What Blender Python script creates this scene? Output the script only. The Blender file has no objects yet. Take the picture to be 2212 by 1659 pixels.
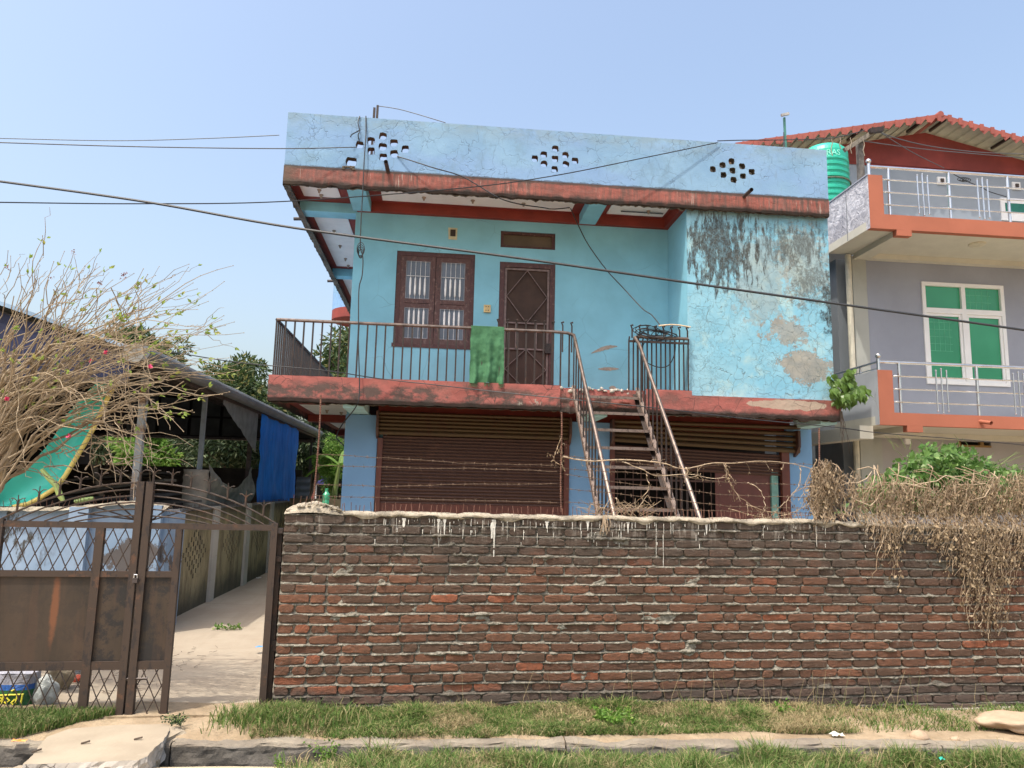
import bpy, bmesh, math, random
import numpy as np
from mathutils import Vector, Matrix, noise as mnoise
from mathutils.geometry import delaunay_2d_cdt
random.seed(7); np.random.seed(7)
R = random.uniform
SC = bpy.context.scene
COL = SC.collection
# ------------------------------------------------------------------ camera
EYE = 1.70
FOC = 2885.0
PITCH, ROLL, YAW = (math.radians(a) for a in (8.25, 1.37, -5.376))
_f = Vector((-math.sin(YAW)*math.cos(PITCH), math.cos(YAW)*math.cos(PITCH), math.sin(PITCH)))
_r = Vector((math.cos(YAW), math.sin(YAW), 0)); _u = _r.cross(_f)
_r2 = _r*math.cos(ROLL)+_u*math.sin(ROLL); _u2 = -_r*math.sin(ROLL)+_u*math.cos(ROLL)
cam_d = bpy.data.cameras.new('camera'); cam = bpy.data.objects.new('camera', cam_d); COL.objects.link(cam)
cam.matrix_world = Matrix(((_r2.x, _u2.x, -_f.x, 0), (_r2.y, _u2.y, -_f.y, 0), (_r2.z, _u2.z, -_f.z, EYE), (0, 0, 0, 1)))
cam_d.sensor_width = 36; cam_d.lens = FOC/4032*36; cam_d.clip_start = .05; cam_d.clip_end = 900
SC.camera = cam
# ------------------------------------------------------------------ sky, sun, exposure
SUN = Vector((-.33, -.31, 1.0)).normalized()
world = bpy.data.worlds.new('World'); SC.world = world; world.use_nodes = True
wn = world.node_tree; wn.nodes.clear()
sky = wn.nodes.new('ShaderNodeTexSky'); sky.sky_type = 'NISHITA'; sky.sun_disc = False
sky.sun_elevation = math.asin(SUN.z); sky.sun_rotation = math.atan2(SUN.x, SUN.y) % (2*math.pi)
sky.altitude = 150; sky.air_density = 1.32; sky.dust_density = 6.5; sky.ozone_density = .5
bg = wn.nodes.new('ShaderNodeBackground'); bg.inputs[1].default_value = .15
wo = wn.nodes.new('ShaderNodeOutputWorld')
wn.links.new(sky.outputs[0], bg.inputs[0]); wn.links.new(bg.outputs[0], wo.inputs[0])
sl = bpy.data.lights.new('sun', 'SUN'); sun = bpy.data.objects.new('sun', sl); COL.objects.link(sun)
sl.energy = 2.05; sl.angle = math.radians(.55); sl.color = (1, .95, .86)
sun.rotation_euler = (-SUN).to_track_quat('-Z', 'Y').to_euler(); sun.location = (-5, -5, 15)
SC.view_settings.view_transform = 'Standard'; SC.view_settings.look = 'None'
SC.view_settings.exposure = 0.97; SC.view_settings.gamma = 1; SC.view_settings.use_curve_mapping = False
SC.cycles.max_bounces = 8; SC.cycles.transparent_max_bounces = 16
# ------------------------------------------------------------------ placing helpers (2212 x 1659 picture units -> points on real planes)
S = 1.8228
_fa = FOC/S
def ray(px, py):
    return _r2*((px-1106)/_fa)-_u2*((py-829.5)/_fa)+_f
def onY(px, py, Y): d = ray(px, py); p = d*(Y/d.y); return Vector((p.x, Y, p.z+EYE))
def onX(px, py, X): d = ray(px, py); p = d*(X/d.x); return Vector((X, p.y, p.z+EYE))
def onZ(px, py, Z): d = ray(px, py); p = d*((Z-EYE)/d.z); return Vector((p.x, p.y, Z))
WA = math.radians(3.22); WD = Vector((math.cos(WA), math.sin(WA), 0)); WNV = Vector((-math.sin(WA), math.cos(WA), 0)); W0 = Vector((0, 6.1, 0))
def W(s, z, d=0): p = W0+WD*s+WNV*d; return Vector((p.x, p.y, z))       # wall frame: along, up, behind
def onW(px, py, d=0):
    r = ray(px, py); p0 = W0+WNV*d-Vector((0, 0, EYE)); t = p0.dot(WNV)/r.dot(WNV)
    return r*t+Vector((0, 0, EYE))
def wsz(px, py, d=0): p = onW(px, py, d); return ((p-W0).dot(WD), p.z)
def Q4(a, b): return ((1000+a/1.8433)/S, (400+b/1.8433)/S)
def Q5(a, b): return ((2100+a/1.8433)/S, (400+b/1.8433)/S)
def Q6(a, b): return ((1000+a/1.8433)/S, (1200+b/1.8433)/S)
def Q7(a, b): return ((2100+a/1.8433)/S, (1200+b/1.8433)/S)
def Q8(a, b): return ((3100+a/2.370)/S, (400+b/2.370)/S)
def Qn(a, b): return ((3100+a/2.370)/S, (1000+b/2.370)/S)
def Qm(a, b): return ((3000+a/2.1434)/S, (1600+b/2.1434)/S)
def Q9(a, b): return ((2700+a/1.6607)/S, (400+b/1.6607)/S)
def Qa(a, b): return ((a/3.16)/S, (1500+b/3.16)/S)
# ------------------------------------------------------------------ materials
class Mat:
    def __init__(s, name, rough=.8, metal=0, spec=.5):
        s.m = bpy.data.materials.new(name); s.m.use_nodes = True; s.t = s.m.node_tree; s.t.nodes.clear()
        s.o = s.t.nodes.new('ShaderNodeOutputMaterial'); s.b = s.t.nodes.new('ShaderNodeBsdfPrincipled')
        s.t.links.new(s.b.outputs[0], s.o.inputs[0]); s.b.inputs['Roughness'].default_value = rough; s.b.inputs['Metallic'].default_value = metal
        s.b.inputs['Specular IOR Level'].default_value = spec
        g = s.t.nodes.new('ShaderNodeNewGeometry'); s.P = g.outputs['Position']; s.isl = g.outputs['Random Per Island']
        s.norm = g.outputs['Normal']
        x = s.t.nodes.new('ShaderNodeSeparateXYZ'); s.t.links.new(s.P, x.inputs[0]); s.x, s.y, s.z = x.outputs
    def put(s, sock, v):
        if hasattr(v, 'is_output') or isinstance(v, bpy.types.NodeSocket): s.t.links.new(v, sock)
        elif isinstance(v, (tuple, list)) and len(v) == 3 and sock.type == 'RGBA': sock.default_value = (*v, 1)
        else: sock.default_value = v
    def ma(s, op, a, b=0.0, c=None, clamp=False):
        n = s.t.nodes.new('ShaderNodeMath'); n.operation = op; n.use_clamp = clamp
        s.put(n.inputs[0], a); s.put(n.inputs[1], b)
        if c is not None: s.put(n.inputs[2], c)
        return n.outputs[0]
    def sc(s, v, xyz):
        n = s.t.nodes.new('ShaderNodeVectorMath'); n.operation = 'MULTIPLY'; s.put(n.inputs[0], v); n.inputs[1].default_value = xyz; return n.outputs[0]
    def no(s, scale, detail=4, rough=.55, vec=None, dist=0, col=False):
        n = s.t.nodes.new('ShaderNodeTexNoise'); s.put(n.inputs['Vector'], vec or s.P)
        n.inputs['Scale'].default_value = scale; n.inputs['Detail'].default_value = detail; n.inputs['Roughness'].default_value = rough; n.inputs['Distortion'].default_value = dist
        return n.outputs['Color' if col else 'Fac']
    def warp(s, amt, scale, vec=None):
        n = s.no(scale, 3, .5, vec, col=True)
        a = s.t.nodes.new('ShaderNodeVectorMath'); a.operation = 'SCALE'; s.put(a.inputs[0], n); a.inputs['Scale'].default_value = amt
        b = s.t.nodes.new('ShaderNodeVectorMath'); b.operation = 'ADD'; s.put(b.inputs[0], vec or s.P); s.put(b.inputs[1], a.outputs[0]); return b.outputs[0]
    def vo(s, scale, feat='DISTANCE_TO_EDGE', vec=None):
        n = s.t.nodes.new('ShaderNodeTexVoronoi'); n.feature = feat; s.put(n.inputs['Vector'], vec or s.P); n.inputs['Scale'].default_value = scale
        return n.outputs['Distance']
    def rp(s, f, lo, hi, a=0.0, b=1.0, smooth=True):
        n = s.t.nodes.new('ShaderNodeMapRange'); n.interpolation_type = 'SMOOTHSTEP' if smooth else 'LINEAR'; s.put(n.inputs[0], f)
        for i, v in enumerate((lo, hi, a, b)): s.put(n.inputs[i+1], v)
        return n.outputs[0]
    def mix(s, f, a, b, mode='MIX'):
        n = s.t.nodes.new('ShaderNodeMix'); n.data_type = 'RGBA'; n.blend_type = mode
        s.put(n.inputs[0], f); s.put(n.inputs[6], a); s.put(n.inputs[7], b); return n.outputs[2]
    def mul(s, a, b): return s.ma('MULTIPLY', a, b)
    def spot(s, cx, cz, rx, rz, nz, amp=.9, soft=.35, wl=False):
        # a stain with a ragged outline around (cx, cz) of the front plane
        dx = s.ma('DIVIDE', s.ma('SUBTRACT', s.x, cx), rx); dz = s.ma('DIVIDE', s.ma('SUBTRACT', s.z, cz), rz)
        d = s.ma('SQRT', s.ma('ADD', s.mul(dx, dx), s.mul(dz, dz)))
        v = s.ma('ADD', s.ma('SUBTRACT', 1.0, d), s.mul(s.ma('SUBTRACT', nz, .5), amp*2))
        return s.rp(v, 0, soft)
    def fin(s, col, bump=None, strength=.4, dist=.01, rough=None):
        s.put(s.b.inputs['Base Color'], col)
        if rough is not None: s.put(s.b.inputs['Roughness'], rough)
        if bump is not None:
            n = s.t.nodes.new('ShaderNodeBump'); n.inputs['Strength'].default_value = strength; n.inputs['Distance'].default_value = dist
            s.put(n.inputs['Height'], bump); s.t.links.new(n.outputs[0], s.b.inputs['Normal'])
        return s.m
    def rnd(s):
        n = s.t.nodes.new('ShaderNodeObjectInfo'); return s.ma('FRACT', s.ma('ADD', n.outputs['Random'], s.isl))

def cracks(m, scale, width, warp=.12, wsc=3.0, vec=None):
    return m.rp(m.vo(scale, vec=m.warp(warp, wsc, vec)), 0, width, 1, 0)
def plaster(name, c, var=.12, streak=.25, dark=(.12, .13, .14), crk=0, crw=.02, rough=.85, bump=.25):
    m = Mat(name, rough)
    a = m.mix(m.rp(m.no(1.3, 5), .3, .7), tuple(v*(1-var) for v in c), tuple(min(1, v*(1+var)) for v in c))
    st = m.mul(m.rp(m.no(3.0, 6, .65, m.sc(m.P, (3, 3, .35))), .55, .78), streak)
    a = m.mix(st, a, dark)
    sp = m.mul(m.rp(m.no(22, 4, .7), .63, .72), .35*min(1, streak*3)); a = m.mix(sp, a, dark)
    h = m.ma('ADD', m.no(7, 5), m.mul(m.no(60, 3), .25))
    if crk:
        ck = m.mul(cracks(m, crk, crw), m.rp(m.no(1.1, 3), .42, .6)); a = m.mix(m.mul(ck, .8), a, dark); h = m.ma('SUBTRACT', h, m.mul(ck, 1.2))
    return m.fin(a, h, bump, .012)
def simple(name, c, rough=.6, metal=0, var=.15, nsc=8, bump=0, spec=.5):
    m = Mat(name, rough, metal, spec)
    a = m.mix(m.rp(m.no(nsc, 5, .6), .3, .7), tuple(v*(1-var) for v in c), tuple(min(1, v*(1+var)) for v in c))
    return m.fin(a, m.no(nsc*4, 3) if bump else None, bump, .004)
def rusty(name, c, rust=(.16, .055, .025), amt=.5, rough=.6, metal=.2, nsc=9, dark=(.02, .015, .015)):
    m = Mat(name, rough, metal)
    a = m.mix(m.rp(m.no(nsc, 6, .7), .62-amt*.2, .66), c, rust)
    a = m.mix(m.mul(m.rp(m.no(nsc*1.6, 6, .75, m.sc(m.P, (1, 1, .5))), .54, .6), .75), a, dark)
    return m.fin(a, m.no(nsc*6, 4), .3, .003)
def leafy(name, c1, c2, c3=None, p3=.85, rough=.55, trans=.25):
    m = Mat(name, rough, 0, .35)
    a = m.mix(m.isl, c1, c2)
    if c3: a = m.mix(m.rp(m.ma('FRACT', m.mul(m.isl, 17.3)), p3, p3+.02), a, c3)
    a = m.mix(m.mul(m.no(2.5, 3), .4), a, tuple(v*.55 for v in c1))
    m.fin(a)
    if trans:
        t = m.t.nodes.new('ShaderNodeBsdfTranslucent'); m.put(t.inputs[0], a); x = m.t.nodes.new('ShaderNodeMixShader'); x.inputs[0].default_value = trans
        m.t.links.new(m.b.outputs[0], x.inputs[1]); m.t.links.new(t.outputs[0], x.inputs[2]); m.t.links.new(x.outputs[0], m.o.inputs[0])
    return m.m

def m_parapet():
    m = Mat('parapet_paint', .85)
    a = m.mix(m.rp(m.no(1.6, 5), .3, .72), (.175, .315, .475), (.225, .38, .535))
    a = m.mix(m.rp(m.no(.7, 3, .5, m.sc(m.P, (1, 1, 2))), .45, .65, 0, .6), a, (.20, .325, .55))
    top = m.mul(m.rp(m.z, 6.85, 7.2), m.rp(m.no(2.5, 6, .7, m.sc(m.P, (1.5, 1, 3))), .35, .62)); a = m.mix(m.mul(top, .75), a, (.21, .30, .36))
    st = m.mul(m.rp(m.no(5, 6, .7, m.sc(m.P, (2.5, 2, .5))), .58, .7), .35); a = m.mix(st, a, (.13, .20, .25))
    ck = m.mul(cracks(m, 3.4, .016, .4, 3.2), m.rp(m.no(1.3, 3), .42, .50)); c2 = m.mul(cracks(m, 7, .03, .2, 5), m.rp(m.no(2.2, 3), .55, .62)); ck = m.ma('MAXIMUM', m.mul(ck, .6), m.mul(c2, .8)); a = m.mix(m.mul(ck, .65), a, (.075, .11, .14))
    bl = m.mul(m.rp(m.no(2.8, 6, .75), .50, .66), .45); a = m.mix(bl, a, (.15, .25, .33))
    hb = m.rp(m.ma('ADD', m.z, m.mul(m.no(7, 6, .8), .09)), 6.415, 6.43, .7, 0); a = m.mix(hb, a, (.05, .05, .05))
    fl = m.mul(m.rp(m.no(17, 5, .85), .62, .68), .55); a = m.mix(fl, a, (.17, .22, .26))
    h = m.ma('ADD', m.no(4, 5), m.mul(m.no(40, 4), .2)); h = m.ma('SUBTRACT', h, ck)
    return m.fin(a, h, .45, .02)
def m_lip(name, z0, z1, red=(.29, .088, .066)):
    m = Mat(name, .85)
    a = m.mix(m.rp(m.no(2.5, 5), .3, .7), tuple(v*.8 for v in red), tuple(v*1.15 for v in red))
    a = m.mix(m.rp(m.no(3.3, 6, .7), .46, .66, 0, .55), a, (.15, .085, .07))
    if z0 > 5:      # upper lip: vertical streaks of grime and lime
        st = m.rp(m.no(6, 6, .7, m.sc(m.P, (3.2, 1, .35))), .42, .60); st = m.mul(st, m.rp(m.no(.9, 4), .35, .6, .45, 1))
        a = m.mix(m.mul(st, .9), a, (.10, .062, .05))
        wh = m.mul(m.rp(m.no(9, 4, .6, m.sc(m.P, (3.5, 1, .25))), .60, .66), m.rp(m.no(1.1, 2), .45, .6)); a = m.mix(m.mul(wh, .75), a, (.38, .32, .27))
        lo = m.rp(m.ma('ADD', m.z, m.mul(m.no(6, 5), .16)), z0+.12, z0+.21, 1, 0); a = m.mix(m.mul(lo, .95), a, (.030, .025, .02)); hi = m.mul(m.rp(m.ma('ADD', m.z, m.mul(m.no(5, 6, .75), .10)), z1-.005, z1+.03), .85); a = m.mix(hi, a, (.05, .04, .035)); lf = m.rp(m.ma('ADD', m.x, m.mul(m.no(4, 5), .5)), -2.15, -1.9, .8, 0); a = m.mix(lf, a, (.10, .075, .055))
    else:
        bl = m.rp(m.no(1.9, 7, .72, m.sc(m.P, (1, 1, 1.6))), .45, .56); lo = m.rp(m.ma('ADD', m.z, m.mul(m.no(2.2, 3), .1)), z1-.09, z1+.03, 1, 0)
        bl = m.mul(bl, lo); bl = m.mul(bl, m.rp(m.x, 2.2, 3.4, 1, .35)); a = m.mix(m.mul(bl, .92), a, (.075, .055, .045))
        ps = m.mul(m.rp(m.no(4, 6, .75), .55, .6), m.spot(1.55, 2.96, .75, .13, m.no(5, 5))); a = m.mix(ps, a, (.36, .33, .27))
        p2 = m.spot(5.2, 3.07, .75, .07, m.no(5, 5), .8, .1); a = m.mix(m.mul(p2, .8), a, (.40, .34, .26))
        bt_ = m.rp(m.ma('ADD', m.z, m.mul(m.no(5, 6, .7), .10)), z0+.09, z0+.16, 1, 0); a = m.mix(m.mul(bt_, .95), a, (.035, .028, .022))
        ck = m.mul(cracks(m, 3.0, .016, .3, 2.0, m.sc(m.P, (1.2, 1, 1))), m.rp(m.no(1.5, 2), .4, .5)); a = m.mix(m.mul(ck, .85), a, (.07, .035, .03))
    h = m.ma('ADD', m.no(9, 6, .7), m.mul(m.no(60, 3), .2))
    return m.fin(a, h, .6, .02)
def m_block():
    m = Mat('cracked_plaster', .85)
    n1 = m.no(3.2, 6, .7); n2 = m.no(7, 6, .75)
    a = m.mix(m.rp(m.no(1.4, 5), .35, .68), (.18, .43, .56), (.265, .49, .58))
    a = m.mix(m.rp(m.no(2.7, 6, .7), .5, .68, 0, .6), a, (.40, .55, .52))
    # brown patches where the paint has come off
    pe = m.spot(5.52, 3.68, .47, .25, m.no(4.2, 7, .78), 1.5, .10); p2 = m.spot(5.25, 4.22, .34, .22, n2, 2.2, .12); p3 = m.spot(4.85, 5.05, .45, .75, n2, 1.5, .1); p4 = m.spot(5.55, 5.3, .4, .6, m.no(9, 5, .75), 1.5, .1)
    ad = m.mix(m.rp(m.no(8, 4), .3, .7), (.25, .205, .155), (.34, .275, .20))
    a = m.mix(m.mul(pe, .8), a, ad); a = m.mix(m.mul(p2, .7), a, ad); a = m.mix(m.mul(p3, .38), a, ad); a = m.mix(m.mul(p4, .45), a, (.34, .29, .21))
    # black mould running down from the slab
    str_ = m.no(5, 7, .72, m.sc(m.P, (2.4, 1, .55)))
    sk = m.rp(m.no(16, 6, .8, m.sc(m.P, (1.6, 1, .8))), .36, .58)
    d1 = m.spot(4.2, 5.50, .66, .72, str_, 2.4, .45); a = m.mix(m.mul(d1, m.ma('ADD', .62, m.mul(sk, .36))), a, (.035, .036, .032))
    d2 = m.spot(5.35, 5.62, .80, .36, str_, 2.4, .6); a = m.mix(m.mul(d2, m.ma('ADD', .42, m.mul(sk, .42))), a, (.06, .062, .055))
    d3 = m.spot(5.93, 4.62, .13, .62, m.no(6, 6, .7), 1.6, .4); a = m.mix(m.mul(d3, m.ma('ADD', .4, m.mul(sk, .58))), a, (.015, .018, .018))
    d4 = m.spot(5.65, 5.0, .4, .45, n2, 2.2, .5); a = m.mix(m.mul(d4, m.mul(sk, .75)), a, (.07, .08, .075))
    d5 = m.rp(m.ma('ADD', m.z, m.mul(m.no(5, 5), .3)), 6.05, 6.25); a = m.mix(m.mul(d5, .6), a, (.12, .15, .15))
    ck = m.mul(cracks(m, 6.0, .020, .30, 5.0), m.rp(m.no(1.1, 3), .36, .52)); c3 = m.mul(cracks(m, 12, .035, .22, 9.0), m.rp(m.no(2.1, 3), .50, .60)); ck = m.ma('MAXIMUM', ck, m.mul(c3, .8)); big = cracks(m, 2.3, .010, .45, 2.5)
    ck = m.ma('MAXIMUM', ck, m.mul(big, .8)); a = m.mix(m.mul(ck, .72), a, (.13, .17, .17))
    h = m.ma('SUBTRACT', m.ma('ADD', m.no(6, 5), m.mul(m.no(50, 3), .2)), m.mul(ck, 1.0)); h = m.ma('SUBTRACT', h, m.mul(pe, .6))
    return m.fin(a, h, .5, .015)
def m_brick():
    m = Mat('brick_clay', .9); r = m.rnd()
    a = m.mix(r, (.098, .046, .026), (.180, .076, .040)); a = m.mix(m.rp(m.ma('FRACT', m.mul(r, 7.7)), .88, .92), a, (.24, .080, .038))
    a = m.mix(m.rp(m.ma('FRACT', m.mul(r, 13.1)), .66, .74), a, (.092, .050, .030))
    a = m.mix(m.rp(m.no(18, 6, .7), .42, .7, 0, .6), a, (.072, .042, .026))
    zz = m.ma('ADD', m.z, m.mul(m.ma('SUBTRACT', m.no(2.2, 6, .7), .5), 1.1)); w = m.rp(zz, .75, 1.35, 0, .92)
    rt = m.mul(m.rp(m.x, 2.4, 4.0), m.rp(zz, .55, 1.1, 0, .6)); w = m.ma('MAXIMUM', w, rt)
    a = m.mix(m.mul(w, .95), a, m.mix(m.no(9, 4), (.040, .030, .023), (.082, .062, .046)))
    b = m.rp(m.ma('ADD', m.z, m.mul(m.no(3, 4), .15)), .14, .26, .75, 0); a = m.mix(b, a, (.075, .06, .05))
    lim = m.mul(m.rp(m.z, 1.22, 1.46), m.rp(m.no(7, 6, .75, m.sc(m.P, (2.6, 1, .4))), .50, .62)); a = m.mix(m.mul(lim, .5), a, (.36, .33, .28))
    du = m.mul(m.rp(m.no(26, 5, .8), .56, .66), .4); a = m.mix(du, a, (.20, .165, .135))
    return m.fin(a, m.ma('ADD', m.no(26, 6, .8), m.mul(m.no(90, 4, .7), .7)), .9, .009)
def m_mortar():
    m = Mat('mortar', .95)
    a = m.mix(m.rp(m.no(30, 6, .7), .35, .68), (.125, .112, .085), (.29, .27, .22))
    zz = m.ma('ADD', m.z, m.mul(m.ma('SUBTRACT', m.no(2.2, 6, .7), .5), 1.1)); w = m.rp(zz, .9, 1.45, 0, .7)
    rt = m.mul(m.rp(m.x, 2.4, 4.0), m.rp(zz, .55, 1.1, 0, .55)); w = m.ma('MAXIMUM', w, rt)
    a = m.mix(w, a, (.062, .056, .046)); lim = m.mul(m.rp(m.z, 1.22, 1.46), m.rp(m.no(7, 6, .75, m.sc(m.P, (2.6, 1, .4))), .50, .62)); a = m.mix(m.mul(lim, .6), a, (.38, .35, .30)); b = m.rp(m.z, .1, .22, .7, 0); a = m.mix(b, a, (.07, .058, .046))
    return m.fin(a, m.ma('ADD', m.no(70, 6, .75), m.no(25, 3)), 1.0, .008)
def m_corr(name, c, rough=.5):
    return simple(name, c, rough, .1, .2, 5, .15)

def m_sheet():
    m = Mat('gate_sheet', .6, .1)
    a = m.mix(m.rp(m.no(2.2, 6, .6, m.sc(m.P, (1.5, 1, .5))), .3, .7), (.026, .019, .012), (.058, .038, .024))
    bk = m.rp(m.no(5, 7, .8), .47, .56); bk = m.mul(bk, m.rp(m.x, -2.75, -2.45, .25, 1)); bk = m.mul(bk, m.rp(m.no(2.5, 3), .32, .45)); a = m.mix(m.mul(bk, .92), a, (.014, .013, .013))
    st = m.rp(m.no(5, 5, .6, m.sc(m.P, (2.2, 1, .18))), .52, .66); a = m.mix(m.mul(st, .35), a, (.075, .04, .024))
    o = m.spot(-2.83, .75, .035, .34, m.no(12, 5, .7), .5, .6); a = m.mix(m.mul(o, .75), a, (.19, .07, .028)); return m.fin(a, m.no(30, 5), .3, .003)
MT = {}
def T(k):
    if k not in MT:
        MT[k] = {
            'parapet': m_parapet, 'lip_up': lambda: m_lip('roof_edge_red', 6.06, 6.36), 'lip_lo': lambda: m_lip('balcony_edge_red', 2.86, 3.23, (.35, .105, .085)),
            'block': m_block, 'brick': m_brick, 'mortar': m_mortar,
            'wall_blue': lambda: plaster('wall_blue', (.215, .50, .62), .10, .10, (.14, .30, .38), 1.3, .006),
            'pillar_blue': lambda: plaster('pillar_blue', (.185, .35, .56), .08, .08, (.2, .3, .45)),
            'cant_blue': lambda: simple('cantilever_blue', (.22, .52, .62), .7, 0, .1, 3),
            'cant_green': lambda: simple('cantilever_green', (.42, .66, .66), .7, 0, .12, 3),
            'soffit_red': lambda: simple('soffit_red', (.215, .030, .018), .65, 0, .15, 3),
            'white': lambda: simple('panel_white', (.78, .76, .72), .8, 0, .06, 3),
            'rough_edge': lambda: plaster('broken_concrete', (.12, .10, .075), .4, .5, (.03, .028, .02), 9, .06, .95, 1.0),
            'wood': lambda: rusty('worn_brown_wood', (.075, .028, .026), (.15, .085, .07), .3, .6, 0, 14, (.03, .012, .012)),
            'wood2': lambda: rusty('pale_worn_wood', (.10, .05, .045), (.2, .13, .11), .5, .7, 0, 14, (.05, .03, .03)),
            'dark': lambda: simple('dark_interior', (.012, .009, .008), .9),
            'mesh': lambda: simple('brown_mesh', (.05, .028, .02), .8, 0, .2, 4),
            'glass': lambda: simple('dusty_glass', (.10, .12, .15), .18, 0, .2, 2),
            'iron': lambda: rusty('brown_iron', (.044, .032, .027), (.09, .045, .028), .35, .5, .35, 20),
            'stringer': lambda: rusty('stringer_steel', (.21, .155, .125), (.12, .06, .04), .3, .5, .2, 14, (.06, .045, .04)), 'rail_shiny': lambda: simple('worn_steel_rail', (.20, .155, .13), .32, .7, .3, 12),
            'gate': lambda: rusty('gate_iron', (.052, .034, .024), (.10, .05, .028), .30, .62, .15, 9, (.022, .018, .018)), 'sheet': m_sheet,
            'shutter': lambda: rusty('shutter_brown', (.075, .034, .023), (.10, .045, .03), .25, .5, .15, 5, (.06, .026, .018)),
            'shutter_y': lambda: rusty('shutter_ochre', (.080, .050, .020), (.065, .034, .016), .3, .5, .2, 4, (.08, .04, .02)),
            'shutter_r': lambda: simple('shutter_red_bar', (.11, .03, .018), .5, 0, .2, 4),
            'doorred': lambda: simple('door_red_brown', (.12, .036, .027), .45, 0, .15, 3),
            'teal_frame': lambda: simple('teal_frame', (.16, .32, .27), .7, 0, .2, 4),
            'nwall': lambda: plaster('neighbour_lavender', (.29, .31, .37), .06, .14, (.25, .24, .27)),
            'nwall2': lambda: plaster('neighbour_grey', (.27, .31, .36), .05, .06, (.25, .24, .27)),
            'nlow': lambda: plaster('neighbour_taupe', (.36, .345, .345), .06, .08, (.25, .24, .24)),
            'ndark': lambda: plaster('neighbour_slate', (.16, .18, .20), .08, .1, (.1, .1, .1)),
            'norange': lambda: plaster('neighbour_orange', (.36, .118, .068), .08, .10, (.42, .17, .10)),
            'nsoffit': lambda: simple('neighbour_soffit', (.55, .53, .45), .8, 0, .05, 3),
            'ncol': lambda: plaster('neighbour_column', (.36, .37, .34), .1, .15, (.2, .2, .18)),
            'steel': lambda: simple('stainless_steel', (.62, .62, .63), .25, .9, .08, 5),
            'offwhite': lambda: simple('upvc_white', (.78, .78, .78), .4, 0, .03, 3),
            'concrete': lambda: plaster('concrete', (.42, .385, .33), .15, .25, (.22, .19, .15), 2.2, .01, .95, .5),
            'roof_red': lambda: simple('tin_red', (.30, .08, .058), .6, 0, .12, 3),
            'roof_under': lambda: simple('tin_underside', (.40, .41, .33), .6, 0, .12, 3),
            'gable_red': lambda: plaster('gable_red', (.20, .035, .028), .2, .2, (.1, .03, .03)),
            'cable': lambda: simple('cable_black', (.02, .022, .025), .6),
            'cable_g': lambda: simple('cable_grey', (.07, .08, .09), .6),
            'pipe': lambda: simple('rusty_pipe', (.06, .045, .04), .7, 0, .4, 20, .3),
            'rebar': lambda: simple('rust_rebar', (.13, .06, .04), .85, 0, .35, 30, .3),
            'wire': lambda: simple('barbed_rust', (.13, .085, .055), .85, 0, .3, 30),
        }[k]()
    return MT[k]
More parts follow.
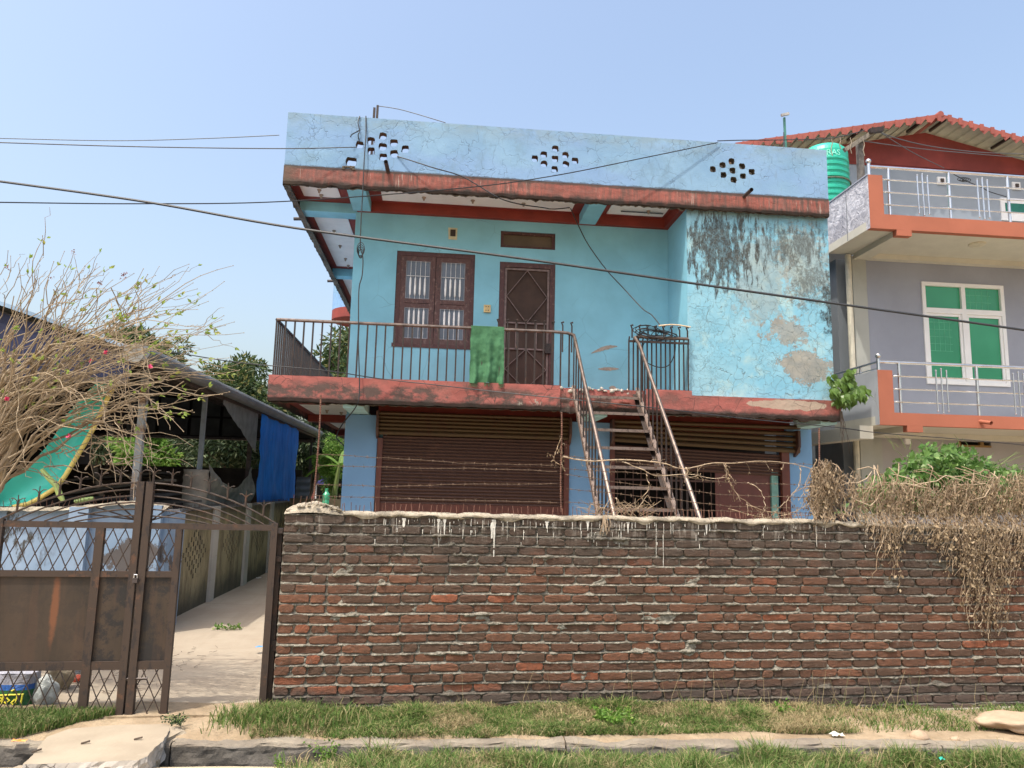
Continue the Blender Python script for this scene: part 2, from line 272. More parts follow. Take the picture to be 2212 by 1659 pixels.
# ------------------------------------------------------------------ mesh helpers
class MB:
    def __init__(s): s.v = []; s.f = []; s.sm = False
    def poly(s, pts, faces):
        o = len(s.v); s.v += [tuple(p) for p in pts]; s.f += [tuple(i+o for i in f) for f in faces]; return s
    def box(s, x0, x1, y0, y1, z0, z1, j=0):
        p = [(x+R(-j, j), y+R(-j, j), z+R(-j, j)) for z in (z0, z1) for y in (y0, y1) for x in (x0, x1)]
        return s.poly(p, [(0, 2, 3, 1), (4, 5, 7, 6), (0, 1, 5, 4), (2, 6, 7, 3), (0, 4, 6, 2), (1, 3, 7, 5)])
    def obox(s, c, ax, ay, az, hx, hy, hz):
        c = Vector(c); p = [c+ax*(a*hx)+ay*(b*hy)+az*(d*hz) for d in (-1, 1) for b in (-1, 1) for a in (-1, 1)]
        return s.poly(p, [(0, 2, 3, 1), (4, 5, 7, 6), (0, 1, 5, 4), (2, 6, 7, 3), (0, 4, 6, 2), (1, 3, 7, 5)])
    def wbox(s, s0, s1, z0, z1, d0, d1):   # box in the wall frame
        p = [W(a, z, d) for z in (z0, z1) for d in (d0, d1) for a in (s0, s1)]
        return s.poly(p, [(0, 2, 3, 1), (4, 5, 7, 6), (0, 1, 5, 4), (2, 6, 7, 3), (0, 4, 6, 2), (1, 3, 7, 5)])
    def bar(s, a, b, w, h=None, up=(0, 0, 1)):
        a = Vector(a); b = Vector(b); d = (b-a); L = d.length
        if L < 1e-6: return s
        d /= L; up = Vector(up)
        if abs(d.dot(up)) > .99: up = Vector((0, 1, 0))
        r = d.cross(up).normalized(); u = r.cross(d); return s.obox((a+b)/2, d, r, u, L/2, w/2, (h or w)/2)
    def tube(s, pts, r, n=6, caps=True):
        pts = [Vector(p) for p in pts]; k = len(pts); rr = r if isinstance(r, (list, tuple)) else [r]*k
        o = len(s.v); pu = None
        for i, p in enumerate(pts):
            d = (pts[min(i+1, k-1)]-pts[max(i-1, 0)])
            if d.length < 1e-9: d = Vector((0, 0, 1))
            d.normalize()
            if pu is None: pu = d.orthogonal().normalized()
            u = (pu-d*pu.dot(d))
            u = u.normalized() if u.length > 1e-5 else d.orthogonal().normalized()
            pu = u; w = d.cross(u)
            for q in range(n):
                t = 2*math.pi*q/n; s.v.append(tuple(p+(u*math.cos(t)+w*math.sin(t))*rr[i]))
        for i in range(k-1):
            for q in range(n):
                a = o+i*n+q; b = o+i*n+(q+1) % n; s.f.append((a, b, b+n, a+n))
        if caps and n > 2: s.f.append(tuple(o+q for q in range(n))[::-1]); s.f.append(tuple(o+(k-1)*n+q for q in range(n)))
        return s
    def lathe(s, c, prof, n=20, axis=None):
        c = Vector(c); o = len(s.v); ax = Vector(axis).normalized() if axis else Vector((0, 0, 1)); u = ax.orthogonal().normalized(); w = ax.cross(u)
        for r, z in prof:
            for q in range(n):
                t = 2*math.pi*q/n; s.v.append(tuple(c+(u*math.cos(t)+w*math.sin(t))*r+ax*z))
        for i in range(len(prof)-1):
            for q in range(n):
                a = o+i*n+q; b = o+i*n+(q+1) % n; s.f.append((a, b, b+n, a+n))
        s.f.append(tuple(o+q for q in range(n))[::-1]); s.f.append(tuple(o+(len(prof)-1)*n+q for q in range(n))); return s
    def prism(s, pts, off):
        n = len(pts); off = Vector(off); p = [Vector(q) for q in pts]+[Vector(q)+off for q in pts]
        return s.poly(p, [tuple(range(n)), tuple(range(2*n-1, n-1, -1))]+[(i, i+n, (i+1) % n+n, (i+1) % n) for i in range(n)])
    def grid(s, fn, nu, nv):
        o = len(s.v)
        for j in range(nv+1):
            for i in range(nu+1): s.v.append(tuple(fn(i/nu, j/nv)))
        for j in range(nv):
            for i in range(nu):
                a = o+j*(nu+1)+i; s.f.append((a, a+1, a+nu+2, a+nu+1))
        return s
    def holed(s, x0, x1, z0, z1, holes, y0, y1, fr=None):
        # a slab with real openings through it
        vs = [Vector((x0, z0)), Vector((x1, z0)), Vector((x1, z1)), Vector((x0, z1))]; ed = [(0, 1), (1, 2), (2, 3), (3, 0)]
        for h in holes:
            o = len(vs); vs += [Vector(p) for p in h]; ed += [(o+i, o+(i+1) % len(h)) for i in range(len(h))]
        V2, _, F2, _, _, _ = delaunay_2d_cdt(vs, ed, [], 0, 1e-5)
        def inside(p, h):
            c = False; n = len(h)
            for i in range(n):
                a, b = h[i], h[i-1]
                if (a[1] > p[1]) != (b[1] > p[1]) and p[0] < (b[0]-a[0])*(p[1]-a[1])/(b[1]-a[1])+a[0]: c = not c
            return c
        fs = [f for f in F2 if not any(inside(sum((V2[i] for i in f), Vector((0, 0)))/len(f), h) for h in holes)]
        fr = fr or (lambda x, y, z: (x, y, z))
        s.poly([fr(p[0], y0, p[1]) for p in V2], fs); s.poly([fr(p[0], y1, p[1]) for p in V2], [tuple(reversed(f)) for f in fs])
        for lp in [vs[:4]]+list(holes):
            n = len(lp); s.poly([fr(p[0], y0, p[1]) for p in lp]+[fr(p[0], y1, p[1]) for p in lp], [(i, (i+1) % n, (i+1) % n+n, i+n) for i in range(n)])
        return s
    def blob(s, c, rx, ry, rz, sub=2, amp=.15, fs=3.0, seed=0, ax=None):
        bm = bmesh.new(); bmesh.ops.create_icosphere(bm, subdivisions=sub, radius=1); c = Vector(c)
        p = []
        for v in bm.verts:
            k = 1+amp*mnoise.noise(v.co*fs+Vector((seed, seed*.7, 0))); q = Vector((v.co.x*rx*k, v.co.y*ry*k, v.co.z*rz*k))
            if ax: q = Matrix.Rotation(ax, 3, 'Z') @ q
            p.append(c+q)
        s.poly(p, [tuple(v.index for v in f.verts) for f in bm.faces]); bm.free(); return s
def org(o):
    p = Vector((0, 0, 0))
    while o is not None: p = p+o.location; o = o.parent
    return p
def build(mb, name, mat, parent=None, loc=None, smooth=False, kind=None, label=None, fixn=True):
    if parent is None and loc is None:
        a = np.array(mb.v); loc = Vector(((a[:, 0].min()+a[:, 0].max())/2, (a[:, 1].min()+a[:, 1].max())/2, a[:, 2].min()))
    loc = Vector(loc) if loc is not None else None
    base = org(parent)+(loc if loc is not None and parent is not None else Vector((0, 0, 0))) if parent is not None else loc
    me = bpy.data.meshes.new(name); n = len(mb.v)
    a = np.array(mb.v, dtype=np.float64)-np.array(base)
    me.from_pydata(a.tolist(), [], mb.f); me.update()
    if fixn and n < 60000:
        bm = bmesh.new(); bm.from_mesh(me); bmesh.ops.recalc_face_normals(bm, faces=bm.faces); bm.to_mesh(me); bm.free()
    if smooth: me.polygons.foreach_set('use_smooth', [True]*len(me.polygons))
    me.materials.append(T(mat) if isinstance(mat, str) else mat)
    o = bpy.data.objects.new(name, me); COL.objects.link(o)
    if parent is not None: o.parent = parent
    if loc is not None: o.location = loc
    if kind: o['kind'] = kind
    if label: o['label'] = label
    return o
def tag(o, label, cat, group=None):
    o['label'] = label; o['category'] = cat
    if group: o['group'] = group
    return o
def thing(name, loc, label, cat, group=None):
    o = bpy.data.objects.new(name, None); o.empty_display_size = .1; COL.objects.link(o); o.location = loc; return tag(o, label, cat, group)
def nz(x, y=0.0, z=0.0): return mnoise.noise(Vector((x, y, z)))
def nzf(x, y=0.0, z=0.0): return mnoise.fractal(Vector((x, y, z)), 1.0, 2.0, 5)
def cards(n, pos, size, ori=None, ratio=.45, fold=True):
    """n leaf cards as one mesh; pos (n,3), size (n,), direction ori (n,3)"""
    d = ori if ori is not None else np.random.normal(size=(n, 3)); d = d/np.linalg.norm(d, axis=1, keepdims=True)
    r = np.random.normal(size=(n, 3)); w = np.cross(d, r); w /= np.linalg.norm(w, axis=1, keepdims=True); u = np.cross(d, w)
    sz = size[:, None]; rt = ratio
    a = pos; b = pos+d*sz*.5+w*sz*rt*.5+u*sz*.08; c = pos+d*sz; e = pos+d*sz*.5-w*sz*rt*.5+u*sz*.08
    mb = MB(); mb.v = np.stack([a, b, c, e], 1).reshape(-1, 3).tolist(); i = np.arange(n)*4
    mb.f = np.stack([i, i+1, i+2, i+3], 1).tolist(); return mb
# ================================================================== THE GROUND
def m_ground():
    m = Mat('dry_soil', .95)
    a = m.mix(m.rp(m.no(3, 6, .65), .3, .7), (.24, .175, .105), (.36, .28, .185)); a = m.mix(m.rp(m.no(11, 5, .7), .5, .65, 0, .6), a, (.22, .17, .10))
    return m.fin(a, m.no(25, 6), .8, .02)
def m_path():
    m = Mat('path_concrete', .9)
    a = m.mix(m.rp(m.no(1.2, 6, .6), .3, .7), (.31, .255, .19), (.365, .31, .235)); a = m.mix(m.rp(m.no(5, 6, .7, m.sc(m.P, (.6, 2, 1))), .5, .68, 0, .35), a, (.28, .22, .155))
    a = m.mix(m.rp(m.no(45, 4, .8), .62, .70, 0, .6), a, (.20, .165, .12)); jx = m.ma('ABSOLUTE', m.ma('SUBTRACT', m.ma('FRACT', m.ma('DIVIDE', m.ma('ADD', m.y, m.mul(m.no(1.5, 3), .05)), 3.1)), .5)); a = m.mix(m.rp(jx, .0, .006, .7, 0), a, (.14, .11, .08)); a = m.mix(m.mul(m.rp(m.no(.9, 6, .7, m.sc(m.P, (3, .5, 1))), .5, .62), .3), a, (.24, .195, .14))
    return m.fin(a, m.no(14, 6), .4, .01)
GROUND, PATH = m_ground(), m_path()
mb = MB()      # ground: far terrain, with the strip in front of the wall stepped for verge and drain
yk0, yk1, yd = 5.42, 5.52, 5.20          # drain edges at the left; run with the wall direction's slight turn
def yl(x, y0): return y0-.035*(x-0.2) if x > 0.2 else y0-.02*(x-.2)
mb.poly([(-300, 6.2, -.10), (300, 6.2, -.10), (300, 500, -.10), (-300, 500, -.10)], [(0, 1, 2, 3)])
build(mb, 'ground', GROUND, loc=(0, 6.2, -.10), kind='structure')
def verge(u, v):
    x = -9+20*u; yb = 6.25; yf = yl(x, 5.47); y = yf+(yb-yf)*v
    z = (-.05+.045*v)-.022*max(0, x-.3)*1.0*(.6+.4*v)+.022*nzf(x*2.2, y*2.2, 1)
    return (x, y, max(z, -.12) if v > .05 else -.085-.0*x)
VG = MB().grid(verge, 160, 12); build(VG, 'verge_soil', GROUND, kind='structure', smooth=True)
# kerb: cast blocks along the back of the drain
kb = None
xs = [-9, -7.1, -5.2, -3.3, -1.75, -.42, .95, 2.3, 3.7, 5.1, 6.5, 8, 9.5, 11]
def m_kerb():
    m = Mat('kerb_concrete', .95)
    a = m.mix(m.rp(m.no(3, 6, .65), .3, .7), (.18, .152, .118), (.27, .235, .18)); a = m.mix(m.rp(m.no(13, 6, .75), .52, .66, 0, .7), a, (.20, .165, .12))
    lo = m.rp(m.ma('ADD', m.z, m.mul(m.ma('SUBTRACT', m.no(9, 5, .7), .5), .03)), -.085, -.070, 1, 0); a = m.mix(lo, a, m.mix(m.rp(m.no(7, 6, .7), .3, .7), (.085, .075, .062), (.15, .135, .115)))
    return m.fin(a, m.no(28, 6, .7), .9, .01)
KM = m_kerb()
KERB = thing('kerb', (0, 5.45, -.5), 'cracked grey concrete kerb along the back of the drain under the grass verge', 'kerb')
for i in range(len(xs)-1):
    a, b = xs[i]+.006, xs[i+1]-.006
    g = MB(); dz = R(-.008, .008)
    def kf(u, v, a=a, b=b, dz=dz):
        x = a+(b-a)*u; yf = yl(x, 5.42); yb2 = yl(x, 5.56); zt = -.055+dz+.006*nz(x*3, 7)
        prof = [(yf+.004*nz(x*9, 1), -.5), (yf+.006*nz(x*9, 2), -.3), (yf+.006*nz(x*11, 3), -.15), (yf+.002, zt-.022), (yf+.02+.012*max(0, nz(x*14, 5)), zt), (yb2, zt+.004), (yb2, zt-.1)]
        k = v*6; k0 = min(5, int(k+1e-6)); t = k-k0; p, q = prof[k0], prof[k0+1]
        return (x, p[0]+(q[0]-p[0])*t+.016*nzf(x*5, v*6, 2), p[1]+(q[1]-p[1])*t+.018*nzf(x*3.5, v*6, 7))
    g.grid(kf, 70, 20)
    g.poly([kf(0, k/6) for k in range(7)], [tuple(range(7))]); g.poly([kf(1, k/6) for k in range(7)], [tuple(range(7))[::-1]])
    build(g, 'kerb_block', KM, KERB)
dr = MB().grid(lambda u, v: (-9+20*u, yl(-9+20*u, 5.45)-.45*v, -.45+.02*nz(20*u*2, v*3)), 80, 4)
build(dr, 'drain_bed', plaster('drain_mud', (.10, .085, .06), .3, .4), kind='structure')
# near side of the drain and the ground towards the camera
def near(u, v):
    x = -9+20*u; yf = yl(x, 5.20); y = yf-6*v
    return (x, y, (-.125+.006*nz(x*3, y*3) if v < .03 else -.115+.02*nzf(x*1.5, y*1.5, 3)-.0*v))
def m_near():
    m = Mat('near_strip', .95)
    a = m.mix(m.rp(m.no(2.2, 5), .3, .7), (.36, .29, .20), (.44, .36, .25)); a = m.mix(m.rp(m.no(9, 6, .7), .5, .7, 0, .5), a, (.26, .21, .13)); return m.fin(a, m.no(20, 6), .6, .015)
nb = MB().grid(near, 130, 60); nb.grid(lambda u, v: (-9+20*u, yl(-9+20*u, 5.20), -.125-.4*v), 60, 1)
NEARM = m_near(); build(nb, 'near_bank', NEARM, kind='structure', smooth=False)
mb = MB().poly([(-300, -300, -.16), (300, -300, -.16), (300, 4.6, -.16), (-300, 4.6, -.16)], [(0, 1, 2, 3)]); build(mb, 'roadside', GROUND, loc=(0, 0, -.16), kind='structure')
# alley / yard floor behind the gate
def floorz(y): return .045-.085*min(1, max(0, (9.2-y)/2.8))
fl = MB().grid(lambda u, v: (-12+24*u, 6.19+0.0563*(-12+24*u)+(30-6)*v**1.6, floorz(6.19+0.0563*(-12+24*u)+24*v**1.6)+.010*nzf(24*u*.5, v*9)), 90, 60)
build(fl, 'yard_floor', PATH, loc=(0, 6.1, 0), kind='structure', smooth=True)
th = MB().wbox(-4.5, -1.22, -.15, -.012, -.05, .12, ); build(th, 'gate_threshold', GROUND, kind='structure')
# ================================================================== BLUE HOUSE
H = thing('blue_house', (2.2, 11.55, 0), 'two-storey blue house with red slab edges, roller shutters and a pierced roof parapet', 'house')
YF, YB, XL, XR = 10.5, 11.55, -1.517, 3.66
# --- upper back wall with openings
def rect(a, b, c, d): return [(a, c), (b, c), (b, d), (a, d)]
wTL, wBR = onY(858, 541, YB), onY(1016.5, 753.5, YB); WX0, WX1, WZ0, WZ1 = wTL.x, onY(1027, 545, YB).x, onY(853, 748, YB).z, wTL.z
DX0, DX1, DZ1 = onY(1080, 566, YB).x, onY(1200, 570, YB).x, onY(1140, 568, YB).z; DZ0 = 3.25
VX0, VX1, VZ0, VZ1 = onY(1082, 499, YB).x, onY(1200, 504, YB).x, onY(1140, 537, YB).z, onY(1140, 501, YB).z
mb = MB().holed(XL, XR+.05, 3.15, 6.3, [rect(WX0, WX1, WZ0, WZ1), rect(DX0, DX1, DZ0, DZ1), rect(VX0, VX1, VZ0, VZ1)], YB, YB+.23)
build(mb, 'wall', 'wall_blue', H)
mb = MB().box(XL, XL+.2, YB+.23, 19.5, 0, 6.25).box(XL+.2, 5.9, 19.2, 19.4, 0, 6.25); build(mb, 'side_wall', 'wall_blue', H)
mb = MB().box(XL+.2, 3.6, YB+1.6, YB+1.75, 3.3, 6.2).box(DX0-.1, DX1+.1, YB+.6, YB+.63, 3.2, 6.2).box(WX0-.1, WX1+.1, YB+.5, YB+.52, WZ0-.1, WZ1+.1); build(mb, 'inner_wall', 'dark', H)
# --- projecting room on the right
mb = MB().grid(lambda u, v: (XR+(5.96-XR)*u, 10.6+.006*nzf(u*6, v*8, 2), 3.17+(6.12-3.17)*v), 60, 70)
build(MB().poly([(XR, 10.601, 3.17), (XR, 11.6, 3.17), (XR, 11.6, 6.12), (XR, 10.601, 6.12)], [(0, 1, 2, 3)]), 'recess_wall', 'wall_blue', H, fixn=False)
mb.poly([(5.96, 10.6, 3.17), (5.96, 19.2, 3.17), (5.96, 19.2, 6.12), (5.96, 10.6, 6.12)], [(0, 1, 2, 3)])
build(mb, 'room_wall', 'block', H)
# --- roof slab, soffit, beams
def lip(x0, x1, y0, zt, zb, rag, seed, side=None, yd=.10, nu=200):
    g = MB()
    def edge(x): return zb-(rag*(.35+.65*abs(nz(x*2.3, seed)))+rag*.6*nz(x*6, seed+3)+rag*.2*nz(x*31, seed))
    def fn(u, v):
        x = x0+(x1-x0)*u; ze = edge(x)
        top = zt+.006*nz(x*5, seed); cr = .004*nzf(x*4, v*3, seed)
        if v < .82: t = v/.82; return (x, y0+cr, top+(ze+.03-top)*t)
        if v < .92: return (x, y0+.012+.01*abs(nz(x*20, 1, seed)), ze+.012)
        return (x, y0+.05+.03*nz(x*13, 2, seed), ze+.0)
    g.grid(fn, nu, 12)
    g.poly([(x0, y0, zt), (x1, y0, zt), (x1, y0+yd, zt), (x0, y0+yd, zt)], [(0, 1, 2, 3)])
    return g
RZ0, RZ1, RZT = 6.09, 6.36, 7.19
g = lip(-2.46, 5.94, YF, RZ1, RZ0+.0, .045, 3); build(g, 'roof_edge', 'lip_up', H)
g = MB().grid(lambda u, v: (-2.46+.01*nz(u*30, v), YF+9*u, RZ1-(.31+.04*nz(u*60, 4))*v), 150, 5)   # left edge going back
g.grid(lambda u, v: (-2.46+.10*v+.02*nz(u*70, v*3), YF+9*u, RZ1-.31-.04*nz(u*60, 4)*(1-v)), 150, 2); build(g, 'roof_side_edge', 'rough_edge', H)
g = MB().box(-2.455, 5.93, YF+.03, 19.5, 6.25, 6.355); build(g, 'roof_slab', 'soffit_red', H)
# dark broken concrete under the edge
def ragged(x0, x1, y, z, seed, w=.09, h=.04):
    return MB().grid(lambda u, v: (x0+(x1-x0)*u, y+.015+w*v+.012*nz(u*90, v*3, seed), z-(.02+h*abs(nz(u*55, seed))+h*.6*nz(u*140, 1, seed))*math.sin(math.pi*min(1, v*.9+.25))+.015*v), 260, 5)
build(ragged(-2.45, 5.93, YF, RZ0-.0, 11, .09, .05), 'broken_edge', 'rough_edge', H)
g = MB().box(XL+.02, XR, YB-.09, YB-.004, 6.10, 6.25).box(XR-.085, XR-.004, YF+.08, YB-.09, 6.10, 6.25); build(g, 'wall_beam', 'soffit_red', H)
g = MB().box(XR+.0, XR+.0+.02, YF+.1, YB, 6.0, 6.1)
for x0, x1, y0, y1 in [(-1.55, -1.27, YF+.08, YB-.1), (2.13, 2.40, YF+.08, YB-.095), (-2.42, XL-.004, 11.57, 11.85), (-2.42, XL-.004, 15.25, 15.50), (-2.42, XL-.004, 18.6, 18.9)]:
    build(MB().box(x0, x1, y0, y1, 6.085, 6.245), 'cantilever', 'cant_blue', H)
for x0, x1, y0, y1 in [(-2.31, -1.74, YF+.14, 11.34), (-1.08, 1.97, YF+.14, 11.33), (2.56, 3.50, YF+.14, 11.33), (-2.31, -1.74, 12.1, 15.05), (-2.31, -1.74, 15.8, 18.4)]:
    build(MB().box(x0, x1, y0, y1, 6.236, 6.249), 'soffit_panel', 'white', H)
def holder(x, y, z):
    g = MB().lathe((x, y, z-.075), [(.012, .02), (.017, .024), (.017, .045), (.022, .048), (.022, .062), (.034, .064), (.034, .075)], 12); build(g, 'bulb_holder', simple_holder, H)
simple_holder = simple('bulb_holder', (.33, .26, .20), .5)
for x, y in [(-2.03, 11.05), (-2.03, 11.25), (-.42, 11.1), (.35, 11.1), (1.16, 11.1), (-2.06, 12.88), (-2.06, 13.7), (-2.06, 14.5), (-2.06, 14.95), (3.2, 11.1)]: holder(x, y, 6.236)
g = MB().tube([(2.75, 11.12, 6.21), (3.45, 11.12, 6.21)], .012, 8); build(g, 'tube_light', 'cable_g', H)
# --- parapet with three clusters of vent holes
def hole(px, py, r=.055, ry=.06):
    p = onY(px, py, YF+.0); n = 12
    return [(p.x+r*1.05*math.copysign(abs(math.cos(t))**.55, math.cos(t))*R(.88, 1.12), p.z+ry*math.copysign(abs(math.sin(t))**.55, math.sin(t))*R(.88, 1.12)) for t in [2*math.pi*k/n for k in range(n)]]
H1 = [(848, 285), (935, 250), (1015, 298), (768, 312), (935, 328), (1098, 345), (850, 358), (1018, 378), (937, 402)]
H2 = [(77, 383), (161, 340), (232, 388), (10, 413), (158, 415), (305, 427), (78, 451), (236, 455), (155, 490)]
H3 = [(1375, 460), (1440, 432), (1516, 468), (1303, 490), (1448, 500), (1587, 508), (1380, 532), (1522, 540), (1455, 568)]
holes = [hole(*Q4(*h)) for h in H1]+[hole(*Q5(*h), .049, .052) for h in H2]+[hole(*Q5(*h), .047, .05) for h in H3]+[hole(*Q4(706, 436), .075, .075)]
g = MB().holed(-2.455, 5.935, RZ1-.01, RZT, holes, YF+.004, YF+.12, lambda x, y, z: (x, y, z+(.012*nz(x*1.3, 9)+.006*nz(x*7, 2) if z > 7 else 0)))
build(g, 'parapet', 'parapet', H)
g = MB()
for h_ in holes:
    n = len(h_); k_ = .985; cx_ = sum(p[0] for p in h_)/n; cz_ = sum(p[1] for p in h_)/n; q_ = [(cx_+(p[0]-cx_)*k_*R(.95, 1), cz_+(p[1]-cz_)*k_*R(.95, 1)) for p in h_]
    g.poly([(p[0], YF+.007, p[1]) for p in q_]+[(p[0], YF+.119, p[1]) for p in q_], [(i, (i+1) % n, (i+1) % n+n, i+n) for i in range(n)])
build(g, 'hole_shade_lining', T('rough_edge'), H, kind='stuff')  # dark lining added so the vent holes read as shaded inside
g = MB().box(-2.455, -2.345, YF+.12, 19.4, 6.36, 7.18).box(5.82, 5.935, YF+.12, 19.4, 6.36, 7.16); build(g, 'parapet_side', 'parapet', H)
g = MB().box(3.9, 5.2, YF+.35, YF+.5, 6.36, 7.0); build(g, 'hole_back_plate', 'rough_edge', H)  # unseen plate added behind the third hole cluster to shut out the sky
# crumbled lumps around the damaged hole
c = onY(*Q4(690, 470), YF)
g = MB()
for k in range(9): g.blob((c.x-.08+.02*k+R(-.02, .02), YF-.0, c.z-.02+R(-.03, .02)), .03, .014, .018, 1, .4, 3, k)
build(g, 'broken_plaster', 'rough_edge', H)
# rain pipes through the parapet
def pipe(a, b, r, name='drain_pipe', mat='pipe', par=None):
    a = Vector(a); b = Vector(b); d = (b-a).normalized(); g = MB().tube([a, b], r, 12, False).tube([a, b-d*.001], r*.82, 12, False)
    L = (b-a).length; g.lathe(a+d*(L-.12), [(r*.2, 0), (r*.8, .001)], 12, d); return build(g, name, mat, par or H)
a = onY(*Q4(975, 512), YF); pipe((a.x, YF+.05, a.z-.0), (a.x-.02, YF-.26, a.z+.045), .030)
a = onY(*Q5(1530, 688), YF); pipe((a.x, YF+.05, a.z-.0), (a.x-.01, YF-.30, a.z-.015), .030)
for y in (12.6, 16.5): pipe((-2.4, y, 6.33), (-2.72, y, 6.31), .03)
# --- balcony slab
BZ0, BZ1 = 2.87, 3.235
g = lip(-2.46, 1.70, YF, BZ1, BZ0, .022, 21, nu=110)
g.grid(lambda u, v: (1.70+(2.98-1.70)*u, YF+.015+.03*abs(nz(u*9, v*4, 5)), (BZ1-.03-.02*abs(nz(u*8, 3)))+(BZ0-BZ1)*v*(1+.1*nz(u*12, 2))), 44, 8)
g.poly([(1.7, YF+.03, 3.19), (2.98, YF+.03, 3.19), (2.98, YF+.3, 3.2), (1.7, YF+.3, 3.2)], [(0, 1, 2, 3)])
l2 = lip(2.98, 3.68, YF, BZ1-.005, BZ0+.01, .03, 22, nu=30); o = len(g.v); g.v += l2.v; g.f += [tuple(i+o for i in f) for f in l2.f]
l2 = lip(3.68, 6.0, YF, BZ1-.075, BZ0, .05, 23, nu=70); o = len(g.v); g.v += l2.v; g.f += [tuple(i+o for i in f) for f in l2.f]
g.grid(lambda u, v: (-2.46, YF+9*u, BZ1-(.36+.03*nz(u*60, 4))*v), 100, 3)
g.poly([(3.68, YF, 3.16), (3.68, YF, 3.23), (3.68, YF+.1, 3.23), (3.68, YF+.1, 3.16)], [(0, 1, 2, 3)])
build(g, 'balcony_edge', 'lip_lo', H)
g = MB().box(-2.455, 1.69, YF+.004, 19.4, 3.02, 3.232).box(1.69, 5.99, YF+.05, 19.4, 2.98, 3.155); build(g, 'balcony_slab', 'soffit_red', H)
build(ragged(-2.45, 5.99, YF, BZ0-.0, 31, .10, .035), 'broken_edge', 'rough_edge', H)
for k in range(14):     # lumps of broken concrete where the stair lands
    pass
g = MB()
for k in range(26): g.blob((1.7+R(0, 1.25), YF+R(.0, .05), 3.18+R(-.03, .03)), R(.02, .06), .03, R(.015, .035), 1, .4, 3, k)
build(g, 'broken_concrete_rim', 'concrete', H, kind='stuff')
# lower soffit
for x0, x1, y0, y1 in [(-1.42, -1.13, YF+.09, YB-.09), (2.12, 2.42, YF+.09, YB-.09), (5.72, 5.98, YF+.09, YB-.09)]:
    build(MB().box(x0, x1, y0, y1, 2.81, 3.0), 'cantilever', 'cant_green', H)
g = MB()
n = 30
g.poly([(-2.30, 11.05, 2.975)]+[(-2.30+.75*math.sin(t*math.pi/2/n), 11.05+3.2*(1-math.cos(t*math.pi/2/n))*1.0, 2.975) for t in range(n+1)]+[(XL-.01, 11.6, 2.975)], [tuple(range(n+3))])
g.box(-2.28, XL-.01, 11.9, 13.4, 2.972, 2.978).box(-2.28, XL-.01, 14.4, 16.5, 2.972, 2.978)
build(g, 'soffit_panel', 'white', H)
build(MB().box(-2.44, XL, YF+.05, 19.3, 2.98, 3.02), 'lower_soffit', 'soffit_red', H)
holder(-1.95, 12.6, 2.97); holder(-1.75, 12.9, 2.97)
build(MB().box(-2.44, XL, 13.6, 13.85, 2.86, 3.0).box(-2.44, XL, 17.2, 17.45, 2.86, 3.0), 'cross_beam', 'soffit_red', H)
# ground-floor front: pillars, shutters
PX = [(-1.485, -.99), (2.0, 2.66), (5.60, 6.02)]
for a, b in PX: build(MB().box(a, b, YB-.09, YB+.3, 0, 2.80), 'pillar', 'pillar_blue', H)
build(MB().box(-1.0, 5.7, YB+.0, YB+.25, 2.72, 3.0), 'lintel', 'soffit_red', H)
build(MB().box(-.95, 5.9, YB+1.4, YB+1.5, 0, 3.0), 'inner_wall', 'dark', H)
def shutter(x0, x1, zt, zb, hood, tilt, lab):
    sh = bpy.data.objects.new('roller_shutter', None); COL.objects.link(sh); sh.parent = H; sh.location = Vector(((x0+x1)/2, YB-.06, 0))-H.location; sh['label'] = lab
    # hood: rounded ochre ribs
    nh = len(hood)-1
    for k in range(nh):
        za, zb2 = hood[k], hood[k+1]
        gg = MB().grid(lambda u, v, k=k: (x0+.0+(x1-x0)*u, YB-.185+.008*k-.028*math.sin(v*math.pi), (za+(zb2-za)*v)-tilt*u*(1 if k else .4)*(k+1)/nh), 4, 6); build(gg, 'hood_rib', 'shutter_y', sh)
    z = zt; ht = .0505; proto = None; k = 0
    while z > zb:
        if proto is None:
            gg = MB().grid(lambda u, v: (x0+.06+(x1-x0-.12)*u, YB-.075-.014*math.sin(min(1, v*1.25)*math.pi)+(.006 if v > .85 else 0), zt-ht*v-tilt*u*.9), 3, 8)
            proto = build(gg, 'slat', 'shutter', sh, smooth=False)
        else:
            c = proto.copy(); COL.objects.link(c); c.parent = sh; c.location = (0, 0, z-zt); c.rotation_euler = (0, R(-.0008, .0008), 0)
        z -= ht; k += 1
    return sh
s1 = shutter(-.965, 2.0, 2.50, 1.47, [2.86, 2.80, 2.745, 2.69, 2.63, 2.575, 2.50], 0.0, 'closed roller shutter of the left bay')
build(MB().box(-.90, 1.95, YB-.09, YB-.06, .2, 1.46), 'bottom_bar', 'shutter_r', s1)
s2 = shutter(2.66, 5.78, 2.46, 2.12, [2.86, 2.79, 2.72, 2.65, 2.58, 2.50], .10, 'half raised roller shutter of the right bay')
for a_, b_, c_, d_ in ((-.98, -.90, .12, 2.45), (1.93, 2.01, .12, 2.5), (2.66, 2.74, .12, 2.5), (5.48, 5.61, .14, 2.42)): build(MB().box(a_, b_, YB-c_, YB-.05, 0, d_), 'shutter_guide', 'shutter_r', H)
for (cx, cz) in ((-.985, 2.72), (2.0, 2.7), (2.68, 2.7), (5.72, 2.62)):
    g = MB().prism([(cx-.02, YB-.28, cz+.14), (cx-.02, YB-.28, cz-.12), (cx-.02, YB-.18, cz-.24), (cx-.02, YB-.09, cz-.28), (cx-.02, YB-.09, cz+.14)], (.04, 0, 0)); build(g, 'shutter_bracket', 'shutter', H)
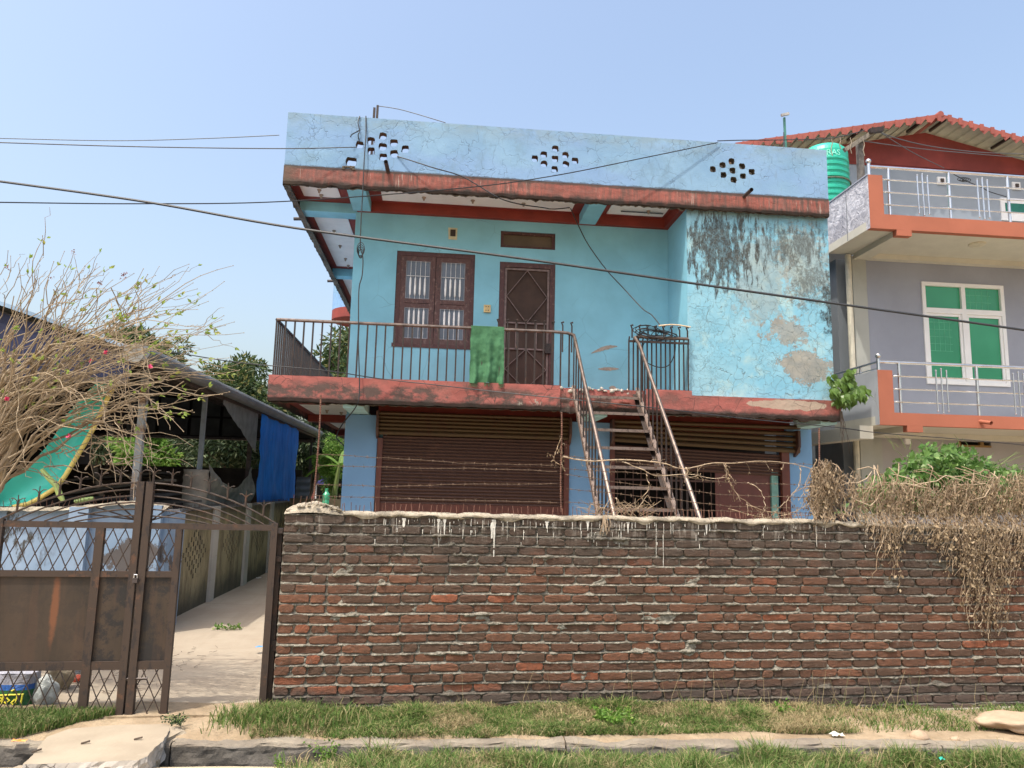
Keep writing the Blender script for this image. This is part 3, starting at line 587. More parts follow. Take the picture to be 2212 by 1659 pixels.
# under the raised shutter: grille bars and a red-brown door leaf
for k in range(13): build(MB().box(2.80+k*.128, 2.812+k*.128, YB-.02, YB-.005, .2, 2.08), 'grille_bar', 'shutter', H)
build(MB().box(2.74, 5.42, YB-.03, YB+.03, 2.07, 2.15).box(2.74, 4.4, YB-.03, YB+.03, 1.9, 1.93), 'grille_rail', 'shutter', H)
dl = build(MB().box(4.42, 5.32, YB-.03, YB+.02, .1, 2.07), 'door_leaf', 'doorred', H)
build(MB().box(4.40, 4.46, YB-.045, YB-.03, .1, 2.07).box(4.46, 5.32, YB-.045, YB-.03, 2.0, 2.07), 'leaf_frame', 'doorred', dl)
build(MB().box(5.33, 5.44, YB-.07, YB+.02, .1, 2.12), 'door_post', 'teal_frame', H)
# --- upper window: wooden frame, two leaves with two panes each
win = build(MB().box(WX0, WX0+.07, YB+.02, YB+.12, WZ0, WZ1).box(WX1-.07, WX1, YB+.02, YB+.12, WZ0, WZ1).box(WX0+.07, WX1-.07, YB+.02, YB+.12, WZ1-.07, WZ1).box(WX0-.02, WX1+.02, YB-.012, YB+.12, WZ0-.005, WZ0+.055), 'window_frame', 'wood', H)
xm = (WX0+WX1)/2; zm = WZ0+.055+(WZ1-WZ0-.12)*.46
def leaf(a, b):
    st = .085
    g = MB().box(a, a+st, YB+.03, YB+.07, WZ0+.055, WZ1-.07).box(b-st, b, YB+.03, YB+.07, WZ0+.055, WZ1-.07)
    for z0, z1 in ((WZ0+.055, WZ0+.15), (zm-.075, zm-.004), (zm+.004, zm+.075), (WZ1-.15, WZ1-.07)): g.box(a+st, b-st, YB+.032, YB+.068, z0, z1)
    lf = build(g, 'window_leaf', 'wood2', H)
    for (z0, z1, up) in ((WZ0+.15, zm-.075, 0), (zm+.075, WZ1-.15, 1)):
        build(MB().box(a+st, b-st, YB+.048, YB+.052, z0, z1), 'pane', 'glass', lf)
        hh = z1-z0
        for k in range(4):
            x = a+st+(b-a-2*st)*(k+1)/5; c0, c1 = (z0+.05, z0+hh*.58) if up else (z1-hh*.62, z1-.03)
            g = MB().lathe((x, YB+.037, c0), [(.004, 0), (.014, .03), (.017, (c1-c0)*.5), (.014, c1-c0-.03), (.004, c1-c0)], 8)
            g.tube([(x, YB+.037, z0), (x, YB+.037, c0)], .0035, 4).tube([(x, YB+.037, c1), (x, YB+.037, z1)], .0035, 4); build(g, 'window_bar', 'white_bar' if 0 else WBAR, lf)
        if up: build(MB().box(a+st, b-st, YB+.036, YB+.040, z0+hh*.60, z0+hh*.61), 'cross_bar', WBAR, lf)
        build(MB().box(a+st, a+st+.014, YB+.036, YB+.044, z0, z1).box(b-st-.014, b-st, YB+.036, YB+.044, z0, z1).box(a+st+.014, b-st-.014, YB+.036, YB+.044, z0, z0+.012).box(a+st+.014, b-st-.014, YB+.036, YB+.044, z1-.012, z1), 'inner_frame', simple('grey_trim', (.22, .24, .27), .6), lf)
WBAR = simple('window_bar_white', (.85, .85, .83), .5)
leaf(WX0+.07, xm-.004); leaf(xm+.004, WX1-.07)
# --- vent window above the door
vf = build(MB().box(VX0, VX1, YB+.03, YB+.10, VZ0, VZ0+.045).box(VX0, VX1, YB+.03, YB+.10, VZ1-.045, VZ1).box(VX0, VX0+.05, YB+.03, YB+.10, VZ0+.045, VZ1-.045).box(VX1-.05, VX1, YB+.03, YB+.10, VZ0+.045, VZ1-.045), 'vent_frame', 'wood', H)
build(MB().box(VX0+.05, VX1-.05, YB+.07, YB+.075, VZ0+.045, VZ1-.045), 'pane', simple('vent_mesh', (.11, .075, .045), .6, 0, .25, 2), vf)
# --- door: frame, mesh leaf with a steel grille
df = build(MB().box(DX0, DX0+.085, YB+.01, YB+.12, DZ0, DZ1).box(DX1-.085, DX1, YB+.01, YB+.12, DZ0, DZ1).box(DX0+.085, DX1-.085, YB+.01, YB+.12, DZ1-.08, DZ1), 'door_frame', 'wood', H)
a, b, z0, z1 = DX0+.09, DX1-.09, DZ0+.02, DZ1-.085
dm = build(MB().box(a, b, YB+.06, YB+.07, z0, z1), 'door_mesh', 'mesh', H)
g = MB(); st = .035; yb_ = YB+.045
g.box(a, a+st, yb_-.012, yb_, z0, z1).box(b-st, b, yb_-.012, yb_, z0, z1).box(a+st, b-st, yb_-.012, yb_, z1-st, z1).box(a+st, b-st, yb_-.012, yb_, z0, z0+st)
ax, bx = a+st, b-st; mxx = (a+b)/2; hz = z1-z0
zt_, zA, zB, zC, zD = z1-st, z0+hz*.55, z0+hz*.34, z0+hz*.30, z0+st
g.box(ax, bx, yb_-.012, yb_, zA-.012, zA+.012).box(ax, bx, yb_-.012, yb_, zB-.012, zB+.012)
def db(p, q): g.bar((p[0], yb_-.006, p[1]), (q[0], yb_-.006, q[1]), .012, .022, up=(0, 1, 0)) if 0 else g.bar((p[0], yb_-.008, p[1]), (q[0], yb_-.008, q[1]), .022, .010)
for sx in (ax, bx):
    db((mxx, zt_), (sx, (zt_+zA)/2)); db((sx, (zt_+zA)/2), (mxx, zA)); db((mxx, zB), (sx, (zB+zD)/2)); db((sx, (zB+zD)/2), (mxx, zD))
for f in (.25, .5, .75): g.box(ax+(bx-ax)*f-.01, ax+(bx-ax)*f+.01, yb_-.012, yb_, zB, zA)
build(g, 'door_grille', simple('grille_grey', (.17, .12, .11), .6, 0, .3, 14), H)
build(MB().box(DX1-.15, DX1-.06, YB-.03, YB+.03, 3.9, 4.06), 'door_latch', 'iron', H)
# small fittings on the wall
p = onY(*Q4(1692, 1505), YB); sb = build(MB().box(p.x-.055, p.x+.055, YB-.035, YB, p.z-.06, p.z+.06), 'switch_box', simple('switch_cream', (.62, .46, .20), .4), H)
for dx, dz in ((-.02, .03), (.02, .03), (-.02, -.03), (.02, -.03)): build(MB().lathe((p.x+dx, YB-.034, p.z+dz), [(.008, 0), (.008, .006)], 8, (0, -1, 0)), 'switch', simple('switch_orange', (.40, .14, .03), .4) if False else 'iron', sb)
p = onY(*Q4(1447, 958), YB); sb = build(MB().box(p.x-.08, p.x+.06, YB-.01, YB, p.z-.10, p.z+.09, .01), 'junction_box', simple('junction_cream', (.55, .52, .35), .5), H)
build(MB().box(p.x-.05, p.x+.035, YB-.022, YB-.01, p.z-.05, p.z+.06), 'box_hole', 'iron', sb)
for (q0, q1, nme) in (((420, 350, 610, 300), .05, 0), ((470, 463, 620, 463), .04, 1), ((548, 600, 600, 600), .05, 2)):   # patches where paint has fallen off
    p = onY(*Q7(q0[0], q0[1]), YB); q = onY(*Q7(q0[2], q0[3]), YB); n = 22; pts = []
    for k in range(n):
        t = k/(n-1); u = math.sin(math.pi*t); pts.append((p.x+(q.x-p.x)*t, YB-.004, p.z+(q.z-p.z)*(t if nme else math.sin(t*1.57))+q1*.55*u*(1+.6*nz(k*1.1, nme))))
    for k in range(n-1, -1, -1):
        t = k/(n-1); u = math.sin(math.pi*t); pts.append((p.x+(q.x-p.x)*t, YB-.004, p.z+(q.z-p.z)*(t if nme else math.sin(t*1.57))-q1*.55*u*(1+.9*nz(k*1.3, nme+5))-.012))
    build(MB().poly(pts, [tuple(range(len(pts)))]), 'bare_patch', simple('bare_plaster', (.34, .29, .24), .9, 0, .25, 20), H, fixn=False)
# --- balcony railing
RAIL = bpy.data.objects.new('balcony_railing', None); COL.objects.link(RAIL); RAIL.parent = H; RAIL.location = Vector((0, YF+.03, 3.2))-H.location
zr = 4.04; YR = YF+.035
build(MB().tube([(-2.41, YR, zr), (1.62, YR, zr), (1.80, YR, zr-.01), (1.88, YR-.10, zr-.06), (1.88, YR-.25, zr-.19)], .024, 10), 'top_rail', 'rail_shiny', RAIL)
build(MB().tube([(-2.41, YR, zr), (-2.41, 19.2, zr)], .022, 8), 'top_rail', 'iron', RAIL)
proto = build(MB().box(-2.41-.011, -2.41+.011, YR-.011, YR+.011, 3.22, zr-.02), 'baluster', 'iron', RAIL)
x = -2.41; k = 0
while x < 1.78:
    x += .1285; c = proto.copy(); COL.objects.link(c); c.parent = RAIL; c.location = (x+2.41, 0, 0); c.rotation_euler = (0, 0, 0)
for k in range(1, 66):
    c = proto.copy(); COL.objects.link(c); c.parent = RAIL; c.location = (0, k*.13, 0)
for k in range(9):
    p = onY(*Q6(1852+52*k if k < 6 else 1852+52*k, 150), YR); x = .77+.137*k
    z0_ = zr-.02
    build(MB().tube([(x, YR, zr-.3), (x, YR, zr+.10), (x-.02, YR-.01, zr+.145), (x+.012, YR, zr+.15)], [.011, .011, .012, .016], 6), 'spike', 'iron', RAIL)
# right-hand piece of railing beside the stair
R2 = bpy.data.objects.new('balcony_railing', None); COL.objects.link(R2); R2.parent = H; R2.location = Vector((3.2, YF+.03, 3.2))-H.location
build(MB().tube([(2.83, YR-.25, 3.83), (2.80, YR-.08, 3.99), (2.86, YR, 4.02), (3.64, YR, 4.02)], .024, 10), 'top_rail', 'rail_shiny', R2)
build(MB().bar((2.73, YR-.04, 3.94), (3.64, YR-.04, 3.94), .03, .03), 'middle_rail', 'iron', R2)
for k in range(14):
    x = 2.73+.07*k; build(MB().tube([(x, YR+.01*(k % 2), 3.2), (x+.04*nz(k, 3), YR, 3.95), (x+.06*nz(k, 5)+.01, YR, 4.02)], .012, 5), 'baluster', 'iron', R2)
for k in range(8):
    x = 2.78+.122*k; build(MB().tube([(x, YR, 4.0), (x, YR, 4.14), (x-.022, YR-.01, 4.19), (x+.012, YR, 4.195)], [.012, .012, .012, .017], 6), 'spike', 'iron', R2)
# rounded balcony at the far left corner of the house
pL, pU, pM, pB = onY(718, 640, 19.8), onY(740, 560, 19.8), onY(740, 672, 19.8), onY(740, 694, 19.8); rad = .75
g = MB().lathe((pL.x+rad, 19.8+rad*.2, pM.z), [(rad, 0), (rad, pU.z-pM.z-.35)], 40); build(g, 'rear_balcony', 'parapet', H)
g = MB().lathe((pL.x+rad, 19.8+rad*.2, pB.z), [(rad-.1, 0), (rad+.0, .02), (rad+.0, pM.z-pB.z)], 40); build(g, 'rear_balcony_edge', 'soffit_red', H)
# ---------------------------------------------------------------- steel stair
ST = thing('steel_stair', (2.35, 7.3, .05), 'steep brown steel stair with pipe handrails rising behind the brick wall to the balcony', 'staircase')
xl, xr = 1.88, 2.83; A = Vector((0, YF+.02, 3.2)); slope = .985
def sp(y, dz=0): return 3.2-(YF-y)*slope+dz
for X in (xl, xr):
    build(MB().bar((X, YF-.02, sp(YF-.02)), (X, 7.3, sp(7.3)), .012, .11), 'stringer', T('stringer'), ST)
    build(MB().bar((X+.012, YF-.02, sp(YF-.02, .055)), (X+.012, 7.3, sp(7.3, .055)), .055, .008), 'stringer_flange', T('stringer'), ST)
    build(MB().bar((X+(.03 if X < 2 else -.03), YF-.02, sp(YF-.02, -.04)), (X+(.03 if X < 2 else -.03), 7.3, sp(7.3, -.04)), .05, .008), 'stringer_flange', 'iron', ST)
n = 13
for k in range(n):
    y = YF-.12-k*.262; z = sp(y)-.01
    b_ = build(MB().box(xl+.012, xr-.012, y-.10, y+.10, z-.006, z), 'tread', 'iron', ST); build(MB().box(xl+.012, xr-.012, y-.112, y-.10, z-.036, z+.002), 'tread_lip', T('stringer'), b_)
for X in (xl, xr):
    build(MB().tube([(X, YR-.22, 3.86 if X > 2 else 3.87), (X, 7.25, 3.86-(YR-.22-7.25)*slope)], .026, 10), 'handrail', 'rail_shiny', ST)
    for k in range(17):
        y = YF-.08-.195*k; build(MB().box(X-.009, X+.009, y-.009, y+.009, sp(y)-.02, min(3.98, 3.86-(YR-.22-y)*slope)), 'baluster', 'iron', ST)
# ---------------------------------------------------------------- towel
p0, p1 = onY(*Q6(1575, 165), YR), onY(*Q6(1815, 168), YR); zb = 3.245
def tw(u, v):
    w = p1.x-p0.x; x = p0.x+w*u+.012*v*w*2*(u-.1)
    L = (zr+.02-zb+.03)
    fold = .030*math.sin(u*15+2.5*nz(v*2, 3))*min(1, v*2.2)+.012*math.sin(u*31+v*4)*v+.03*nzf(u*3, v*4, 8)+.010*math.sin(v*22+u*9)*math.exp(-v*5)
    return (x+.01*nz(v*6, u*3), YR-.032-fold*v**.4-.012*v, zr+.03-L*v-.012*math.sin(u*9)*v)
tm = Mat('towel_cloth', .95); ta = tm.mix(tm.rp(tm.no(14, 6, .7), .35, .65), (.038, .13, .06), (.060, .175, .08)); ta = tm.mix(tm.rp(tm.no(60, 3), .5, .8, 0, .25), ta, (.11, .23, .12)); tm.fin(ta, tm.no(260, 2), .7, .003)
TW = thing('towel', (p0.x+.2, YR, 3.3), 'green towel hanging over the balcony rail in front of the door', 'towel')
g = MB().grid(tw, 40, 46).grid(lambda u, v: (tw(u, 0)[0], YR-.032+.06*v, zr+.03+.008*math.sin(math.pi*v)), 40, 4).grid(lambda u, v: (tw(u, 0)[0], YR+.03+.01*math.sin(u*9)*v, zr+.03-.35*v), 40, 10)
build(g, 'cloth', tm.m, TW, smooth=True)
g = MB()
for k in range(46):
    q = Vector(tw(k/45, 1)); g.tube([q, q+Vector((R(-.008, .008), 0, -.03)), q+Vector((R(-.02, .02), R(-.01, .0), -.055))], .0025, 3)
build(g, 'fringe', tm.m, TW)
# ================================================================== BRICK WALL
BW = thing('brick_wall', (2.6, 6.25, -.1), 'weathered red brick boundary wall with thick grey mortar, lime drips and iron pins along its top', 'wall')
CP = .0768; Z0W = -.135; NR = 21; S0, S1 = -1.215, 7.2
def zoff(s, z): return .010*nz(s*.8, z*1.3, 3)+.004*nz(s*3.1, z*9, 6)
def ztop(s): return 1.475+.012*nz(s*1.7, 4)-.018*max(0, s-3.2)
rows = []; bricks = []
for r in range(NR):
    zb = Z0W+r*CP; s = S0+R(-.006, .006); first = True
    while s < S1:
        if first: L = .113 if r % 2 else .228
        elif (s < S0+.5) and random.random() < .45: L = .113
        else: L = R(.218, .232) if random.random() > .10 else R(.09, .15)
        first = False
        bricks.append([s, zb+R(-.002, .002), min(L, .235), .060+R(-.003, .003)]); s += L+R(.004, .016)
bricks = [b for b in bricks if b[1]+b[3] < ztop(b[0])-.0]
def brick_mesh(L, seed):
    # a hand-made brick: worn front outline, slightly pillowed face
    random.seed(seed); h = .0615/2; l = L/2; d = .09
    n = 12; out = []
    for k in range(n):
        t = [(-1, -1), (-.6, -1), (0, -1), (.6, -1), (1, -1), (1, 0), (1, 1), (.5, 1), (0, 1), (-.5, 1), (-1, 1), (-1, 0)][k]
        cr = .007*R(.1, 1.8) if abs(t[0]) == 1 and abs(t[1]) == 1 else 0
        out.append((t[0]*(l-cr)+R(-.003, .003), t[1]*(h-cr*.8)+R(-.003, .003)*1.1))
    mb = MB(); ctr = R(-.002, .003)
    ins = [(x-math.copysign(min(abs(x), .0045+R(0, .004)), x), z-math.copysign(.0045+R(0, .003), z) if abs(z) > .01 else z) for x, z in out]
    pts = [(x*1.0, d, z) for x, z in out]+[(x, .0035+R(-.001, .0025), z) for x, z in out]+[(x, ctr+R(-.0025, .002), z) for x, z in ins]+[(0, ctr-.001, 0)]
    fs = []
    for k in range(n):
        m2 = (k+1) % n; fs += [(k, m2, n+m2, n+k), (n+k, n+m2, 2*n+m2, 2*n+k), (2*n+k, 2*n+m2, 3*n)]
    mb.poly(pts, fs); me = bpy.data.meshes.new('brick'); me.from_pydata(mb.v, [], mb.f); me.update()
    bm = bmesh.new(); bm.from_mesh(me); bmesh.ops.recalc_face_normals(bm, faces=bm.faces); bm.to_mesh(me); bm.free()
    me.materials.append(T('brick')); return me
LEN = [.10, .115, .14, .218, .225, .232]
BM = {L: [brick_mesh(L, int(L*1000)+k) for k in range(5 if L > .2 else 3)] for L in LEN}
random.seed(11)
def shown(b):   # how large a brick shows: near and not behind the dry creeper or the grass
    s, z = b[0]+b[2]/2, b[1]
    if s > 5.35 or z < -.02 or s < -1.3: return 0
    v = b[2]/(6.1+s*.056)**2*(1-.05*abs(s-1))
    if s > 3.9 and z > .95: v *= .2
    return v
order = sorted(range(len(bricks)), key=lambda i: -shown(bricks[i])); single = set(order[:300])
rest = MB()
for i, (s, z, L, h) in enumerate(bricks):
    Lm = min(LEN, key=lambda q: abs(q-L)); me = random.choice(BM[Lm]); p = W(s+L/2, z+h/2+.007+zoff(s+L/2, z), R(-.005, .009)); tilt = R(-.022, .022); yw = WA+R(-.012, .012)
    if i in single:
        o = bpy.data.objects.new('brick', me); COL.objects.link(o); o.parent = BW; o.location = p-BW.location; o.rotation_euler = (0, tilt, yw); o.scale = (L/Lm, 1, 1)
    else:
        M4 = Matrix.Translation(p) @ Matrix.Rotation(yw, 4, 'Z') @ Matrix.Rotation(tilt, 4, 'Y') @ Matrix.Diagonal((L/Lm, 1, 1, 1))
        o0 = len(rest.v); rest.v += [tuple(M4 @ v.co) for v in me.vertices]; rest.f += [tuple(j+o0 for j in f.vertices) for f in me.polygons]
build(rest, 'brickwork', 'brick', BW, kind='stuff', fixn=False)
# mortar sheet: recessed between the bricks, squeezed out in lumps along the beds
NS, NZ = 760, 235
sg = np.linspace(S0-.0, S1, NS+1); zg = np.linspace(Z0W-.03, 1.475, NZ+1)
mb = MB(); vv = []
rowof = {}
for b in bricks: rowof.setdefault(round((b[1]-Z0W)/CP), []).append(b)
perp = [sorted([b[0]-.006 for b in rowof.get(r, [])]) for r in range(NR+1)]
import bisect
for z in zg:
    r = int((z-Z0W)//CP); fz = (z-Z0W)/CP-r      # brick occupies .08 .. .82
    dj = min(abs(fz-.91), abs(fz+.09))*CP       # distance to bed centre
    bed = max(0, 1-dj/.0165)
    pj = perp[r] if 0 <= r < len(perp) else []
    for s in sg:
        s_ = float(s); k = bisect.bisect(pj, s_); dp = min([abs(s_-q) for q in pj[max(0, k-1):k+1]] or [1]); head = max(0, 1-dp/.011)
        n1 = nzf(s_*9, z*22, 1); n2 = nz(s_*38, z*60, 5); n3 = nz(s_*2.2, r*3.7, 9)
        up = .5 if fz > .8 else .35
        d = .021-bed*(.0185+.014*n1+.010*n2+.008*n3)-head*(.001+.020*max(0, n1+.3*n3))
        if bed > .0 and fz > .78: d -= .003
        sm_ = nzf(s_*3.4, z*6.5, 30)
        if sm_ > .46: d -= .018*min(1, (sm_-.46)*6)+.006*n2      # smears over the bricks
        vv.append(tuple(W(s_, float(min(z+zoff(s_, z), ztop(s_))), d)))
mb.v = vv; mb.f = [(j*(NS+1)+i, j*(NS+1)+i+1, (j+1)*(NS+1)+i+1, (j+1)*(NS+1)+i) for j in range(NZ) for i in range(NS)]
build(mb, 'mortar', 'mortar', BW, kind='stuff', fixn=False)
build(MB().wbox(S0+.02, S1, -.3, 1.44, .06, .235), 'wall_core', 'mortar', BW)
g = MB(); g.grid(lambda u, v: tuple(W(S0+.0, -.13+1.6*v, .02+.21*u)), 4, 20); build(g, 'wall_end', 'brick', BW, fixn=False)
# cement capping, a little uneven, with the rough pile of concrete at the left end
cm = Mat('cap_cement', .95); ca = cm.mix(cm.rp(cm.no(12, 6, .7), .3, .7), (.27, .23, .17), (.50, .44, .34)); ca = cm.mix(cm.rp(cm.no(6, 7, .8), .48, .58, 0, .8), ca, (.13, .11, .08)); cm.fin(ca, cm.no(50, 6, .75), 1.0, .012)
def cap(u, v):
    s = S0+.45+(S1-S0-.45)*u; zt = ztop(s)+.016+.016*nzf(s*5, 2)
    w = [(-.004+.010*nz(s*7, 1), -.030+.035*nz(s*6, 8)), (-.016+.008*nz(s*11, 3), -.016+.008*nz(s*9, 8)), (-.008+.007*nz(s*13, 5), .0), (.02, .008), (.12, .014+.004*nz(s*8)), (.22, .006), (.245, -.03)]
    k = v*6; i = min(5, int(k)); t = k-i; a, b = w[i], w[i+1]
    return tuple(W(s, zt+(a[1]+(b[1]-a[1])*t), a[0]+(b[0]-a[0])*t))
build(MB().grid(cap, 800, 14), 'capping', cm.m, BW, smooth=False)
def pile(u, v):
    s = S0-.005+.46*u; e = math.sin(math.pi*min(1, max(0, u)))**.6; h = 1.475+.02+.075*e*(1 if u < .55 else 1-.6*(u-.55)/.45)+.02*nzf(s*14, v*3, 2)*e+.008*nz(s*50, v*9)
    return tuple(W(s+.01*nz(v*8, 2), 1.46+(h-1.46)*math.sin(math.pi*min(1, v*1.1+.02))**.5, -.005+.25*v+.008*nz(s*20, v*5)))
build(MB().grid(pile, 60, 26), 'rough_cap', cm.m, BW, smooth=False)
g = MB()
for k in range(70): s = S0+R(.02, .44); g.blob(W(s, 1.50+.06*math.sin(math.pi*(s-S0)/.46)+R(-.02, .0), R(.0, .12)), R(.008, .022), R(.008, .02), R(.006, .014), 1, .35, 3, k)
build(g, 'aggregate', cm.m, BW, kind='stuff')
# lime drips over the front
lm = simple('lime_wash', (.58, .56, .50), .9, 0, .25, 40)
g = MB(); random.seed(3)
for k in range(175):
    s = R(-.72, 4.2) if k % 5 else R(-.5, 1.6); zt = ztop(s)-.015-R(0, .03)
    if R(0, 1) < .35: zt -= CP*random.choice([1, 1, 2])
    if nz(s*2.1, 7) < -.15: continue
    L = R(.012, .10)*R(.4, 1)*(1.0 if s < 2 else .7); w = R(.0015, .0042)
    if R(0, 1) < .10: L *= 3.4; w *= .8
    n = 7; pts = []; pr = []
    for i in range(n):
        t = i/(n-1); pts.append((s+.002*nz(t*4, k), zt-L*t, w*(1-.45*t)*(1.6 if i == n-2 else 1)*(.2 if i == n-1 else 1)))
    a = [W(p[0]-p[2], p[1], -.0035) for p in pts]; b = [W(p[0]+p[2], p[1], -.0035) for p in pts]; c = [W(p[0], p[1], -.0065) for p in pts]
    P = a+c+b; g.poly(P, [(i, i+1, n+i+1, n+i) for i in range(n-1)]+[(n+i, n+i+1, 2*n+i+1, 2*n+i) for i in range(n-1)])
for s0, w, L in ((.0, .012, .06), (.44, .018, .08), (.46, .011, .16), (.05, .010, .07), (-.28, .014, .05), (1.6, .012, .05), (2.3, .010, .05), (.9, .016, .03), (1.25, .012, .04)):    # broader runs
    n = 18; a = []; b = []
    for i in range(n):
        t = i/(n-1); ww = w*(1-.75*t)*(1+.5*nz(t*6, s0)); a.append(W(s0-ww, ztop(s0)-.02-L*t*1.9, -.0035)); b.append(W(s0+ww*(1+.4*nz(t*5, s0+3)), ztop(s0)-.02-L*t*1.9, -.0035))
    g.poly(a+b, [(i, i+1, n+i+1, n+i) for i in range(n-1)])
build(g, 'lime_drips', lm, BW, kind='stuff', fixn=False)
# iron pins set in the capping
g = MB(); random.seed(5); s = S0+.05
while s < 6.2:
    z = ztop(s)+.03+(.05 if s < S0+.42 else 0); dx, dd = R(-.012, .012), R(-.01, .01); L = R(.045, .075)
    g.tube([W(s, z-.01, R(.02, .10)), W(s+dx, z+L, .06+dd)], .0030, 3); s += R(.025, .06)
build(g, 'iron_pins', 'rebar', BW, kind='stuff')
# plinth at the foot on the right
def plf(u, v):
    s = 2.9+2.6*u; prof = [(-.10+.02*nz(s*6, 1), -.33), (-.11+.02*nz(s*7, 2), -.2), (-.10+.012*nz(s*9, 3), -.12+.01*nz(s*6, 9)), (-.06, -.10+.012*nz(s*5, 5)), (.02, -.095)]
    k = v*4; i = min(3, int(k)); t = k-i; a, b = prof[i], prof[i+1]; return tuple(W(s, a[1]+(b[1]-a[1])*t, a[0]+(b[0]-a[0])*t))
build(MB().grid(plf, 90, 10), 'plinth', plaster('plinth_concrete', (.26, .235, .19), .3, .6, (.07, .06, .045), 3, .02, .95, .8), BW)
# ---------------------------------------------------------------- rebar posts and barbed wire
PR = [((693, 853), (678, 1105)), ((1212, 890), (1213, 1100)), ((1768, 925), (1776, 1125))]
post = []
LBR = ['leaning rusty reinforcing bar at the left end of the brick wall', 'rusty reinforcing bar on the brick wall in front of the steel stair', 'rusty reinforcing bar wrapped in dry creeper near the right pillar']
for i, (a, b) in enumerate(PR):
    s0, z0 = wsz(*a, .1); s1_, z1_ = wsz(*b, .1); g = MB(); n = int((z0-z1_)/.018)
    pts = []; rr = []
    for k in range(n*2):
        t = k/(n*2-1); pts.append(W(s0+(s1_-s0)*t+.006*math.sin(t*5+i), z0+(z1_-.02-z0)*t, .1)); rr.append(.0082 if k % 2 else .0058)
    g.tube(pts, rr, 7); o = build(g, 'rebar_post', 'rebar'); tag(o, LBR[i], 'rebar', 'reinforcing bars holding the barbed wire'); post.append((s0, z0, s1_, z1_))
def barb(pts, lab, r=.0022):
    g = MB(); pts = [Vector(p) for p in pts]; P = []
    for a, b in zip(pts[:-1], pts[1:]):
        n = max(2, int((b-a).length/.03))
        for k in range(n): P.append(a.lerp(b, k/n)+Vector((0, 0, .006*nz((a.x+k*.03)*6, a.z*9))))
    P.append(pts[-1]); A = [p+Vector((0, .0025*math.sin(i*2.1), .0025*math.cos(i*2.1))) for i, p in enumerate(P)]; B = [p-Vector((0, .0025*math.sin(i*2.1), .0025*math.cos(i*2.1))) for i, p in enumerate(P)]
    g.tube(A, r*.8, 4).tube(B, r*.8, 4)
    for i in range(1, len(P)-1, 3):
        c = P[i]+Vector((R(-.01, .01), 0, 0)); d = (P[i+1]-P[i]).normalized()
        for q in range(2):
            v = Vector((R(-.5, .5), R(-.6, .6), R(-1, 1))).normalized()*R(.014, .022); g.tube([c-v, c, c+v*R(.7, 1)], r*.6, 3)
        g.tube([c-d*.006, c+d*.006], r*2, 5)
    return tag(build(g, 'barbed_wire', 'wire'), lab, 'barbed wire', 'barbed wire strands above the brick wall')
LS = ['barbed wire strand nearest the shutter top, left of the stair', 'second barbed wire strand from the top, left of the stair', 'third barbed wire strand from the top, left of the stair', 'lowest barbed wire strand just above the wall pins, left of the stair']
def wp(q): s, z = wsz(*q, .1); return W(s, z, .1)
LP = [[(450, 1085), (950, 1108), (1500, 1150), (2180, 1165)], [(450, 1165), (1150, 1185), (1700, 1190), (2200, 1210)], [(430, 1300), (900, 1320), (1600, 1300), (2200, 1300)], [(420, 1385), (900, 1400), (1500, 1418), (2200, 1435)]]
for l, p in zip(LS, LP): barb([wp(Q6(*q)) for q in p], l)
RS = ['topmost barbed wire strand right of the stair, tangled with dry stems', 'second barbed wire strand from the top, right of the stair', 'third barbed wire strand from the top, right of the stair', 'fourth barbed wire strand from the top, right of the stair', 'lowest barbed wire strand just above the wall pins, right of the stair']
RP = [[(200, 1090), (700, 1150), (1100, 1190), (1500, 1140), (2030, 1160)], [(200, 1190), (900, 1230), (1400, 1290), (2030, 1310)], [(240, 1335), (900, 1400), (1400, 1460), (2030, 1480)], [(230, 1430), (1100, 1490), (1600, 1500), (2030, 1515)], [(230, 1230), (700, 1300), (1400, 1380), (2030, 1400)]]
for l, p in zip(RS, RP): barb([wp(Q7(*q)) for q in p], l)
# green bottle upside down on the wall end, brown rag beside it
bs, bz = wsz(*Q6(520, 1480), .12)
gm = Mat('green_plastic', .25); gm.fin((.06, .38, .20)); gm.b.inputs['Transmission Weight'].default_value = .35
o = build(MB().lathe(W(bs, bz-.0, .12), [(.026, 0), (.03, .012), (.030, .05), (.026, .07), (.030, .09), (.028, .115), (.014, .135), (.011, .15), (.013, .152), (.013, .165)], 16), 'bottle', gm.m, smooth=False); tag(o, 'green plastic bottle standing on the left end of the brick wall', 'bottle')
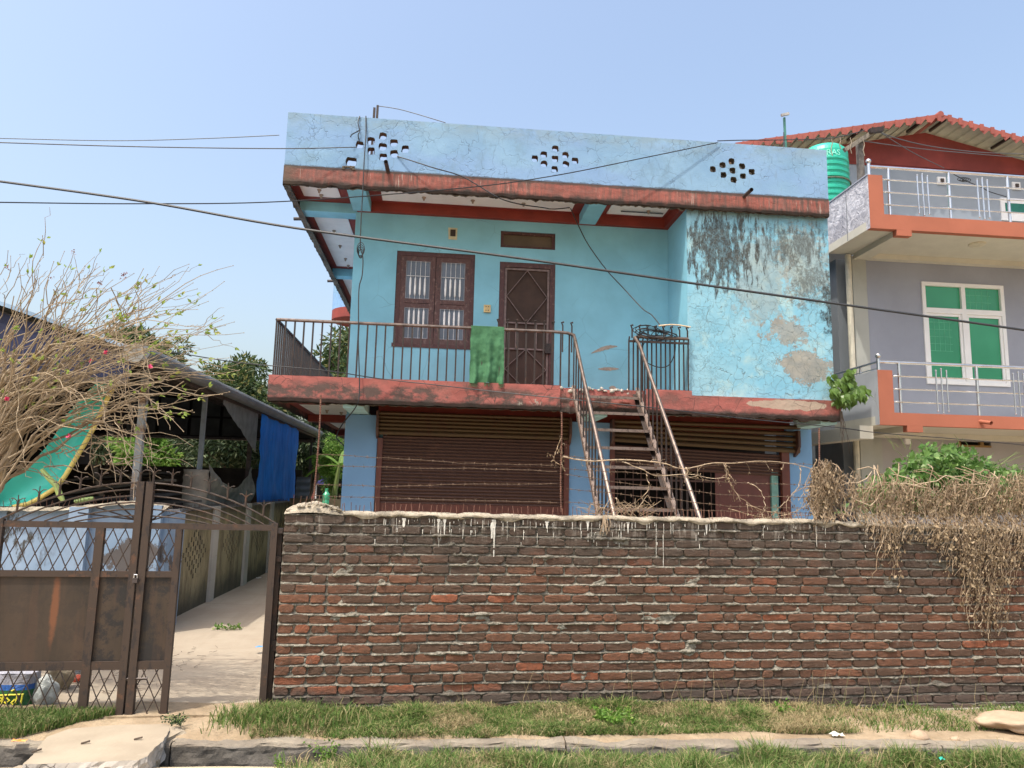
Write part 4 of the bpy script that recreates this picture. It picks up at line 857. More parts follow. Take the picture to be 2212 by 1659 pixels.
# ================================================================== GATE (same line as the wall)
GM = 'gate'
def leafgate(name, label, s0, s1, wicket, ah, hs):
    g0 = thing(name, W((s0+s1)/2, 0, .02), label, 'gate')
    t = .045; zT = 1.385; zB = -.045; zM = 1.0; zL = .335; tk = .03
    def bx(a, b, c, d, d0=.0, d1=tk): return MB().wbox(a, b, c, d, d0, d1)
    hi = hs > 0       # side of the meeting stile: +1 right, -1 left
    ms = s1 if hi else s0
    mst = (ms-.052, ms) if hi else (ms, ms+.052)
    build(bx(mst[0], mst[1], zB, 1.70, -.012, tk+.012), 'meeting_stile', GM, g0)
    other = (s0, s0+.045) if hi else (s1-.05, s1)
    build(bx(other[0], other[1], zB, 1.40, -.006, tk+.006), 'hinge_stile', GM, g0)
    a, b = (other[1], mst[0]) if hi else (mst[1], other[0])
    build(bx(a, b, zT-.045, zT), 'top_rail', GM, g0)
    # arch above the rail: five nested arcs springing from the meeting stile, with spikes
    span = abs(other[0]-ms) if hi else abs(other[1]-ms)
    for k in range(6):
        sp_ = span*(1-.105*k); hh = (1.69-zT)*(1-.165*k); pts = []
        for i in range(17):
            u = i/16; ph = u*math.pi/2; pts.append(W(ms-hs*(.03+(sp_-.03)*math.sin(ph)), zT+hh*(1-((.03+(sp_-.03)*math.sin(ph))/sp_)**2.0), .015))
        build(MB().tube(pts, .0075 if k == 0 else .006, 5), 'arch_bar', GM, g0)
    for (x2, z2) in ((.62, 0), (.85, .0), (.38, 0)) if hi else ((.38, 0), (.62, 0)):
        build(MB().bar(W(ms-hs*.05, zT+.02, .04), W(ms-hs*span*x2*.55, zT+.19*(1.2-x2), .04), .010, .010), 'brace', 'iron', g0)
    for i in range(7):
        u = (i+.15)/7; ph = math.asin(min(1, u)); s = ms-hs*(span*u*.98+.02); z = zT+(1.69-zT)*(1-((span*u*.98+.02)/span)**2.0)
        g = MB().tube([W(s, z, .015), W(s, z+.065, .015)], .009, 6).tube([W(s, z+.06, .015), W(s, z+.125, .015)], [.005, .003], 5)
        for q in (-1, 1): g.tube([W(s, z+.06, .015), W(s+q*.012, z+.085, .015), W(s+q*.03, z+.098, .015), W(s+q*.05, z+.098, .015)], .0038, 5)
        build(g, 'spike', GM, g0)
    def lattice(sa, sb, za, zb, cells):
        g = MB(); w = (sb-sa); h = zb-za; cw = .088/.95; cells = w/cw; 
        # crossing rods, each clipped to the panel
        sl_ = 2.15
        for sgn in (1, -1):
            k = -6
            while k < cells+8:
                c = sa+k*cw*.95 if sgn > 0 else sb-k*cw*.95
                p = []
                for zz in (za, zb):
                    p.append((c+sgn*(zz-za)/sl_, zz))
                (x0, z0), (x1, z1) = p; 
                t0, t1 = 0, 1
                if x1 != x0:
                    for lim, is_lo in ((sa, True), (sb, False)):
                        tt = (lim-x0)/(x1-x0)
                        if (x1 > x0) == is_lo: t0 = max(t0, tt)
                        else: t1 = min(t1, tt)
                if t1-t0 > .04: g.tube([W(x0+(x1-x0)*t0, z0+(z1-z0)*t0, .012+.006*sgn), W(x0+(x1-x0)*t1, z0+(z1-z0)*t1, .012+.006*sgn)], .0042, 5)
                k += 1
        return g
    return g0, bx, lattice, a, b, zT, zB, zM, zL, mst
g0, bx, lat, a, b, zT, zB, zM, zL, mst = leafgate('gate_leaf', 'rusty left gate leaf with sheet panels, diamond lattice and spiked half arch', -3.29, -2.277, 0, 1, 1)
ms_ = -2.565
build(bx(ms_-.03, ms_+.03, zB, zT-.045, -.006, .036), 'middle_stile', GM, g0)
for (x0, x1) in ((a, ms_-.03), (ms_+.03, b)):
    build(bx(x0, x1, zM-.022, zM+.022), 'rail', GM, g0); build(bx(x0, x1, zL-.03, zL+.03), 'rail', GM, g0)
    build(bx(x0, x1, zL+.03, zM-.022, .018, .022), 'sheet_panel', 'sheet', g0)
    build(bx(x0, x1, zB-.02, zB+.03), 'bottom_rail', GM, g0)
    cells = 6 if x1-x0 > .4 else 2.2
    build(lat(x0, x1, zM+.022, zT-.045, cells), 'lattice', GM, g0); build(lat(x0, x1, zB+.03, zL-.03, cells), 'lattice', GM, g0)
g1, bx, lat, a, b, zT, zB, zM, zL, mst = leafgate('gate_leaf', 'rusty right gate leaf with its wicket door standing open beside the brick wall', -2.262, -1.262, 1, 1, -1)
wk = -1.985
build(bx(wk-.035, wk+.012, zB, zT-.045, -.006, .036), 'middle_stile', GM, g1)
x0, x1 = a, wk-.035
build(bx(x0, x1, zM-.022, zM+.022), 'rail', GM, g1); build(bx(x0, x1, zL-.03, zL+.03), 'rail', GM, g1); build(bx(x0, x1, zL+.03, zM-.022, .018, .022), 'sheet_panel', 'sheet', g1)
build(bx(x0, x1, zB-.02, zB+.03), 'bottom_rail', GM, g1); build(bx(x1+.05, -1.31, zB-.04, zB-.005, .0, .04), 'sill_bar', GM, g1)
build(lat(x0, x1, zM+.022, zT-.045, 2), 'lattice', GM, g1); build(lat(x0, x1, zB+.03, zL-.03, 2.2), 'lattice', GM, g1)
build(MB().tube([W(-2.31, .24, .0), W(-2.13, .24, .0)], .010, 6), 'bolt', 'iron', g1)
lk = build(MB().wbox(-2.29, -2.255, .94, .975, -.035, -.014), 'lock', 'pipe', g1); build(MB().tube([W(-2.285, .97, -.024), W(-2.283, 1.0, -.024), W(-2.262, 1.0, -.024), W(-2.26, .97, -.024)], .005, 6), 'shackle', 'steel', lk)
# wicket door swung inwards, seen nearly edge on
wd = bpy.data.objects.new('wicket_door', None); COL.objects.link(wd); wd.parent = g1; wd.location = W(-1.262, 0, .1)-g1.location
def wb(d0, d1, z0, z1, w=.04, off=0):  # box along the depth direction
    return MB().poly([W(-1.275+off+q*w+dd*.04, z, dd) for z in (z0, z1) for dd in (d0, d1) for q in (0, 1)], [(0, 2, 3, 1), (4, 5, 7, 6), (0, 1, 5, 4), (2, 6, 7, 3), (0, 4, 6, 2), (1, 3, 7, 5)])
build(wb(.06, .10, .0, 1.34), 'stile', GM, wd); build(wb(.66, .70, .0, 1.34), 'stile', GM, wd)
for z in (.0, .33, 1.0, 1.3): build(wb(.10, .66, z, z+.04), 'rail', GM, wd)
build(wb(.10, .66, .37, 1.0, .004, .02), 'sheet_panel', 'sheet', wd)
g = MB()
for k in range(5):
    for sg_ in (1, -1):
        d0 = .10+.14*k; z0_, z1_ = .04, .33; d1 = d0+.16*sg_
        if .1 <= d1 <= .68: g.tube([W(-1.25+d0*.04, z0_, d0), W(-1.25+d1*.04, z1_, d1)], .0055, 5); g.tube([W(-1.25+d0*.04, z0_+1.0, d0), W(-1.25+d1*.04, 1.30, d1)], .0055, 5)
build(g, 'lattice', GM, wd)
build(MB().wbox(-1.262, -1.222, .42, .5, .05, .12).wbox(-1.262, -1.222, 1.32, 1.36, .0, .05).wbox(-1.262, -1.222, 1.1, 1.14, .03, .07), 'hinge', 'iron', g1)
# ================================================================== ALLEY WALLS
def m_yellow():
    m = Mat('mossy_yellow_plaster', .95)
    a = m.mix(m.rp(m.no(3, 6, .7, m.sc(m.P, (1, 1, .4))), .35, .66), (.24, .19, .095), (.36, .295, .165))
    st = m.rp(m.no(5, 6, .7, m.sc(m.P, (1, 1, .25))), .45, .62); a = m.mix(m.mul(st, .7), a, (.09, .07, .04))
    lo = m.rp(m.ma('ADD', m.z, m.mul(m.no(3, 5), .5)), .35, .75, 1, 0); a = m.mix(m.mul(lo, .85), a, (.05, .045, .03)); hi = m.rp(m.ma('ADD', m.z, m.mul(m.no(5, 6, .7, m.sc(m.P, (1, 1, .4))), .4)), 1.35, 1.5, 0, .7); a = m.mix(hi, a, (.06, .05, .035)); return m.fin(a, m.no(12, 6), .5, .015)
def m_bluew():
    m = Mat('faded_blue_wash', .9)
    a = m.mix(m.rp(m.no(2, 5), .3, .7), (.20, .29, .41), (.27, .36, .48))
    st = m.rp(m.no(4, 7, .72, m.sc(m.P, (1.4, 1, .5))), .5, .62); L = m.rp(m.ma('ADD', m.x, m.mul(m.no(3, 4), .6)), -4.35, -3.75, 1.6, .12); a = m.mix(m.mul(st, L), a, (.06, .06, .055))
    s2 = m.spot(-3.35, .85, .38, .20, m.no(4, 7, .75), 1.3, .15); a = m.mix(m.mul(s2, .9), a, (.085, .065, .05)); return m.fin(a, m.no(9, 6), .5, .012)
AW = thing('alley_wall', (-3.3, 12, 0), 'mouldy yellow alley wall with diamond groups of vent holes and grey pilasters', 'wall')
AX = -3.2; ZA = 1.34
def diamond(cy, cz, n=4, dy=.105, dz=.088):
    hs = []
    for i in range(-n, n+1):
        m_ = n-abs(i)
        for j in range(-m_, m_+1, 2): y, z = cy+i*dy*.55, cz+j*dz*.5; hs.append([(y-.022, z-.032), (y+.022, z-.032), (y+.022, z+.032), (y-.022, z+.032)])
    return hs
piers = [9.25, 10.95, 12.75, 14.5, 16.4]
for i, (a, b) in enumerate(zip(piers[:-1], piers[1:])):
    g = MB().holed(a+.24, b-.001, .0, ZA, diamond((a+b)/2+.2, .78, 5, .16, .12), AX, AX-.11, lambda p, q, z: (q, p, z+(.02*nz(p*3, 1) if z > 1 else 0)))
    build(g, 'wall_panel', m_yellow() if i == 0 else bpy.data.materials['mossy_yellow_plaster'], AW)
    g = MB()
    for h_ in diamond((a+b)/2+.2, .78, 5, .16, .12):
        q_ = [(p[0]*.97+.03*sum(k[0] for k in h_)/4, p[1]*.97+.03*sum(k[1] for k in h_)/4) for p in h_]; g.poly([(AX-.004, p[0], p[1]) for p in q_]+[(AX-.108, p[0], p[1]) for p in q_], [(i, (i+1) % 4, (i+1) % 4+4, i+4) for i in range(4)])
    build(g, 'hole_shade_lining', T('rough_edge'), AW, kind='stuff')  # dark inner faces added; the shade of the holes is in their colour
    build(MB().box(AX-.2, AX+.035, a, a+.24, 0, ZA+.03, .006), 'pilaster', T('concrete') if i else plaster('pilaster_grey', (.40, .37, .33), .2, .6, (.12, .10, .1)), AW)
build(MB().box(AX-.16, AX-.125, 9.3, 16.3, 0, ZA-.05), 'hole_shade_backing', 'dark', AW)  # near-black panel added behind the openings to stand in for shade
build(MB().grid(lambda u, v: (AX-.14+.17*v+.01*nz(u*50, v*3), 9.2+7.2*u, ZA+.0+.03*math.sin(math.pi*v)+.02*nz(u*60, v*2, 3)), 140, 4), 'wall_top', 'mortar', AW)
g = MB(); y = 9.3
while y < 16.3: g.tube([(AX-.05, y, ZA), (AX-.05+R(-.02, .02), y+R(-.02, .02), ZA+.07)], .003, 3); y += R(.05, .11)
build(g, 'iron_pins', 'rebar', AW, kind='stuff')
XWl = build(MB().box(-3.2, -1.55, 16.3, 16.45, 0, 1.42), 'cross_wall', bpy.data.materials['mossy_yellow_plaster']); tag(XWl, 'brown stained low wall closing the far end of the alley', 'wall')
BWL = thing('blue_yard_wall', (-5, 9.1, 0), 'pale blue mould-stained yard wall with pilasters behind the gate', 'wall')
BLM = m_bluew()
def ztb(x): return 1.36+.09*math.exp(-((x+3.45)/.5)**2)+.02*nz(x*2, 4)-.03*max(0, -4.6-x)
def bwf(u, v): x = -8+(8-3.02)*u; return (x, 8.7+.005*nz(x*9, v*9), ztb(x)*v)
build(MB().grid(bwf, 90, 20), 'wall_face', BLM, BWL, smooth=True)
build(MB().box(-3.22, -3.02, 8.71, 9.24, 0, 1.36, .004), 'pilaster', BLM, BWL)
for x0 in (-4.05, -3.28, -5.2, -6.4):
    build(MB().box(x0, x0+.20, 8.62, 8.70, 0, ztb(x0+.1)+.01, .004), 'pilaster', BLM, BWL)
build(MB().grid(lambda u, v: (-8+4.98*u, 8.62+.22*v, ztb(-8+4.98*u)+.04*math.sin(math.pi*v)**.5+.015*nz(u*60, v*4)-.01), 150, 6), 'wall_top', cm.m, BWL)
g = MB(); x = -7.9
while x < -3.3: g.tube([(x, 8.7, ztb(x)+.02), (x+R(-.03, .03), 8.7+R(-.03, .03), ztb(x)+R(.08, .13))], .0035, 3); x += R(.03, .06)
build(g, 'iron_pins', 'rebar', BWL, kind='stuff')
# ================================================================== SHED
SH = thing('open_shed', (-6.5, 12.5, 0), 'large open-sided shed with a dark tin roof, grey posts and a sheeted far gable', 'shed')
EX = -3.35
SY = 8.3
def roofz(x): return 3.10+.31*(EX-x)
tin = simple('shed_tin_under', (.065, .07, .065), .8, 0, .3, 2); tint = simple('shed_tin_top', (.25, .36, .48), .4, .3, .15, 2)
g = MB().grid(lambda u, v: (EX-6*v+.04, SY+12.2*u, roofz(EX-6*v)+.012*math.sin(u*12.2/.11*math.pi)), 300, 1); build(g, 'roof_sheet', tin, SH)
g = MB().grid(lambda u, v: (EX-6*v+.05, SY+12.2*u, roofz(EX-6*v)+.03), 20, 1).grid(lambda u, v: (EX+.05-6*u, SY-.004, roofz(EX-6*u)+.03-.045*v), 10, 1); build(g, 'roof_top', tint, SH)
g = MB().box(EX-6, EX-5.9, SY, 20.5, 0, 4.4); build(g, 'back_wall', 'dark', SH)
build(MB().bar((EX-.03, SY, 3.03), (EX-.03, 20.4, 3.03), .06, .10), 'eave_beam', 'pipe', SH)
for z_, x_ in ((3.3, -4.4), (3.6, -5.6), (3.85, -6.8)): build(MB().bar((x_, SY, roofz(x_)-.07), (x_, 20.4, roofz(x_)-.07), .05, .08), 'purlin', 'pipe', SH)
for y_ in (8.45, 11.1, 13.9, 17.7, 20.2): build(MB().bar((EX, y_, roofz(EX)-.1), (EX-6, y_, roofz(EX-6)-.1), .07, .09), 'rafter', 'pipe', SH)
pst = simple('post_steel', (.20, .23, .25), .5, .2, .3, 3); psr = rusty('post_rust', (.28, .30, .30), (.24, .12, .05), .9, .6, .1, 3)
for y_, mt_, w_ in ((8.95, psr, .075), (11.15, pst, .06), (13.9, 'pipe', .07), (17.8, pst, .05), (20.3, 'pipe', .06)):
    build(MB().box(EX-w_-.12, EX-.12, y_-w_/2, y_+w_/2, 0, 3.0), 'post', mt_, SH)
# grey pvc roll along the rear half of the eave
pr = simple('grey_roll', (.14, .145, .15), .6, 0, .15, 3)
build(MB().tube([(EX+.07, 8.2+.5*k, 3.09+.012*nz(k*.9, 2)) for k in range(25)], .085, 12), 'eave_roll', pr, SH)
build(MB().lathe((EX+.05, 8.05, 3.05), [(.105, 0), (.105, .03)], 20, (0.15, -1, 0)), 'roll_end', simple('roll_end', (.26, .25, .22), .7), SH)
g = MB().grid(lambda u, v: (EX-.02, 11.6+2.2*u, 3.02-.75*v*(.15+.85*u)+.03*nz(u*9, v*5)), 30, 10); build(g, 'torn_sheet', simple('torn_grey_sheet', (.17, .175, .165), .8, 0, .2, 6), SH)
# front gable hung with blue sheet
g = MB().poly([(EX-.1, 8.36, 2.80), (-8.8, 8.36, 2.67), (-8.8, 8.36, roofz(-8.8)-.12), (EX-.1, 8.36, roofz(EX-.1)-.06)], [(0, 1, 2, 3)])
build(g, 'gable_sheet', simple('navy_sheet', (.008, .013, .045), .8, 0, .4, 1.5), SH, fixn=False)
build(MB().bar((EX-.1, 8.33, 2.79), (-8.8, 8.33, 2.66), .05, .06), 'gable_rail', 'pipe', SH)
# far gable, panelled, dark from inside
panm = simple('far_panels', (.045, .045, .04), .9, 0, .4, 2)
for k in range(6):
    for j in range(3):
        x0 = -3.45-(k+1)*.82; z0_ = 2.93+j*.52
        if z0_ < roofz(x0)-.1: build(MB().box(x0+.04, x0+.78, 20.3, 20.33, z0_+.03, min(z0_+.49, roofz(x0+.4)-.05)), 'gable_panel', panm, SH)
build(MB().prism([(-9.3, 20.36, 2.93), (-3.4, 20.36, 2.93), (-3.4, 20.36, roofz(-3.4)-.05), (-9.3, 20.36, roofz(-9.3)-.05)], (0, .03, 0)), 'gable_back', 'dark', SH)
build(MB().box(-9.3, -3.4, 20.28, 20.42, 2.86, 2.93), 'gable_beam', 'pipe', SH)
build(MB().box(-9.3, -3.45, 18.9, 18.96, 0, 2.08), 'partition', simple('partition_brown', (.05, .04, .03), .9, 0, .4, 3), SH)
# things under the shed roof
bt = Mat('blue_tarpaulin', .8, 0, .2); btc = bt.mix(bt.rp(bt.no(6, 6, .7, bt.sc(bt.P, (1, 1, .3))), .3, .7), (.02, .17, .66), (.04, .27, .85)); btc = bt.mix(bt.rp(bt.no(9, 6, .75, bt.sc(bt.P, (1, 1, 2))), .6, .66, 0, .35), btc, (.12, .22, .45)); bt.fin(btc, bt.no(5, 4, .5, bt.sc(bt.P, (1, 3, .4))), .5, .03)
def tf(u, v):
    y = 13.95+3.75*u; zt = 3.0-.03*abs(math.sin(u*11))
    return (EX+.0+.022*math.sin(u*23+v)+.035*nzf(u*5, v*3), y, zt-(1.78+.05*nz(u*5, 1))*v)
o = build(MB().grid(tf, 60, 34), 'tarpaulin', bt.m, smooth=True); tag(o, 'bright blue tarpaulin hanging as a curtain from the shed eave', 'tarpaulin')
gc = simple('grey_sacking', (.19, .185, .16), .95, 0, .3, 8, .5)
def cf(u, v):
    y = 11.2+2.7*u; sag = .38*4*u*(1-u)
    return (EX-.05+.05*nzf(u*5, v*3, 1)+.04*math.sin(v*9+u*4), y, 2.02-sag-.15*nz(u*3, 2)*.3-(1.0-sag*.4)*v)
o = build(MB().grid(cf, 40, 20), 'sacking', gc, smooth=True); tag(o, 'grey sacking slung between two shed posts beside the blue tarpaulin', 'cloth')
g = MB()
for k in range(12): g.poly([], [])
dA, dB = onY(418, 1094, 11), onY(418, 1014, 11)
g = MB().lathe((dA.x, 11, dA.z-.2), [(.165+.012*(k % 2), (dB.z-dA.z+.2)/13*k) for k in range(14)], 20); o = build(g, 'drum', simple('ribbed_drum', (.22, .19, .15), .7, 0, .3, 4), smooth=True); tag(o, 'brown ribbed drum standing inside the shed behind the alley wall', 'drum')
o = build(MB().box(dA.x-.25, dA.x+.25, 10.75, 11.25, .05, dA.z-.2), 'crate', 'wood'); tag(o, 'dark wooden crate under the ribbed drum in the shed', 'crate')
# heap of boards and covers inside the shed
bd = [simple('board_a', (.05, .042, .03), .9, 0, .3, 5), simple('board_b', (.08, .07, .05), .9, 0, .3, 5), simple('board_c', (.05, .045, .04), .9, 0, .3, 5)]
random.seed(21)
DB = ['long dark board lying on trestles inside the shed', 'grey board leaning in the shed behind the yard wall', 'brown board at the front of the shed heap', 'black sheet lying over the shed heap', 'short pale board on the shed heap', 'thin board sticking out of the shed heap']
for k in range(6):
    a = Vector((R(-5.6, -4.4), R(10, 12), R(1.3, 1.9))); b = a+Vector((R(1.0, 2.0), R(-.6, .8), R(-.25, .25)))
    o = build(MB().bar(a, b, R(.15, .4), .03), 'board', bd[k % 3]); tag(o, DB[k], 'board', 'boards heaped inside the shed')
o = build(MB().box(-6.3, -3.6, 10.5, 12.4, .05, 1.45), 'work_bench', 'dark'); tag(o, 'dark bench carrying the heap of boards in the shed', 'bench')
# corrugated sheet and posts beyond the tarpaulin
cgA, cgB = onY(640, 1040, 18.4).x, onY(670, 1040, 18.4).x
g = MB().grid(lambda u, v: (cgA+(cgB-cgA)*u, 18.4+.02*math.sin(v*60), .4+1.5*v), 4, 120); o = build(g, 'corrugated_sheet', simple('corrugated_grey', (.17, .20, .23), .8, 0, .2, 3), smooth=True); tag(o, 'grey corrugated tin sheet standing beyond the blue tarpaulin', 'metal sheet')
# teal curved panel with a yellow rim, leaning behind the blue yard wall
tlm = simple('teal_panel', (.05, .50, .40), .45, 0, .12, 1.5, .1); ylm = simple('yellow_rim', (.75, .58, .16), .5, 0, .15, 4)
redge = [(1470, -60), (1440, 0), (1330, 200), (1160, 560), (1060, 740), (930, 960), (800, 1170), (700, 1310), (480, 1450), (340, 1520), (150, 1560)]
ledge = [(1280, -60), (1190, 30), (1000, 220), (820, 430), (680, 680), (560, 840), (430, 980), (180, 1180), (60, 1290), (-100, 1420), (-320, 1560)]
def yb_of(k): return 8.78+.12*math.sin(k/10*math.pi)*.6
TP = thing('teal_panel', (-4.7, 9.7, 1.4), 'curved teal panel with a yellow rim leaning behind the pale blue yard wall', 'panel')
Rp = [onY(*Qa(*p), yb_of(k)) for k, p in enumerate(redge)]; Lp = [onY(*Qa(*p), yb_of(k)) for k, p in enumerate(ledge)]
def tpf(u, v):
    k = v*10; i = min(9, int(k)); t = k-i; a = Lp[i].lerp(Lp[i+1], t); b = Rp[i].lerp(Rp[i+1], t); p = a.lerp(b, u); p.y += .10*math.sin(math.pi*u); return p
build(MB().grid(tpf, 14, 40), 'sheet', tlm, TP, smooth=True); build(MB().grid(lambda u, v: tpf(u, v)+Vector((0, .02, 0)), 14, 40), 'sheet_back', tlm, TP, smooth=True)
build(MB().tube([tpf(1, k/40)+Vector((.01, .0, -.01)) for k in range(41)], .028, 8), 'rim', ylm, TP, smooth=True)
st_ = [onY(*Qa(*p), 8.72) for p in ((520, 1100), (600, 1200), (700, 1300), (745, 1420), (790, 1500))]; build(MB().tube(st_, [.022, .03, .032, .034, .02], 8), 'strut', simple('lime_strut', (.40, .50, .16), .5, 0, .2, 6), TP)
o = build(MB().tube([onY(*Qa(*p), 8.75) for p in ((930, 1500), (1040, 1480), (1160, 1455))], [.02, .024, .018], 8), 'bamboo', simple('green_bamboo', (.35, .48, .16), .5)); tag(o, 'short green bamboo piece lying on the blue yard wall', 'bamboo')
# ================================================================== NEIGHBOUR'S HOUSE
N = thing('neighbour_house', (9.5, 12.9, 0), 'tall lavender house with orange balcony fronts, steel railings and a red tin roof', 'house')
NY = 11.5
def nb_(x0, x1, y0, y1, z0, z1, name, mat, par=None): return build(MB().box(x0, x1, y0, y1, z0, z1), name, mat, par or N)
wx0, wx1, wz0, wz1 = 9.09, 10.78, 3.88, 5.87
g = MB().holed(7.97, 14, 2.9, 6.4, [rect(wx0, wx1, wz0, wz1)], 12.9, 13.1); build(g, 'wall', 'nwall', N)
lw0 = onY(*Qm(1650, 225), 13.0); lw1 = onY(*Qm(1935, 350), 13.0)
g = MB().holed(8.2, 14, 0, 2.9, [rect(lw0.x, lw1.x, lw1.z, min(lw0.z, 2.82))], 13.0, 13.2); build(g, 'lower_wall', 'nlow', N)
nb_(7.69, 7.968, 12.86, 13.1, 0, 6.3, 'corner_column', 'ncol')
nb_(7.97, 8.198, 12.99, 13.2, 0, 2.9, 'corner_column', 'ncol')
nb_(6.6, 7.69, 15.2, 15.4, 0, 6.3, 'recess_wall', 'ndark'); nb_(7.5, 7.69, 13.1, 15.2, 0, 6.3, 'recess_side', 'ndark')
build(MB().tube([(7.60, 12.84, 0), (7.60, 12.84, 6.3)], .055, 10), 'rain_pipe', simple('rain_pipe_cream', (.55, .52, .42), .5, 0, .15, 4), N)
c0 = onY(*Qm(445, 335), 15.1); c1 = onY(*Qm(535, 410), 15.1); nb_(c0.x, c1.x, 15.15, 15.19, c1.z, c0.z, 'small_opening', 'dark')
# balconies
def balcony(z0, z1, zc, lab):
    bb = bpy.data.objects.new('balcony', None); COL.objects.link(bb); bb.parent = N; bb.location = Vector((9, NY, z0))-N.location
    g = MB().box(7.24, 7.505, NY, NY+.12, z0, zc).box(7.505, 14, NY, NY+.12, z0, z1).box(7.72, 7.995, NY+.0, NY+.12, z0-.105, z0-.001); build(g, 'balcony_front', 'norange', bb)
    build(MB().box(7.236, 14, NY+.121, 12.9, z0, z0+.15), 'balcony_slab', 'nsoffit', bb)
    build(MB().box(7.72, 7.995, NY+.12, 12.86, z0-.10, z0-.001).box(8.0, 14, 12.75, 12.89, z0-.10, z0-.001), 'beam', 'nsoffit', bb)
    return bb
b1 = balcony(6.335, 6.60, 7.31, 'u'); b2 = balcony(2.925, 3.135, 3.85, 'l')
sm = Mat('grey_textured_panel', .85); sa = sm.mix(sm.rp(sm.no(3.5, 6, .6, dist=1.5), .42, .62), (.36, .36, .40), (.55, .55, .59)); sa = sm.mix(sm.rp(sm.no(4.5, 7, .7, dist=2), .62, .7, 0, .7), sa, (.12, .12, .14)); sm.fin(sa, sm.no(6, 5, .6, dist=2), .8, .04)
g = MB().grid(lambda u, v: (7.238-.0, NY+.0+4.2*u, 6.335+.975*v), 4, 4); build(g, 'side_parapet', sm.m, b1)
build(MB().box(7.2385, 7.34, NY+.125, 15.7, 6.49, 7.305), 'side_parapet_body', 'nwall2', b1)
build(MB().bar((7.235, 12.2, 6.34), (7.235, 12.2, 7.3), .012, .01), 'joint_line', 'ndark', b1)
build(MB().box(7.225, 7.237, NY, 15.7, 7.30, 7.325), 'side_trim', 'nwall', b1)
g = MB().grid(lambda u, v: (7.238, NY+.0+2.4*u, 2.925+.925*v), 4, 4); build(g, 'side_parapet', plaster('grey_side', (.40, .42, .45), .1, .3, (.2, .2, .22), 2, .01), b2)
build(MB().box(7.2385, 7.34, NY+.125, 13.9, 3.075, 3.845), 'side_parapet_body', 'nwall2', b2)
build(MB().box(7.0, 7.24, NY+.2, 14, 2.70, 2.92), 'ledge', 'nsoffit', b2)
def railing(bb, zb, zt, rods, xs_posts, trips, x_end, zc):
    build(MB().tube([(7.30, NY+.06, zt), (14, NY+.06, zt)], .028, 10), 'top_rail', 'steel', bb)
    build(MB().tube([(7.30, NY+.06, zc), (7.30, NY+.06, zt+.05)], .028, 10), 'corner_post', 'steel', bb)
    build(MB().blob((7.30, NY+.06, zt+.10), .045, .045, .045, 3, 0), 'ball', 'steel', bb, smooth=True)
    build(MB().tube([(7.30, NY+.06, zt), (7.30, 13.6, zt)], .022, 8).tube([(7.30, NY+.06, zt-.11), (7.30, 13.6, zt-.11)], .01, 6).tube([(7.30, 12.1, zc), (7.30, 12.1, zt)], .018, 6), 'side_rail', 'steel', bb) if zc < 5 else None
    for z in rods: build(MB().tube([(7.54, NY+.03, z), (14, NY+.03, z)], .0125, 6).lathe((7.54, NY+.03, z), [(.012, 0), (.018, .008), (.018, .02), (.01, .028)], 8, (-1, 0, 0)), 'rod', 'steel', bb)
    for x in xs_posts: build(MB().tube([(x, NY+.06, zb), (x, NY+.06, zt)], .026, 10), 'post', 'steel', bb)
    for (x, za, zb2) in trips:
        for q, dz in ((-.095, 0), (0, .03), (.095, 0)): build(MB().tube([(x+q, NY+.01, za-dz), (x+q, NY+.01, zb2+dz)], .0125, 6).blob((x+q, NY+.01, zb2+dz+.01), .018, .018, .018, 1, 0).blob((x+q, NY+.01, za-dz-.01), .018, .018, .018, 1, 0), 'accent_bar', 'steel', bb)
railing(b1, 6.6, 7.485, (7.25, 7.02, 6.79), (7.655, 8.785, 9.905, 11.03), ((8.255, 6.67, 7.35), (9.385, 6.67, 7.35), (10.5, 6.67, 7.35)), 14, 7.31)
railing(b2, 3.135, 4.0, (3.76, 3.54, 3.32), (7.665, 9.065, 10.4), ((8.385, 3.20, 3.87), (9.79, 3.20, 3.87)), 14, 3.85)
pipe(onY(*Qn(1780, 1560), NY+.05), onY(*Qn(1905, 1578), NY-.22), .032, 'drain_pipe', 'norange', b2)
# window of the middle floor
nw = build(MB().box(wx0, wx0+.07, 12.87, 12.95, wz0, wz1).box(wx1-.07, wx1, 12.87, 12.95, wz0, wz1).box(wx0+.07, wx1-.07, 12.87, 12.95, wz1-.07, wz1).box(wx0+.07, wx1-.07, 12.87, 12.95, wz0, wz0+.07).box(wx0+.07, wx1-.07, 12.868, 12.95, 5.26, 5.36).box((wx0+wx1)/2-.04, (wx0+wx1)/2+.04, 12.872, 12.95, 5.36, wz1-.07).box((wx0+wx1)/2-.05, (wx0+wx1)/2+.05, 12.866, 12.95, wz0+.07, 5.26), 'window', 'offwhite', N)
gg_ = Mat('green_glass', .08); gc_ = gg_.mix(gg_.rp(gg_.no(.8, 3), .3, .7), (.03, .25, .12), (.05, .33, .17)); gg_.fin(gc_); GG = gg_.m
xm = (wx0+wx1)/2
for (a, b, c, d) in ((wx0+.07, xm-.04, 5.36, wz1-.07), (xm+.04, wx1-.07, 5.36, wz1-.07), (wx0+.07, xm-.05, wz0+.07, 5.26), (xm+.05, wx1-.07, wz0+.07, 5.26)):
    build(MB().box(a, b, 12.925, 12.93, c, d), 'pane', GG, nw)
    if d < 5.3: build(MB().box(a, a+.05, 12.895, 12.92, c, d).box(b-.05, b, 12.895, 12.92, c, d).box(a+.05, b-.05, 12.895, 12.92, c, c+.05).box(a+.05, b-.05, 12.895, 12.92, d-.05, d), 'sash', 'offwhite', nw)
grm = simple('window_grid_pale', (.10, .42, .24), .5)
